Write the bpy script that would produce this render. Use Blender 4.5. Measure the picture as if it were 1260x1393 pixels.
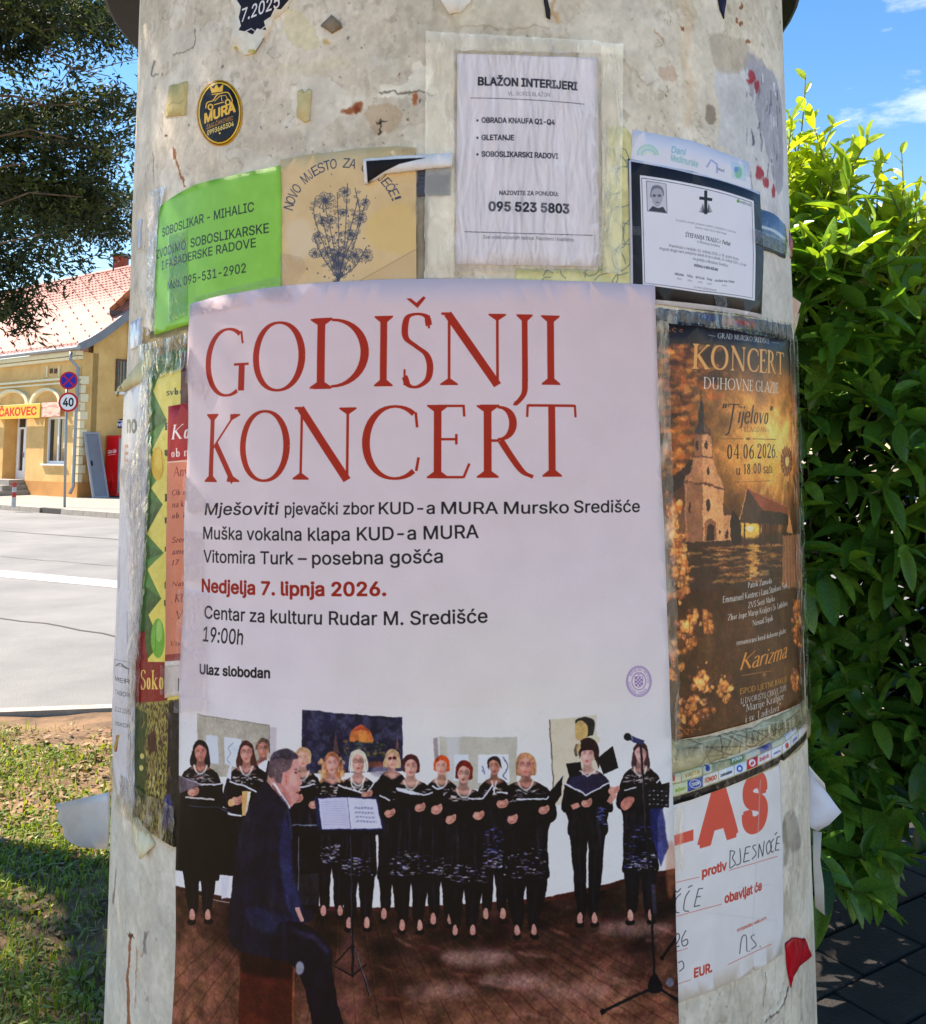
import bpy, bmesh, math, random, os
import numpy as np
from mathutils import Vector, Matrix
random.seed(7); RNG = np.random.default_rng(7)
sc = bpy.context.scene
for o in list(bpy.data.objects): bpy.data.objects.remove(o)
R_ = math.radians
# ------------------------------------------------------------ camera, sky, sun, exposure
FPX, PX, PY, TH = 1250.0, 630.0, 492.0, R_(5.5)
EYE = Vector((0, 0, 1.6))
cd = bpy.data.cameras.new('camera'); cam = bpy.data.objects.new('camera', cd); sc.collection.objects.link(cam)
cam.location = EYE; cam.rotation_euler = (R_(90) + TH, 0, 0)
cd.sensor_fit = 'VERTICAL'; cd.sensor_height = 24; cd.sensor_width = 24; cd.lens = 24 * FPX / 1393
cd.shift_y = -(696.5 - PY) / 1393; cd.clip_start = 0.05; cd.clip_end = 2000
sc.camera = cam
SUN = Vector((-0.60, 0.26, 0.76)).normalized()          # towards the sun
elev = math.asin(SUN.z); azim = math.atan2(SUN.x, SUN.y)
w = bpy.data.worlds.new('World'); sc.world = w; w.use_nodes = True
nt = w.node_tree; nt.nodes.clear()
out = nt.nodes.new('ShaderNodeOutputWorld'); bg = nt.nodes.new('ShaderNodeBackground'); sky = nt.nodes.new('ShaderNodeTexSky')
sky.sky_type = 'NISHITA'; sky.sun_disc = False; sky.sun_elevation = elev; sky.sun_rotation = azim
sky.air_density = 1.0; sky.dust_density = 0.05; sky.ozone_density = 1.3; sky.altitude = 150
bg.inputs[1].default_value = 0.105
tc = nt.nodes.new('ShaderNodeTexCoord')
mp = nt.nodes.new('ShaderNodeMapping'); mp.inputs['Scale'].default_value = (1.2, 1.2, 3.2); mp.inputs['Location'].default_value = (0.35, 0.1, 0.2)
nz = nt.nodes.new('ShaderNodeTexNoise'); nz.inputs['Scale'].default_value = 3.1; nz.inputs['Detail'].default_value = 9; nz.inputs['Roughness'].default_value = .62
cr = nt.nodes.new('ShaderNodeValToRGB'); cr.color_ramp.elements[0].position = .57; cr.color_ramp.elements[1].position = .78
cr.color_ramp.elements[1].color = (.8, .8, .8, 1)
mx = nt.nodes.new('ShaderNodeMix'); mx.data_type = 'RGBA'; mx.inputs[7].default_value = (7.0, 7.6, 8.4, 1)
nt.links.new(tc.outputs['Generated'], mp.inputs[0]); nt.links.new(mp.outputs[0], nz.inputs['Vector'])
nt.links.new(nz.outputs[0], cr.inputs[0]); nt.links.new(cr.outputs[0], mx.inputs[0])
hv = nt.nodes.new('ShaderNodeHueSaturation'); hv.inputs['Hue'].default_value = .5; hv.inputs['Saturation'].default_value = 1.36; nt.links.new(sky.outputs[0], hv.inputs['Color']); nt.links.new(hv.outputs[0], mx.inputs[6]); nt.links.new(mx.outputs[2], bg.inputs[0]); nt.links.new(bg.outputs[0], out.inputs[0])
sl = bpy.data.lights.new('sun', 'SUN'); sl.energy = 5.0; sl.angle = R_(0.5); sl.color = (1, .975, .93)
so = bpy.data.objects.new('sun', sl); sc.collection.objects.link(so); so.location = SUN * 30
so.rotation_euler = SUN.to_track_quat('Z', 'Y').to_euler()
sc.view_settings.view_transform = 'Standard'; sc.view_settings.look = 'None'; sc.view_settings.gamma = 1
sc.view_settings.use_curve_mapping = False; sc.view_settings.exposure = 1.50
sc.view_settings.use_white_balance = True; sc.view_settings.white_balance_temperature = 7900; sc.view_settings.white_balance_tint = 17
sc.render.resolution_x = 926; sc.render.resolution_y = 1024

# ------------------------------------------------------------ projection helpers (where a point of the photograph lies in the place)
CT, ST = math.cos(TH), math.sin(TH)
def ray(x, y):
    X = (x - PX) / FPX; Y = (PY - y) / FPX
    return Vector((X, CT - Y * ST, ST + Y * CT))
def at_depth(x, y, d):
    r = ray(x, y); return EYE + r * (d / r.y)
def gp(x, y, z=0.0):
    r = ray(x, y); return EYE + r * ((z - EYE.z) / r.z)
RC = 0.64; CX, CY = -0.004, RC * math.sqrt(1 + (FPX / 456.0) ** 2)
def cyl(x, y):
    """photo point -> (phi, z) on the column surface"""
    r = ray(x, y); a = r.x ** 2 + r.y ** 2; b = -2 * (r.x * CX + r.y * CY); c = CX ** 2 + CY ** 2 - RC ** 2
    D = b * b - 4 * a * c
    t = (-b - math.sqrt(max(D, 0))) / (2 * a)
    p = EYE + r * t
    return math.atan2(p.x - CX, -(p.y - CY)), p.z
def on_cyl(ph, z, lift=0.0):
    return (CX + (RC + lift) * math.sin(ph), CY - (RC + lift) * math.cos(ph), z)

# ------------------------------------------------------------ object helpers
WL = {}
def props(o, label=None, cat=None, group=None, kind=None):
    if label: o['label'] = label
    if cat: o['category'] = cat
    if group: o['group'] = group
    if kind: o['kind'] = kind
    return o
def wloc(o): return WL.get(o.name, Vector((0, 0, 0))) if o else Vector((0, 0, 0))
def empty(name, loc, label=None, cat=None, group=None):
    o = bpy.data.objects.new(name, None); sc.collection.objects.link(o); o.location = loc; o.empty_display_size = .1
    WL[o.name] = Vector(loc); return props(o, label, cat, group)
def link(name, me, parent, origin):
    o = bpy.data.objects.new(name, me); sc.collection.objects.link(o)
    o.location = Vector(origin) - wloc(parent); WL[o.name] = Vector(origin)
    if parent: o.parent = parent
    return o
def mesh_obj(name, verts, faces, mat, parent=None, uvs=None, smooth=False, origin=None):
    V = np.array([tuple(v) for v in verts], dtype=float).reshape(-1, 3)
    if origin is None:
        origin = V.mean(0); origin[2] = V[:, 2].min()
    V = V - np.array(origin)
    me = bpy.data.meshes.new(name); me.from_pydata(V.tolist(), [], [tuple(f) for f in faces])
    if uvs is not None:
        ul = me.uv_layers.new(name='UVMap')
        for i, l in enumerate(me.loops): ul.data[i].uv = uvs[l.vertex_index]
    if smooth: me.polygons.foreach_set('use_smooth', [True] * len(me.polygons))
    for m in (mat if isinstance(mat, list) else [mat]): me.materials.append(m)
    me.update()
    return link(name, me, parent, origin)
class MB:
    def __init__(s): s.v = []; s.f = []
    def add(s, vs, fs):
        b = len(s.v); s.v += [tuple(v) for v in vs]; s.f += [tuple(i + b for i in f) for f in fs]; return s
    def hexa(s, p):           # 8 points, bottom 4 then top 4
        return s.add(p, [(3, 2, 1, 0), (4, 5, 6, 7), (0, 1, 5, 4), (1, 2, 6, 5), (2, 3, 7, 6), (3, 0, 4, 7)])
    def box(s, O, X, Y, Z):   # corner and three edge vectors
        O, X, Y, Z = map(Vector, (O, X, Y, Z))
        return s.hexa([O, O + X, O + X + Y, O + Y, O + Z, O + X + Z, O + X + Y + Z, O + Y + Z])
    def tube(s, pts, rad, n=8, cap=True):
        pts = [Vector(p) for p in pts]; rad = rad if isinstance(rad, (list, tuple)) else [rad] * len(pts)
        b = len(s.v); pu = None
        for i, p in enumerate(pts):
            d = (pts[min(i + 1, len(pts) - 1)] - pts[max(i - 1, 0)]).normalized()
            u = (pu - d * pu.dot(d)) if pu is not None else d.orthogonal()
            u.normalize(); pu = u; v = d.cross(u)
            for k in range(n):
                a = 2 * math.pi * k / n; s.v.append(tuple(p + (u * math.cos(a) + v * math.sin(a)) * rad[i]))
        for i in range(len(pts) - 1):
            for k in range(n):
                k2 = (k + 1) % n; s.f.append((b + i * n + k, b + i * n + k2, b + (i + 1) * n + k2, b + (i + 1) * n + k))
        if cap:
            s.f.append(tuple(b + k for k in reversed(range(n)))); e = b + (len(pts) - 1) * n; s.f.append(tuple(e + k for k in range(n)))
        return s
    def build(s, name, mat, parent=None, smooth=False, origin=None):
        return mesh_obj(name, s.v, s.f, mat, parent, None, smooth, origin)
def np_mesh(name, P, mat, parent=None, tint=None, origin=(0, 0, 0), smooth=False):
    """P: (N, k, 3) polygons of k corners"""
    N, k, _ = P.shape; me = bpy.data.meshes.new(name)
    P = P - np.array(origin)
    me.vertices.add(N * k); me.loops.add(N * k); me.polygons.add(N)
    me.vertices.foreach_set('co', P.reshape(-1).astype(np.float32))
    me.loops.foreach_set('vertex_index', np.arange(N * k, dtype=np.int32))
    me.polygons.foreach_set('loop_start', np.arange(0, N * k, k, dtype=np.int32))
    me.polygons.foreach_set('loop_total', np.full(N, k, dtype=np.int32))
    if tint is not None:
        a = me.attributes.new('tint', 'FLOAT', 'FACE'); a.data.foreach_set('value', tint.astype(np.float32))
    me.update(calc_edges=True); me.materials.append(mat)
    return link(name, me, parent, origin)

# ------------------------------------------------------------ materials
def lin(c):
    c = [v / 255 for v in c]; return tuple((v / 12.92 if v <= .04045 else ((v + .055) / 1.055) ** 2.4) for v in c) + (1,)
MATS = {}
def mat(name, col, rough=.6, var=.12, scale=8, bump=.1, bscale=60, metal=0, spec=.5, col2=None, detail=6):
    """procedural: base colour broken up by noise, plus fine relief.  col in sRGB 0..255"""
    if name in MATS: return MATS[name]
    m = bpy.data.materials.new(name); m.use_nodes = True; n = m.node_tree; b = n.nodes['Principled BSDF']
    b.inputs['Roughness'].default_value = rough; b.inputs['Metallic'].default_value = metal; b.inputs['Specular IOR Level'].default_value = spec
    c = lin(col); c2 = lin(col2) if col2 else tuple(v * (1 - var * 2.2) for v in c[:3]) + (1,)
    t = n.nodes.new('ShaderNodeTexCoord'); z = n.nodes.new('ShaderNodeTexNoise'); z.inputs['Scale'].default_value = scale; z.inputs['Detail'].default_value = detail
    z.inputs['Roughness'].default_value = .65
    r = n.nodes.new('ShaderNodeValToRGB'); r.color_ramp.elements[0].position = .32; r.color_ramp.elements[1].position = .62
    r.color_ramp.elements[0].color = c2; r.color_ramp.elements[1].color = c
    n.links.new(t.outputs['Object'], z.inputs['Vector']); n.links.new(z.outputs[0], r.inputs[0]); n.links.new(r.outputs[0], b.inputs['Base Color'])
    if bump:
        z2 = n.nodes.new('ShaderNodeTexNoise'); z2.inputs['Scale'].default_value = bscale; z2.inputs['Detail'].default_value = 5
        bp = n.nodes.new('ShaderNodeBump'); bp.inputs['Strength'].default_value = bump; bp.inputs['Distance'].default_value = .01
        n.links.new(t.outputs['Object'], z2.inputs['Vector']); n.links.new(z2.outputs[0], bp.inputs['Height']); n.links.new(bp.outputs[0], b.inputs['Normal'])
    MATS[name] = m; return m
def leaf_mat(name, ca, cb, trans=.35, rough=.4, tmul=1.6, edge=.5):
    m = bpy.data.materials.new(name); m.use_nodes = True; n = m.node_tree; b = n.nodes['Principled BSDF']; b.inputs['Roughness'].default_value = rough
    a = n.nodes.new('ShaderNodeAttribute'); a.attribute_name = 'tint'
    r = n.nodes.new('ShaderNodeValToRGB'); r.color_ramp.elements[0].color = ca + (1,); r.color_ramp.elements[1].color = cb + (1,)
    z = n.nodes.new('ShaderNodeTexNoise'); z.inputs['Scale'].default_value = 35; t = n.nodes.new('ShaderNodeTexCoord'); n.links.new(t.outputs['Object'], z.inputs['Vector'])
    hs = n.nodes.new('ShaderNodeHueSaturation'); mr = n.nodes.new('ShaderNodeMapRange'); mr.inputs[1].default_value = .3; mr.inputs[2].default_value = .7; mr.inputs[3].default_value = .72; mr.inputs[4].default_value = 1.25
    n.links.new(z.outputs[0], mr.inputs[0]); n.links.new(mr.outputs[0], hs.inputs['Value'])
    n.links.new(a.outputs['Fac'], r.inputs[0]); n.links.new(r.outputs[0], hs.inputs['Color']); n.links.new(hs.outputs[0], b.inputs['Base Color'])
    tr = n.nodes.new('ShaderNodeBsdfTranslucent'); ml = n.nodes.new('ShaderNodeMix'); ml.data_type = 'RGBA'; ml.blend_type = 'MULTIPLY'; ml.inputs[0].default_value = 1
    ml.inputs[7].default_value = (tmul * 1.15, tmul, tmul * .35, 1); n.links.new(hs.outputs[0], ml.inputs[6]); n.links.new(ml.outputs[2], tr.inputs[0])
    ms = n.nodes.new('ShaderNodeMixShader'); ms.inputs[0].default_value = trans
    n.links.new(b.outputs[0], ms.inputs[1]); n.links.new(tr.outputs[0], ms.inputs[2]); n.links.new(ms.outputs[0], n.nodes['Material Output'].inputs[0])
    return m

# ------------------------------------------------------------ print: a small vector painter for flat printed matter
def blur_(a, s):
    r = max(1, int(round(s)))
    for ax in (0, 1):
        for _ in range(2):
            p = np.pad(a, [(r + 1, r) if i == ax else (0, 0) for i in range(2)], mode='edge')
            c = np.cumsum(p, axis=ax); L = a.shape[ax]
            a = (np.take(c, range(2 * r + 1, 2 * r + 1 + L), axis=ax) - np.take(c, range(0, L), axis=ax)) / (2 * r + 1)
    return a
def vnoise(h, w_, cell, seed=0, cellx=None):
    g = np.random.default_rng(seed); cx = cellx or cell; nh, nw = int(h / cell) + 3, int(w_ / cx) + 3
    G = g.random((nh, nw)); y = np.arange(h) / cell; x = np.arange(w_) / cx
    yi, xi = y.astype(int), x.astype(int); fy = (y - yi); fx = (x - xi); fy = fy * fy * (3 - 2 * fy); fx = fx * fx * (3 - 2 * fx)
    A = G[yi][:, xi]; B = G[yi][:, xi + 1]; C = G[yi + 1][:, xi]; D = G[yi + 1][:, xi + 1]
    return (A * (1 - fx) + B * fx) * (1 - fy)[:, None] + (C * (1 - fx) + D * fx) * fy[:, None]
def fbm(h, w_, cell, seed=0, oct=4, cellx=None):
    o = np.zeros((h, w_)); a = 1; t = 0
    for k in range(oct):
        if cell / 2 ** k < 1: break
        o += a * vnoise(h, w_, cell / 2 ** k, seed * 31 + k, (cellx / 2 ** k) if cellx else None); t += a; a *= .55
    return o / t
def coverage(polys, x0, y0, w_, h, SS=3):
    E = []
    for p in polys:
        p = np.asarray(p, float) - (x0, y0); q = np.roll(p, -1, 0); E.append(np.hstack([p, q]))
    E = np.vstack(E); a, b, c, d = E.T; b = b * SS - .5; d = d * SS - .5
    sgn = np.where(d > b, 1., -1.); lo = np.minimum(b, d); hi = np.maximum(b, d)
    k0 = np.clip(np.ceil(lo), 0, h * SS).astype(int); k1 = np.clip(np.ceil(hi), 0, h * SS).astype(int); n = k1 - k0
    ok = n > 0; a, b, c, d, sgn, k0, n = (v[ok] for v in (a, b, c, d, sgn, k0, n))
    M = np.zeros((h * SS, w_ + 2))
    if len(n):
        idx = np.repeat(np.arange(len(n)), n); off = np.arange(n.sum()) - np.repeat(np.cumsum(n) - n, n); k = k0[idx] + off
        x = a[idx] + (k - b[idx]) * (c[idx] - a[idx]) / (d[idx] - b[idx]); x = np.clip(x, 0, w_ + .0)
        ix = np.floor(x).astype(int); fx = x - ix; s = sgn[idx]
        M = np.bincount(k * (w_ + 2) + ix, s * (1 - fx), minlength=M.size)[:M.size] + np.bincount(k * (w_ + 2) + ix + 1, s * fx, minlength=M.size)[:M.size]
        M = M.reshape(h * SS, w_ + 2)
    M = np.clip(np.abs(np.cumsum(M, 1)[:, :w_]), 0, 1)
    return M.reshape(h, SS, w_).mean(1)
def orient(p):
    p = np.asarray(p, float); x, y = p[:, 0], p[:, 1]
    return p if (x * np.roll(y, -1) - y * np.roll(x, -1)).sum() > 0 else p[::-1]
def smooth_closed(P, n=6):
    P = np.array(P, float); N = len(P); o = []
    for i in range(N):
        a, b, c, d = P[i - 1], P[i], P[(i + 1) % N], P[(i + 2) % N]
        for t in np.arange(n) / n: o.append(.5 * (2 * b + (c - a) * t + (2 * a - 5 * b + 4 * c - d) * t * t + (-a + 3 * b - 3 * c + d) * t ** 3))
    return np.array(o)
def smooth_open(P, n=8):
    P = np.array(P, float); Q = np.vstack([2 * P[0] - P[1], P, 2 * P[-1] - P[-2]]); o = []
    for i in range(1, len(Q) - 2):
        a, b, c, d = Q[i - 1:i + 3]
        for t in np.arange(n) / n: o.append(.5 * (2 * b + (c - a) * t + (2 * a - 5 * b + 4 * c - d) * t * t + (-a + 3 * b - 3 * c + d) * t ** 3))
    o.append(P[-1]); return np.array(o)
def stroke(P, wd):
    P = np.asarray(P, float); T = np.gradient(P, axis=0) if len(P) > 2 else np.repeat((P[-1:] - P[:1]), len(P), 0)
    L = np.hypot(*T.T) + 1e-9; N = np.stack([-T[:, 1] / L, T[:, 0] / L], 1); W = (np.zeros(len(P)) + wd)[:, None] / 2
    # a strip of quads, so that self-overlap never cancels
    A, B = P + N * W, P - N * W
    return [orient([A[i], A[i + 1], B[i + 1], B[i]]) for i in range(len(P) - 1)]

# text in the sans font that ships with Blender
_fonts = {}
def _font():
    if 'f' not in _fonts:
        f = None
        try:
            p = os.path.join(bpy.utils.resource_path('LOCAL'), 'datafiles', 'fonts', 'Inter.woff2')
            if os.path.exists(p): f = bpy.data.fonts.load(p)
        except Exception: f = None
        _fonts['f'] = f
    return _fonts['f']
_tc = {}
def _raw(s, off):
    cu = bpy.data.curves.new('t', 'FONT'); cu.body = s
    if _font(): cu.font = _font()
    ob = bpy.data.objects.new('t', cu); sc.collection.objects.link(ob); dg = bpy.context.evaluated_depsgraph_get(); dg.update()
    c2 = ob.evaluated_get(dg).to_curve(dg); T = []; tt = np.arange(4)[:, None] / 4
    for sp in c2.splines:
        P = [(np.array(p.co[:2]), np.array(p.handle_left[:2]), np.array(p.handle_right[:2])) for p in sp.bezier_points] if sp.type == 'BEZIER' else [(np.array(p.co[:2]),) * 3 for p in sp.points]
        Q = []
        for i in range(len(P)):
            p0, p1, p2, p3 = P[i][0], P[i][2], P[(i + 1) % len(P)][1], P[(i + 1) % len(P)][0]
            Q.append((1 - tt) ** 3 * p0 + 3 * (1 - tt) ** 2 * tt * p1 + 3 * (1 - tt) * tt ** 2 * p2 + tt ** 3 * p3)
        if Q: T.append(np.vstack(Q))
    ob.to_curve_clear() if hasattr(ob, 'to_curve_clear') else None
    bpy.data.objects.remove(ob); bpy.data.curves.remove(cu)
    area = sum((q[:, 0] * np.roll(q[:, 1], -1) - q[:, 1] * np.roll(q[:, 0], -1)).sum() for q in T); T = [q[::-1] for q in T] if area < 0 else T
    if off:
        X = []
        for q in T:
            r = np.roll(q, -1, 0)
            for p, s_ in zip(q, r):
                L = np.hypot(*(s_ - p))
                if L < 1e-6: continue
                d = (s_ - p) / L * off; nn = np.array([-d[1], d[0]]); X.append(orient([p - d * .6 + nn, s_ + d * .6 + nn, s_ + d * .6 - nn, p - d * .6 - nn]))
        T = T + X
    return T
def sans(s, bold=0):
    if (s, bold) not in _tc:
        if ('H', 0) not in _tc and s != 'H': sans('H')
        T = _raw(s, bold)
        if s == 'H': _tc['cap'] = max(t[:, 1].max() for t in T)
        a = min(t[:, 0].min() for t in T); b = max(t[:, 0].max() for t in T); k = _tc['cap']
        _tc[(s, bold)] = ([np.stack([(t[:, 0] - a) / (b - a), t[:, 1] / k], 1) for t in T], (b - a) / k)
    return _tc[(s, bold)]

# a serif letter set of my own: skeletons drawn with a broad pen.  l line, e arc, c curve; cap height 100
SK = {
'A': (80, 'l 6 0 40 100 t s.;l 40 100 74 0 T .s;l 18 35 62 35 t ..'), 'B': (56, 'l 12 0 12 100 T ss;l 12 99 24 99 t ..;l 12 53 26 53 t ..;l 12 1 26 1 t ..;e 24 76 20 23 -90 90;e 26 27 26 26 -90 90'),
'C': (80, 'e 48 50 44 50 52 308;l 75 90 77 70 t ..;l 76 12 79 30 t ..'), 'D': (78, 'l 12 0 12 100 T ss;l 2 99 26 99 t ..;l 2 1 26 1 t ..;e 26 50 48 49 -90 90'),
'E': (56, 'l 12 0 12 100 T ss;l 12 98.5 48 98.5 t ..;l 48 100 49 84 t ..;l 12 53 38 53 t ..;l 38 60 38 46 t ..;l 12 1.5 48 1.5 t ..;l 48 1 56 20 t ..'),
'F': (52, 'l 12 0 12 100 T ss;l 12 98.5 48 98.5 t ..;l 48 100 49 84 t ..;l 12 53 38 53 t ..;l 38 60 38 46 t ..'),
'G': (82, 'e 44 50 42 50 55 300;l 70 8 70 46 T ..;l 56 46 82 46 t ..;l 68 94 71 76 t ..'), 'H': (80, 'l 12 0 12 100 T ss;l 68 0 68 100 T ss;l 12 52 68 52 t ..'),
'I': (28, 'l 14 0 14 100 T ss'), 'J': (34, 'l 20 100 20 6 T s.;c 20 8 18 -12 4 -26 0 -25'), 'K': (72, 'l 12 0 12 100 T ss;l 68 99 16 50 t s.;l 22 56 66 1 T .s'),
'L': (56, 'l 12 0 12 100 T ss;l 12 1.5 48 1.5 t ..;l 48 1 55 22 t ..'), 'M': (96, 'l 14 0 18 100 t s.;l 18 100 48 8 T ..;l 48 8 78 100 t ..;l 78 100 84 0 T .s'),
'N': (88, 'l 14 0 14 98 t s.;l 12 100 76 0 T ..;l 76 2 76 100 t .s;l 4 100 14 100 t ..'), 'O': (92, 'e 46 50 43 50 0 360'), 'P': (56, 'l 12 0 12 100 T ss;l 12 99 26 99 t ..;l 12 46 26 46 t ..;e 26 73 25 26 -90 90'),
'Q': (92, 'e 46 50 43 50 0 360;c 46 4 66 -14 90 -18'), 'R': (74, 'l 12 0 12 100 T ss;l 2 99 28 99 t ..;e 26 75 26 24 -90 90;l 12 51 28 51 t ..;c 30 51 46 26 60 8 74 1'), 'S': (50, 'c 44 84 40 96 26 100 10 96 5 80 8 66 24 55 40 44 46 28 42 10 26 0 12 2 5 14;l 44 98 44 80 t ..;l 5 24 5 2 t ..'),
'T': (78, 'l 39 0 39 98 T s.;l 3 98 75 98 t ..;l 3 99 2 82 t ..;l 75 99 76 82 t ..'), 'U': (80, 'l 14 100 14 34 T s.;c 14 36 16 10 38 0 62 8 66 36;l 66 34 66 100 t .s'), 'V': (78, 'l 6 100 40 0 T s.;l 40 0 72 100 t .s'),
'Z': (66, 'l 6 98.5 60 98.5 t ..;l 60 99 6 1 T ..;l 6 1.5 62 1.5 t ..;l 6 99 4 82 t ..;l 62 1 64 18 t ..'),
'a': (46, 'c 8 52 14 62 28 62 34 50 34 10 38 0 46 4;c 34 38 14 32 6 18 10 4 22 0 34 12'), 'b': (50, 'l 10 0 10 100 T .s;e 26 30 18 31 -170 170'), 'c': (42, 'c 38 48 32 60 20 61 8 48 7 28 14 6 26 0 38 10'), 'd': (52, 'l 40 0 40 100 T ss;e 24 30 18 31 10 350'),
'e': (44, 'l 8 34 38 34 t ..;c 38 34 34 56 23 61 10 52 7 30 12 8 26 0 39 12'), 'f': (30, 'c 36 92 26 100 16 88 14 60 14 0;l 4 61 30 61 t ..;l 6 0 24 0 t ..'), 'g': (46, 'e 22 40 15 21 0 360;c 14 22 10 12 34 6 42 -8 30 -26 10 -24 6 -12 14 2;l 32 56 44 62 t ..'), 'h': (54, 'l 10 0 10 100 T ss;c 10 44 24 62 38 56 41 36 41 0;l 34 0 50 0 t ..'),
'i': (24, 'l 12 0 12 60 T ss;e 12 84 4 5 0 360'), 'j': (22, 'l 12 60 12 -10 T s.;c 12 -8 8 -24 -2 -26;e 12 84 4 5 0 360'), 'k': (50, 'l 10 0 10 100 T ss;l 40 60 14 30 t s.;l 20 36 44 0 T .s'), 'l': (24, 'l 12 0 12 100 T ss'),
'm': (80, 'l 10 0 10 60 T ss;c 10 44 22 62 34 56 37 36 37 0;c 37 44 50 62 62 56 66 36 66 0;l 30 0 44 0 t ..;l 58 0 74 0 t ..'), 'n': (54, 'l 10 0 10 60 T ss;c 10 44 24 62 38 56 41 36 41 0;l 34 0 50 0 t ..'), 'o': (48, 'e 24 30 18 31 0 360'), 'p': (50, 'l 10 -28 10 60 T ss;e 26 30 18 31 -170 170'),
'r': (36, 'l 10 0 10 60 T ss;c 10 40 18 56 28 62 34 56'), 's': (38, 'c 32 50 24 61 12 58 7 46 16 35 28 26 33 14 24 1 12 1 6 12'), 't': (30, 'c 14 82 14 50 14 12 20 0 30 6;l 4 60 28 60 t ..'), 'u': (54, 'c 10 60 10 20 16 2 32 2 40 16;l 40 60 40 0 T ss;l 4 60 10 60 t ..'),
'v': (46, 'l 6 60 23 0 T s.;l 23 0 40 60 t .s'), 'z': (40, 'l 6 60 36 60 t ..;l 36 60 6 1 T ..;l 6 1 36 1 t ..'), 'y': (46, 'l 6 60 24 2 T s.;l 40 60 20 -20 t s.;l 20 -20 8 -26 t ..'),
'0': (56, 'e 28 50 22 50 0 360'), '1': (36, 'l 20 0 20 98 T s.;l 20 98 8 84 t ..'), '2': (54, 'c 8 76 14 96 28 100 44 86 42 66 24 34 6 3;l 6 3 48 3 T ..'), '3': (52, 'c 8 86 24 100 42 84 36 58 22 53;c 22 53 44 46 44 16 26 0 6 10'), '4': (56, 'l 38 0 38 100 T s.;l 38 100 4 30 t ..;l 4 30 52 30 t ..'),
'5': (52, 'l 44 98 14 98 T ..;l 14 98 11 58 t ..;c 11 58 30 64 46 44 42 12 24 0 6 8'), '6': (56, 'c 46 94 26 84 10 52 8 30 18 2 36 2 48 26 38 54 20 54 9 36'), '7': (50, 'l 6 97 46 97 T ..;l 46 97 18 0 T ..'), '8': (54, 'e 27 76 17 22 0 360;e 27 27 21 27 0 360'), '9': (56, 'c 10 6 30 16 46 48 48 70 38 98 20 98 8 74 18 46 36 46 47 64'),
'.': (20, 'e 10 4 4 4 0 360'), ',': (20, 'l 12 6 6 -14 T ..'), ':': (22, 'e 11 6 4 5 0 360;e 11 52 4 5 0 360'), '-': (36, 'l 4 36 32 36 T ..'), '"': (36, 'l 12 100 9 76 T ..;l 26 100 23 76 T ..'), '!': (24, 'l 12 26 12 100 T ..;e 12 4 4 5 0 360'), '(': (26, 'c 22 104 8 70 8 30 22 -10')}
ACC = {'Š': ('S', 'v', 50), 'Č': ('C', 'v', 44), 'Ž': ('Z', 'v', 34), 'Ć': ('C', 'a', 44), 'š': ('s', 'v', 20), 'č': ('c', 'v', 22), 'ž': ('z', 'v', 20), 'ć': ('c', 'a', 22)}
def glyph(ch, T=10., t=3.2, serif=9.):
    acc = None
    if ch in ACC: ch, acc, ax = ACC[ch]
    if ch not in SK: return [], 34
    W, prog = SK[ch]; P = []
    thick = lambda D, n: t + (T - t) * (np.abs(D[:, 1]) / (np.hypot(*D.T) + 1e-9)) ** 1.6
    for c in prog.split(';'):
        a = c.split()
        if a[0] == 'l':
            x0, y0, x1, y1 = map(float, a[1:5]); wd = T if a[5] == 'T' else t
            P += stroke([(x0, y0), (x1, y1)], wd)
            for (x, y, f, yo) in ((x0, y0, a[6][0], y1), (x1, y1, a[6][1], y0)):
                if f == 's' and serif:
                    sg = 1 if yo > y else -1; hw = wd / 2 + serif; k = (x1 - x0) / ((y1 - y0) or 1)
                    P.append(orient([(x - hw, y), (x + hw, y), (x + hw, y + sg * 2), (x + wd / 2 + k * sg * 9, y + sg * 9), (x - wd / 2 + k * sg * 9, y + sg * 9), (x - hw, y + sg * 2)]))
        elif a[0] == 'e':
            cx, cy, rx, ry, A0, A1 = map(float, a[1:7]); an = np.radians(np.linspace(A0, A1, max(10, int(abs(A1 - A0) / 9))))
            if rx < 6: P.append(orient(np.stack([cx + (rx + 1) * np.cos(an), cy + (ry + 1) * np.sin(an)], 1))); continue
            Q = np.stack([cx + (rx - T * .5 * np.abs(np.cos(an)) ** .5 * (rx > 8)) * np.cos(an), cy + (ry - t * .5) * np.sin(an)], 1); P += stroke(Q, thick(np.gradient(Q, axis=0), 0))
        else:
            v = np.array(list(map(float, a[1:]))).reshape(-1, 2); Q = smooth_open(v, 5); P += stroke(Q, thick(np.gradient(Q, axis=0), 0))
    if acc:
        h = 112 if ch.isupper() else 74
        if acc == 'v': P.append(orient([(ax - 16, h + 16), (ax, h + 4), (ax + 18, h + 18), (ax + 15, h + 19), (ax, h + 12), (ax - 13, h + 19)]))
        else: P.append(orient([(ax - 3, h), (ax + 10, h + 18), (ax + 17, h + 15), (ax + 1, h)]))
    return P, W
def serif(s, T=10., t=3.2, sf=9., track=6, slant=0):
    x = 0; o = []
    for ch in s:
        P, W = glyph(ch, T, t, sf)
        for p in P: q = np.array(p, float); q[:, 0] += x + slant * q[:, 1]; o.append(q)
        x += W + (track if ch != ' ' else -4)
    a = min(p[:, 0].min() for p in o); b = max(p[:, 0].max() for p in o)
    return [orient(np.stack([(p[:, 0] - a) / (b - a), p[:, 1] / 100], 1)) for p in o], (b - a) / 100

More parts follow.
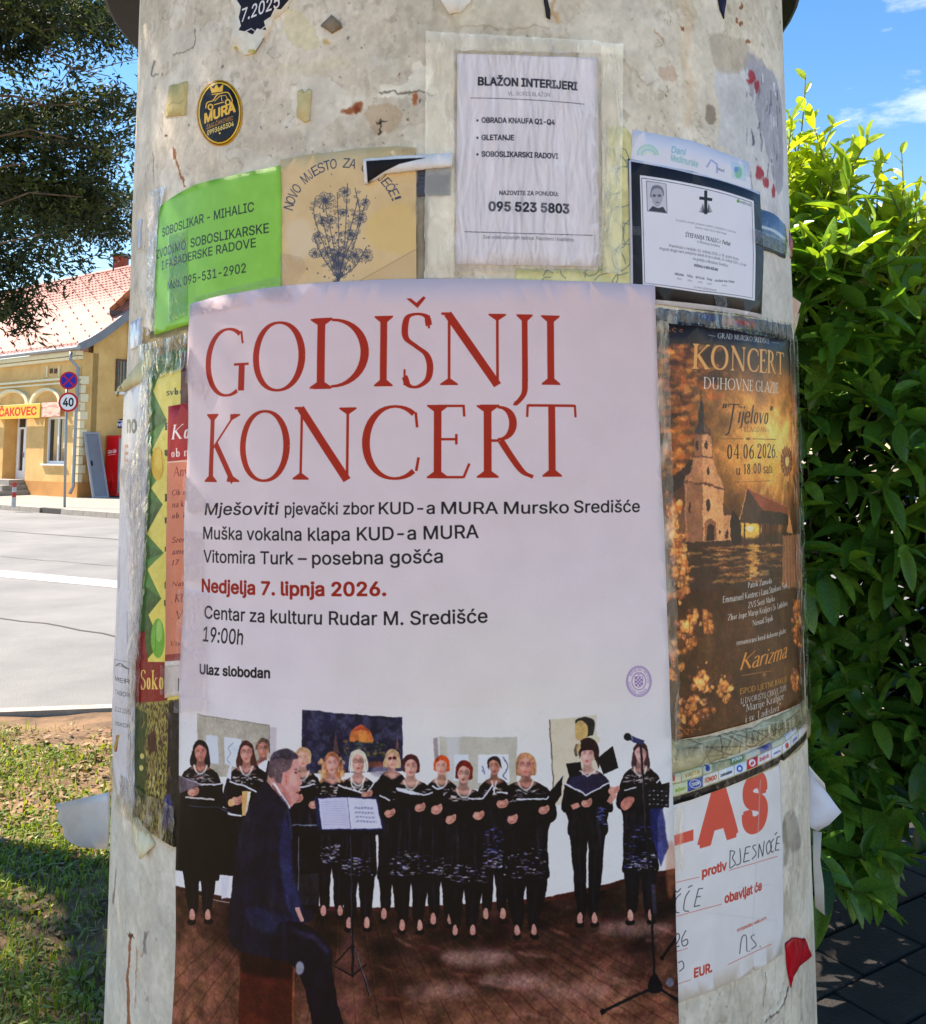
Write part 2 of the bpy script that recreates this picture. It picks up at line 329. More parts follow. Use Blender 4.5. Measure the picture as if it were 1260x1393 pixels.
class Canvas:
    """flat print; T maps drawing coordinates to texels"""
    def __init__(s, w_, h, T, base=(232, 231, 230)):
        s.w, s.h, s.T = int(w_), int(h), T; s.a = np.empty((s.h, s.w, 3), np.float32); s.a[:] = base
    def t(s, pts): return np.array([s.T(*p) for p in pts], float)
    def fill(s, polys, col, a=1., blur=0., mask=None):
        A = np.vstack(polys); pad = int(blur * 3 + 2)
        x0 = max(0, int(A[:, 0].min()) - pad); x1 = min(s.w, int(A[:, 0].max()) + pad + 1); y0 = max(0, int(A[:, 1].min()) - pad); y1 = min(s.h, int(A[:, 1].max()) + pad + 1)
        if x1 <= x0 or y1 <= y0: return
        m = coverage(polys, x0, y0, x1 - x0, y1 - y0)
        if blur: m = blur_(m, blur)
        if mask is not None: m = m * mask[y0:y1, x0:x1]
        m = (m * a)[..., None]; c = np.asarray(col, np.float32)
        if c.ndim == 3: c = c[y0:y1, x0:x1]
        s.a[y0:y1, x0:x1] = s.a[y0:y1, x0:x1] * (1 - m) + c * m
    def poly(s, pts, col, a=1., blur=0., mask=None): s.fill([orient(s.t(pts))], col, a, blur, mask)
    def blob(s, pts, col, a=1., blur=0., mask=None, n=5): s.fill([orient(s.t(smooth_closed(pts, n)))], col, a, blur, mask)
    def ell(s, cx, cy, rx, ry, col, a=1., blur=0., rot=0, mask=None):
        an = np.linspace(0, 2 * np.pi, 28)[:-1]; c, d = math.cos(rot), math.sin(rot); X, Y = rx * np.cos(an), ry * np.sin(an)
        s.fill([orient(s.t(np.stack([cx + X * c - Y * d, cy + X * d + Y * c], 1)))], col, a, blur, mask)
    def line(s, pts, wd, col, a=1., blur=0., curve=False, mask=None):
        P = smooth_open(pts, 5) if curve and len(pts) > 2 else np.array(pts, float)
        if len(P) == 2: P = np.array([P[0] + (P[1] - P[0]) * k / 6 for k in range(7)])
        s.fill([orient(s.t(q)) for q in stroke(P, wd)], col, a, blur, mask)
    def text(s, txt, x0, y0, x1, y1, h, col, bold=0, slant=0, ser=None, a=1., blur=0., **kw):
        g, asp = serif(txt, slant=slant, **(ser or {})) if ser is not None else sans(txt, bold)
        A, B = s.t([(x0, y0), (x1, y1)]); U = (s.t([(x0, y0 - h)])[0] - A + s.t([(x1, y1 - h)])[0] - B) / 2
        d = B - A; sh = slant if ser is None else 0
        k = np.hypot(*U) / (np.hypot(*d) + 1e-9)
        s.fill([A + q[:, :1] * d + q[:, 1:] * U + (q[:, 1:] * sh * k) * d for q in g], col, a, blur)
    def warp(s, amp, cell, seed=1, y0=0, oct=3):
        """shake the painted shapes by a noise field, so that no edge stays drawn with a ruler"""
        H, W = s.h, s.w; dy = (fbm(H, W, cell, seed, oct) - .5) * 2 * amp; dx = (fbm(H, W, cell, seed + 77, oct) - .5) * 2 * amp
        if y0: k = np.clip((np.arange(H) - y0) / 12, 0, 1)[:, None]; dy = dy * k; dx = dx * k
        Y = np.clip(np.arange(H)[:, None] + dy, 0, H - 1.01); X = np.clip(np.arange(W)[None, :] + dx, 0, W - 1.01); yi, xi = Y.astype(int), X.astype(int); fy, fx = (Y - yi)[..., None], (X - xi)[..., None]; A = s.a
        s.a = ((A[yi, xi] * (1 - fx) + A[yi, xi + 1] * fx) * (1 - fy) + (A[yi + 1, xi] * (1 - fx) + A[yi + 1, xi + 1] * fx) * fy).astype(np.float32)
    def grade(s, amp, cell, seed=1, y0=0, chroma=0.):
        k = np.clip((np.arange(s.h) - y0) / 12, 0, 1)[:, None, None] if y0 else 1.
        s.a = s.a * (1 + k * ((fbm(s.h, s.w, cell, seed, 5) - .5) * 2 * amp)[..., None])
        if chroma: s.a = s.a + k * np.stack([(fbm(s.h, s.w, cell * .6, seed + 3 + i, 3) - .5) * chroma for i in range(3)], 2)
    def image(s, name):
        im = bpy.data.images.new(name, s.w, s.h, alpha=False); B = np.ones((s.h, s.w, 4), np.float32)
        B[..., :3] = np.clip(s.a[::-1] / 255, 0, 1); im.pixels.foreach_set(B.reshape(-1)); im.update(); im.pack(); return im
def print_mat(name, im, rough=.5, bump=.15, bscale=40, coat=0., ext='EXTEND', spec=.2, noisevar=.06):
    m = bpy.data.materials.new(name); m.use_nodes = True; n = m.node_tree; b = n.nodes['Principled BSDF']
    b.inputs['Roughness'].default_value = rough; b.inputs['Specular IOR Level'].default_value = spec; b.inputs['Coat Weight'].default_value = coat; b.inputs['Coat Roughness'].default_value = .12
    t = n.nodes.new('ShaderNodeTexImage'); t.image = im; t.extension = ext; t.interpolation = 'Cubic'
    tc = n.nodes.new('ShaderNodeTexCoord'); z = n.nodes.new('ShaderNodeTexNoise'); z.inputs['Scale'].default_value = 18; z.inputs['Detail'].default_value = 6
    mr = n.nodes.new('ShaderNodeMapRange'); mr.inputs[1].default_value = .3; mr.inputs[2].default_value = .7; mr.inputs[3].default_value = 1 - noisevar; mr.inputs[4].default_value = 1
    hs = n.nodes.new('ShaderNodeHueSaturation'); n.links.new(tc.outputs['Object'], z.inputs['Vector']); n.links.new(z.outputs[0], mr.inputs[0]); n.links.new(mr.outputs[0], hs.inputs['Value'])
    n.links.new(t.outputs[0], hs.inputs['Color']); n.links.new(hs.outputs[0], b.inputs['Base Color'])
    z2 = n.nodes.new('ShaderNodeTexNoise'); z2.inputs['Scale'].default_value = bscale; z2.inputs['Detail'].default_value = 3; z2.inputs['Roughness'].default_value = .5
    bp = n.nodes.new('ShaderNodeBump'); bp.inputs['Strength'].default_value = bump; bp.inputs['Distance'].default_value = .01
    n.links.new(tc.outputs['Object'], z2.inputs['Vector']); n.links.new(z2.outputs[0], bp.inputs['Height']); n.links.new(bp.outputs[0], b.inputs['Normal'])
    return m

# ------------------------------------------------------------ sheets of paper pasted on the column
UNIT = (CY - RC) / FPX            # metres per photo pixel on the column's front
def wrinkle(ph, z, amp, seed):
    return amp * (math.sin(ph * 13 + seed) * math.sin(z * 9 + seed * 2.1) + .6 * math.sin(ph * 31 + z * 23 + seed * 3.7) + .35 * math.sin(ph * 57 - z * 47 + seed)) * .5
def edge_wobble(pts, step=9, amp=.5, seed=1, torn=False):
    r = random.Random(seed); o = []
    for i, p in enumerate(pts):
        q = pts[(i + 1) % len(pts)]; L = math.dist(p, q); n = max(1, int(L / step))
        for k in range(n):
            t = k / n; j = 0 if k == 0 else amp * r.uniform(-1, 1)
            nx, ny = -(q[1] - p[1]) / (L + 1e-6), (q[0] - p[0]) / (L + 1e-6)
            o.append((p[0] + (q[0] - p[0]) * t + nx * j, p[1] + (q[1] - p[1]) * t + ny * j))
    return o
class Sheet(Canvas):
    def __init__(s, outline, dens=1.7, base=(232, 231, 230), paint_outline=None):
        s.out = outline; A = np.array([cyl(*p) for p in outline]); s.A = A
        s.p0, s.z0 = A.min(0) - (.004, .003); s.p1, s.z1 = A.max(0) + (.004, .003); u = UNIT / dens
        W, H = max(8, (s.p1 - s.p0) * RC / u), max(8, (s.z1 - s.z0) / u)
        def T(x, y):
            p, z = cyl(x, y); return ((p - s.p0) / (s.p1 - s.p0) * int(W), (s.z1 - z) / (s.z1 - s.z0) * int(H))
        super().__init__(W, H, T, base); s.k = dens
    def mesh(s, name, m, lift=.002, amp=.0006, seed=1, parent=None, step=.03, curl=None, skirt=True):
        bm = bmesh.new(); vs = [bm.verts.new((p, z, 0)) for p, z in s.A]
        try: bm.faces.new(vs)
        except ValueError: pass
        if s.A.shape[0] > 4: bmesh.ops.triangulate(bm, faces=bm.faces[:])
        dz = step * 1.3
        for k in range(int(s.p0 / (step / RC)), int(s.p1 / (step / RC)) + 1):
            bmesh.ops.bisect_plane(bm, geom=bm.verts[:] + bm.edges[:] + bm.faces[:], plane_co=(k * step / RC, 0, 0), plane_no=(1, 0, 0))
        for k in range(int(s.z0 / dz), int(s.z1 / dz) + 1):
            bmesh.ops.bisect_plane(bm, geom=bm.verts[:] + bm.edges[:] + bm.faces[:], plane_co=(0, k * dz, 0), plane_no=(0, 1, 0))
        uv = bm.loops.layers.uv.new('UVMap')
        for f in bm.faces:
            f.smooth = True
            if f.normal.z < 0: f.normal_flip()
            for l in f.loops: l[uv].uv = ((l.vert.co.x - s.p0) / (s.p1 - s.p0), (l.vert.co.y - s.z0) / (s.z1 - s.z0))
        if skirt:
            e = [x for x in bm.edges if len(x.link_faces) == 1]
            r = bmesh.ops.extrude_edge_only(bm, edges=e)
            for v in [g for g in r['geom'] if isinstance(g, bmesh.types.BMVert)]: v.co.z = -1
        o = Vector(on_cyl((s.p0 + s.p1) / 2, s.z0))
        for v in bm.verts:
            p, z, sk = v.co; L = lift + abs(wrinkle(p, z, amp, seed)) if sk == 0 else .0003
            if curl and sk == 0: L += curl(p, z, s)
            if curl and sk != 0: L = max(.0003, L + curl(p, z, s) - .0006)
            v.co = Vector(on_cyl(p, z, L)) - o
        bmesh.ops.recalc_face_normals(bm, faces=bm.faces[:])
        me = bpy.data.meshes.new(name); bm.to_mesh(me); bm.free(); me.materials.append(m)
        c = sum((Vector(p.normal).dot(Vector((math.sin(0), -1, 0))) * p.area for p in me.polygons))
        if c < 0: me.flip_normals()
        return link(name, me, parent, o)
# ============================================================ THE COLUMN
SHADEW = (232, 231, 229)
# plaster print (stains, glue, chips) painted once over the visible half of the shaft, relief by nodes
def column_print():
    P0, P1, Z0, Z1 = R_(-92), R_(92), .75, 2.50; u = UNIT / 1.15
    W, H = int((P1 - P0) * RC / u), int((Z1 - Z0) / u)
    def T(x, y): p, z = cyl(x, y); return ((p - P0) / (P1 - P0) * W, (Z1 - z) / (Z1 - Z0) * H)
    c = Canvas(W, H, T, (216, 205, 186))
    n1 = fbm(H, W, 170, 3); n2 = fbm(H, W, 40, 4); n3 = fbm(H, W, 9, 5); st = fbm(H, W, 90, 6, 4, cellx=7)
    c.a += ((n1 - .5) * 26 + (n2 - .5) * 26 + (n3 - .5) * 20 + (st - .5) * 22)[..., None] * np.array([1, 1, 1.12])
    full = [np.array([(0, 0), (W, 0), (W, H), (0, H)], float)]
    c.fill(full, (168, 158, 138), .55, mask=np.clip((n2 * .6 + st * .4 - .55) * 6, 0, 1))
    c.fill(full, (226, 221, 208), .5, mask=np.clip((fbm(H, W, 60, 9) - .58) * 9, 0, 1))
    c.fill(full, (150, 138, 120), .4, mask=np.clip((fbm(H, W, 26, 12) - .69) * 10, 0, 1))
    c.fill(full, (90, 82, 72), .6, mask=np.clip((fbm(H, W, 7, 13, 3, cellx=4) - .8) * 20, 0, 1))
    r = random.Random(3)
    for k in range(120):       # glue rests, torn fibres, little chips
        x = r.uniform(190, 1080); y = r.choice([r.uniform(0, 240), r.uniform(0, 400), r.uniform(1080, 1393)]); s_ = r.uniform(2, 13)
        pts = [(x + s_ * r.uniform(.5, 1.3) * math.cos(a), y + s_ * r.uniform(.4, 1.2) * math.sin(a)) for a in np.linspace(0, 6.28, 9)[:-1]]
        col = r.choice([(226, 220, 204), (214, 205, 180), (196, 184, 156), (170, 160, 146), (150, 138, 122)])
        c.blob(pts, col, r.uniform(.08, .38), blur=r.choice([.7, 1.2, 2]))
        if s_ > 8 and r.random() < .5: c.line([(p[0] + .6, p[1] + 1.2) for p in pts[:6]], .9, (104, 92, 76), .5, curve=True)
    for k in range(46):        # dirt runs
        x = r.uniform(195, 1075); y = r.choice([r.uniform(0, 200), r.uniform(1080, 1350)]); L = r.uniform(20, 90)
        c.line([(x, y), (x + r.uniform(-4, 4), y + L)], r.uniform(.7, 3), r.choice([(140, 128, 108), (160, 150, 132), (225, 220, 208)]), r.uniform(.12, .4), blur=.8)
    for k in range(150):       # specks
        x = r.uniform(190, 1085); y = r.choice([r.uniform(0, 230), r.uniform(1100, 1393), r.uniform(0, 420)]); s_ = r.uniform(.5, 1.7)
        c.ell(x, y, s_, s_ * r.uniform(.6, 2), r.choice([(86, 72, 58), (120, 84, 56), (70, 64, 60)]), r.uniform(.4, .9))
    m1 = fbm(H, W, 120, 131, 5); e1 = np.clip((m1 - .56) * 40, 0, 1); c.fill(full, (230, 223, 208), .55, mask=e1); ed_ = np.clip(1 - np.abs(m1 - .56) * 260, 0, 1) * np.clip((fbm(H, W, 40, 132) - .48) * 8, 0, 1); c.fill(full, (128, 112, 90), .6, mask=ed_)
    # named marks
    c.blob([(222, 52), (262, 38), (266, 58), (250, 72), (236, 76), (218, 92), (206, 84)], (216, 208, 192), .8); c.line([(264, 42), (266, 58), (250, 70), (236, 74)], 1.6, (112, 96, 78), .7, curve=True)
    c.line([(210, 84), (206, 100), (215, 104)], 3, (96, 96, 100), .7)
    c.blob([(390, 18), (404, 12), (424, 34), (436, 58), (420, 70), (398, 62), (386, 40)], (214, 202, 166), .8); c.ell(445, 57, 5, 5, (196, 158, 88), .7, 1)
    c.poly([(396, 84), (480, 76), (462, 96), (330, 112)], (216, 206, 170), .35, 3)
    c.blob([(462, 150), (478, 143), (492, 136), (495, 146), (488, 152), (470, 154)], (150, 78, 44), .85, .6); c.ell(486, 147, 6, 4, (120, 54, 30), .7, .5)
    c.blob([(515, 128), (520, 112), (548, 116), (566, 84), (584, 90), (592, 112), (590, 130), (560, 128), (540, 132)], (232, 226, 208), .95); c.line([(516, 124), (540, 126), (562, 126), (588, 131)], 2.2, (96, 84, 70), .75, curve=True)
    c.ell(564, 134, 5, 7, (176, 92, 48), .85, .6); c.ell(541, 99, 2, 3, (140, 80, 50), .8)
    c.blob([(500, 146), (526, 140), (545, 150), (540, 172), (520, 180), (504, 168)], (180, 150, 118), .55, 1); c.line([(519, 164), (519, 181)], 1.6, (40, 36, 34)); c.line([(513, 168), (526, 167)], 1.4, (40, 36, 34))
    for k in range(16):
        x = r.uniform(396, 424); y = r.uniform(160, 190); c.line([(x, y), (x + r.uniform(-6, 6), y + r.uniform(-8, 8))], 1.2, (226, 216, 176), .7)
    c.line([(236, 200), (240, 216), (252, 256)], 2.6, (140, 78, 46), .8); c.ell(239, 210, 2.4, 8, (150, 84, 50), .7)
    c.line([(208, 208), (210, 250)], 1, (150, 90, 60), .6)
    c.poly([(622, -20), (748, -20), (746, 38), (626, 36)], (222, 214, 190), .55); c.line([(626, 36), (690, 39), (746, 38)], 1, (150, 136, 112), .6)
    c.line([(753, -10), (754, 12), (760, 32)], 4.5, (196, 146, 92), .6, 1); c.line([(760, 30), (764, 80)], 1.5, (200, 170, 130), .4)
    c.line([(590, 8), (612, 22), (622, 48), (598, 84), (592, 120)], 9, (176, 164, 140), .5, 1.5, curve=True)
    for (x, y) in ((928, 38), (1008, 9), (1004, 25), (1009, 30), (1018, 58)): c.ell(x, y, 2.4, 3.4, (140, 84, 50), .85)
    c.line([(926, -5), (938, 30), (930, 70), (940, 120), (934, 170)], 11, (205, 165, 122), .28, 3, curve=True); c.line([(890, 40), (905, 62)], 1.8, (176, 120, 80), .5)
    c.blob([(898, 92), (916, 92), (920, 108), (904, 108)], (186, 150, 126), .5, 1); c.blob([(960, 142), (972, 146), (974, 164), (962, 166)], (120, 104, 88), .6, 1)
    # big whitish peel on the right with grey and red rests
    c.blob([(978, 92), (1004, 96), (1022, 86), (1060, 108), (1072, 170), (1074, 300), (1050, 300), (1010, 232), (985, 200), (975, 198), (980, 160), (974, 120)], (206, 208, 212), .9, 1)
    c.blob([(1014, 74), (1046, 92), (1062, 130), (1066, 240), (1058, 262), (1046, 220), (1034, 170), (1020, 120)], (150, 150, 164), .7, 2)
    c.blob([(968, 48), (1014, 56), (1016, 92), (976, 96)], (176, 164, 146), .6, 1.5)
    for k in range(60):
        x = r.uniform(1016, 1062); y = r.uniform(90, 250); c.line([(x, y), (x + r.uniform(-2, 2), y + r.uniform(4, 22))], r.uniform(.8, 2.4), r.choice([(92, 92, 116), (226, 228, 232), (120, 116, 130), (196, 196, 204)]), .65)
    for (x, y, a_, b_) in ((1024, 104, 4, 8), (1030, 116, 3, 10), (1034, 236, 6, 8), (1042, 248, 4, 7), (1052, 260, 3, 9), (1020, 110, 6, 2.5)): c.ell(x, y, a_, b_, (164, 40, 50), .8, .7)
    c.poly([(1010, 330), (1075, 345), (1078, 440), (1030, 436)], (204, 202, 196), .7, 2)
    # foot of the shaft: paler, with scratches and a rusty gash
    c.poly([(130, 1090), (245, 1150), (235, 1420), (120, 1420)], (206, 204, 190), .55, 8)
    c.line([(178, 1270), (173, 1330), (176, 1400)], 3.6, (150, 88, 54), .9); c.line([(174, 1268), (180, 1276)], 4, (80, 50, 34), .8); c.line([(186, 1290), (184, 1370)], 1.6, (170, 130, 100), .7)
    c.line([(192, 1302), (197, 1280), (203, 1268)], 1.4, (160, 110, 80), .8); c.line([(198, 1268), (196, 1298)], 4, (112, 112, 110), .6, 1); c.line([(158, 1180), (154, 1230)], 2, (90, 86, 80), .6, .7)
    c.blob([(1066, 1114), (1080, 1104), (1090, 1150), (1076, 1160), (1064, 1140)], (120, 112, 100), .5, 2); c.line([(1066, 1120), (1070, 1160), (1068, 1180)], 5, (132, 120, 104), .6, 2)
    c.line([(1070, 1344), (1064, 1362), (1052, 1376), (1036, 1392)], 5, (226, 220, 206), .9, curve=True); c.line([(1072, 1346), (1067, 1364), (1054, 1379), (1040, 1395)], 1.6, (96, 84, 70), .9, curve=True)
    c.line([(1042, 1322), (1040, 1368)], 1, (100, 88, 74), .6)
    for k in range(36):
        x = r.uniform(925, 1100); y = r.uniform(1300, 1393); c.line([(x, y), (x + r.uniform(-2, 2), y + r.uniform(10, 60))], r.uniform(.6, 2), (160, 152, 138), .3, 1)
    c.warp(8, 26, 71, oct=4); c.warp(2.6, 5, 72, oct=2); c.grade(.10, 60, 73); c.grade(.07, 9, 74, chroma=5)
    return c, (P0, P1, Z0, Z1)
cp, (P0_, P1_, Z0_, Z1_) = column_print()
mcol = print_mat('painted_concrete', cp.image('shaft_print'), rough=.8, bump=.3, bscale=16, ext='MIRROR', spec=.2, noisevar=.1)
column = empty('advertising_column', (CX, CY, 0), 'tall round concrete advertising column with a dark cap, pasted all over with posters and torn paper', 'advertising column')
N, M = 128, 34; V = []; F = []; UV = []
ZT = 2.50
for j in range(M + 1):
    z = ZT * j / M
    for i in range(N + 1):
        p = -math.pi + 2 * math.pi * i / N; V.append(on_cyl(p, z, .0008 * math.sin(p * 9 + z * 7) * math.sin(z * 11 + p * 3))); UV.append(((p - P0_) / (P1_ - P0_), (z - Z0_) / (Z1_ - Z0_)))
for j in range(M):
    for i in range(N): a = j * (N + 1) + i; F.append((a, a + 1, a + N + 2, a + N + 1))
mesh_obj('shaft', V, F, mcol, column, UV, True)
# cap: dark sheet-metal roof, a short vertical rim then a flat cone
mcap = mat('cap_metal', (34, 30, 30), .6, .2, 6, .1)
V = []; F = []; prof = [(RC - .05, 2.46), (.688, 2.468), (.695, 2.473), (.695, 2.56), (.68, 2.58), (.35, 2.76), (.03, 2.84), (0.001, 2.85)]
for k, (r_, z) in enumerate(prof):
    for i in range(72): a = 2 * math.pi * i / 72; V.append((CX - .018 + r_ * math.cos(a), CY + r_ * math.sin(a), z))
for k in range(len(prof) - 1):
    for i in range(72): F.append((k * 72 + i, k * 72 + (i + 1) % 72, (k + 1) * 72 + (i + 1) % 72, (k + 1) * 72 + i))
mesh_obj('roof_cap', V, F, mcap, column, smooth=False)
V = []; F = []
for k, (r_, z) in enumerate([(.70, 0), (.70, .11), (.675, .14), (RC - .02, .145)]):
    for i in range(72): a = 2 * math.pi * i / 72; V.append((CX + r_ * math.cos(a), CY + r_ * math.sin(a), z))
for k in range(3):
    for i in range(72): F.append((k * 72 + i, k * 72 + (i + 1) % 72, (k + 1) * 72 + (i + 1) % 72, (k + 1) * 72 + i))
mesh_obj('base_ring', V, F, mat('base_concrete', (150, 146, 138), .9, .2, 9, .4, 40), column)

# ------------------------------------------------------------ transparent film and adhesive tape
def film_mat(name, milk, tint=(235, 232, 220), bump=.6, bscale=30, stretch=(1, 1, 1), rough=.12, lo=.0, rot=0.):
    m = bpy.data.materials.new(name); m.use_nodes = True; n = m.node_tree; n.nodes.remove(n.nodes['Principled BSDF']); o = n.nodes['Material Output']
    tr = n.nodes.new('ShaderNodeBsdfTransparent'); df = n.nodes.new('ShaderNodeBsdfDiffuse'); df.inputs[0].default_value = lin(tint); tl_ = n.nodes.new('ShaderNodeBsdfTranslucent'); tl_.inputs[0].default_value = lin(tint); ad = n.nodes.new('ShaderNodeAddShader'); n.links.new(df.outputs[0], ad.inputs[0]); n.links.new(tl_.outputs[0], ad.inputs[1]); gl = n.nodes.new('ShaderNodeBsdfGlossy'); gl.inputs['Roughness'].default_value = rough
    t = n.nodes.new('ShaderNodeTexCoord'); mp_ = n.nodes.new('ShaderNodeMapping'); mp_.inputs['Scale'].default_value = stretch; mp_.inputs['Rotation'].default_value = (0, rot, 0)
    z = n.nodes.new('ShaderNodeTexNoise'); z.inputs['Scale'].default_value = bscale; z.inputs['Detail'].default_value = 4; z.inputs['Distortion'].default_value = .8
    bp = n.nodes.new('ShaderNodeBump'); bp.inputs['Strength'].default_value = bump; bp.inputs['Distance'].default_value = .02
    n.links.new(t.outputs['Object'], mp_.inputs[0]); n.links.new(mp_.outputs[0], z.inputs['Vector']); n.links.new(z.outputs[0], bp.inputs['Height'])
    n.links.new(bp.outputs[0], gl.inputs['Normal'])
    mr = n.nodes.new('ShaderNodeMapRange'); mr.inputs[1].default_value = .5; mr.inputs[2].default_value = .68; mr.inputs[3].default_value = lo; mr.inputs[4].default_value = milk; n.links.new(z.outputs[0], mr.inputs[0])
    fr = n.nodes.new('ShaderNodeLayerWeight'); fr.inputs[0].default_value = .2; n.links.new(bp.outputs[0], fr.inputs['Normal'])
    a = n.nodes.new('ShaderNodeMixShader'); b = n.nodes.new('ShaderNodeMixShader')
    n.links.new(mr.outputs[0], a.inputs[0]); n.links.new(tr.outputs[0], a.inputs[1]); n.links.new(ad.outputs[0], a.inputs[2])
    n.links.new(fr.outputs[0], b.inputs[0]); n.links.new(a.outputs[0], b.inputs[1]); n.links.new(gl.outputs[0], b.inputs[2]); n.links.new(b.outputs[0], o.inputs[0])
    return m
M_TAPE = film_mat('clear_tape', .16, (206, 200, 214), .3, 45, lo=.05)
M_TAPEB = film_mat('aged_tape', .55, (230, 224, 202), .6, 26, (1.4, 1, .6), .1, lo=.10, rot=-.3)
M_FILM = film_mat('plastic_sleeve', .13, (240, 236, 242), .7, 13, (4.5, 1, .9), .08, lo=.0, rot=.7)
M_MARGIN = film_mat('sleeve_margin', .62, (230, 228, 218), .9, 24, (2.2, 1, .8), .1, lo=.30, rot=.5)
M_FILMW = film_mat('wrinkled_film', .34, (232, 226, 210), .8, 30, (1.6, 1.6, .9), .12, lo=.0, rot=.4)
M_SILV = film_mat('bluish_film', .6, (200, 210, 230), 1.2, 50, (1, 1, .7), .1, lo=.06)
def tape(name, outline, m, lift, parent, seed=1, amp=.0006, label=None, wob=.3):
    s = Sheet(edge_wobble(outline, 7, wob, seed), .2); o = s.mesh(name, m, lift, amp, seed, None, skirt=False)
    if parent:
        o.parent = parent; o.location = WL[o.name] - wloc(parent)
    if label: o['label'] = label
    return o
def scrap(outline, col, lift, label, seed=1, wob=.7, cat='paper scrap', name='paper_scrap', rough=.7, group=None, paint=None, var=10, curl=None, amp=.0007, dens=1.4):
    s = Sheet(edge_wobble(outline, 5, wob, seed), dens, col)
    n = fbm(s.h, s.w, 22, seed); s.a += ((n - .5) * var * 3)[..., None]
    if paint: paint(s)
    o = s.mesh(name, print_mat('print_' + str(seed) + name, s.image('print_' + name + str(seed)), rough, .3, 40), lift, amp, seed, curl=curl)
    return props(o, label, cat, group)

# ============================================================ BIG CONCERT POSTER
OUTB = [(265, 414), (300, 404), (360, 393.5), (430, 386), (520, 381.5), (600, 380), (700, 381), (800, 384), (887, 389), (892, 560), (899, 720), (905, 900), (911, 1100), (919, 1430),
        (700, 1475), (400, 1460), (241, 1425), (245, 1250), (249, 1060), (251, 940), (256, 780), (261, 600), (262, 500)]
OUTB = edge_wobble(OUTB, 30, .35, 4)
s = Sheet(OUTB, 1.75, (226, 214, 220)); H, W = s.h, s.w
gy = np.linspace(0, 1, H)[:, None, None]; gx = np.linspace(0, 1, W)[None, :, None]
k = np.clip(gy / .62, 0, 1); s.a = (np.array([222, 197, 201]) * (1 - k) + np.array([233, 223, 227]) * k + np.zeros((H, W, 1))).astype(np.float32)
s.a += ((np.exp(-((gx - .72) / .3) ** 2 - ((gy - .56) / .12) ** 2)) * np.array([6, 9, -2])) + (fbm(H, W, 260, 40) - .5)[..., None] * np.array([9, 8, 12])
RED = (176, 36, 12); INK = (24, 21, 26)
HEAD = [('G', 284, 341, 540, 447), ('O', 347, 417.5, 533, 438), ('D', 424, 503, 528.5, 433), ('I', 510.5, 535.5, 526, 430.5), ('S', 547, 590, 526.5, 428), ('N', 599.5, 688, 524.4, 427.5), ('J', 697, 724, 524, 428.5), ('I', 735.5, 760.5, 524, 430),
        ('K', 284, 329.5, 656, 563), ('O', 329.5, 397, 655.5, 558), ('N', 401.5, 486, 652.6, 555), ('C', 494, 572, 652.6, 551.5), ('E', 581.5, 640, 650.5, 551), ('R', 648.5, 725, 649.7, 551.5), ('T', 715, 783.5, 648.4, 550)]
for ch, x0, x1, yb, yt in HEAD:
    g, _ = glyph(ch, 10.5, 3.4, 9.5 if ch != 'I' else 9); al = np.vstack(g); a, b = al[:, 0].min(), al[:, 0].max()
    A, B, U = s.t([(x0, yb), (x1, yb), ((x0 + x1) / 2, yt)]); B[1] = A[1] = (A[1] + B[1]) / 2; hh = A[1] - U[1]
    s.fill([orient(np.stack([A[0] + (p[:, 0] - a) / (b - a) * (B[0] - A[0]), A[1] - p[:, 1] / 100 * hh], 1)) for p in g], RED)
s.poly([(554, 407), (560, 407), (567.5, 413), (577, 404), (580, 406), (569, 420)], RED)
TX = [('Mješoviti', 284, 700, 381, 699.5, 16, 0, .16), ('pjevački zbor', 391, 699.5, 511, 699, 16, 0, 0), ('KUD-a', 517, 699, 575, 698.5, 16, 0, 0), ('MURA', 601, 698.5, 677, 698.5, 16, 0, 0), ('Mursko', 685, 698.5, 772, 697.5, 16, 0, 0), ('Središće', 779, 697, 867, 696, 16, 0, 0),
      ('Muška vokalna klapa KUD-a MURA', 282, 732.5, 651, 731, 17, 0, 0), ('Vitomira Turk – posebna gošća', 282, 764, 603, 764.5, 17, 0, 0.0),
      ('Centar za kulturu Rudar M. Središće', 283, 840, 663, 845.5, 17.5, 0, 0), ('19:00h', 281, 871, 334, 876, 20, 0, .1)]
TX[3] = ('MURA', 601, 698.5, 677, 698.5, 16, 0, 0); TX[2] = ('KUD-a', 517, 699, 592, 698.5, 16, 0, 0)
for t_, x0, y0, x1, y1, h, bo, sl in TX: s.text(t_, x0, y0, x1, y1, h, INK, .007, sl)
s.text('Nedjelja 7. lipnja 2026.', 279, 804, 527, 809, 17.5, (160, 30, 16), .022); s.text('Ulaz slobodan', 277, 915, 371, 921, 13, INK, .022)
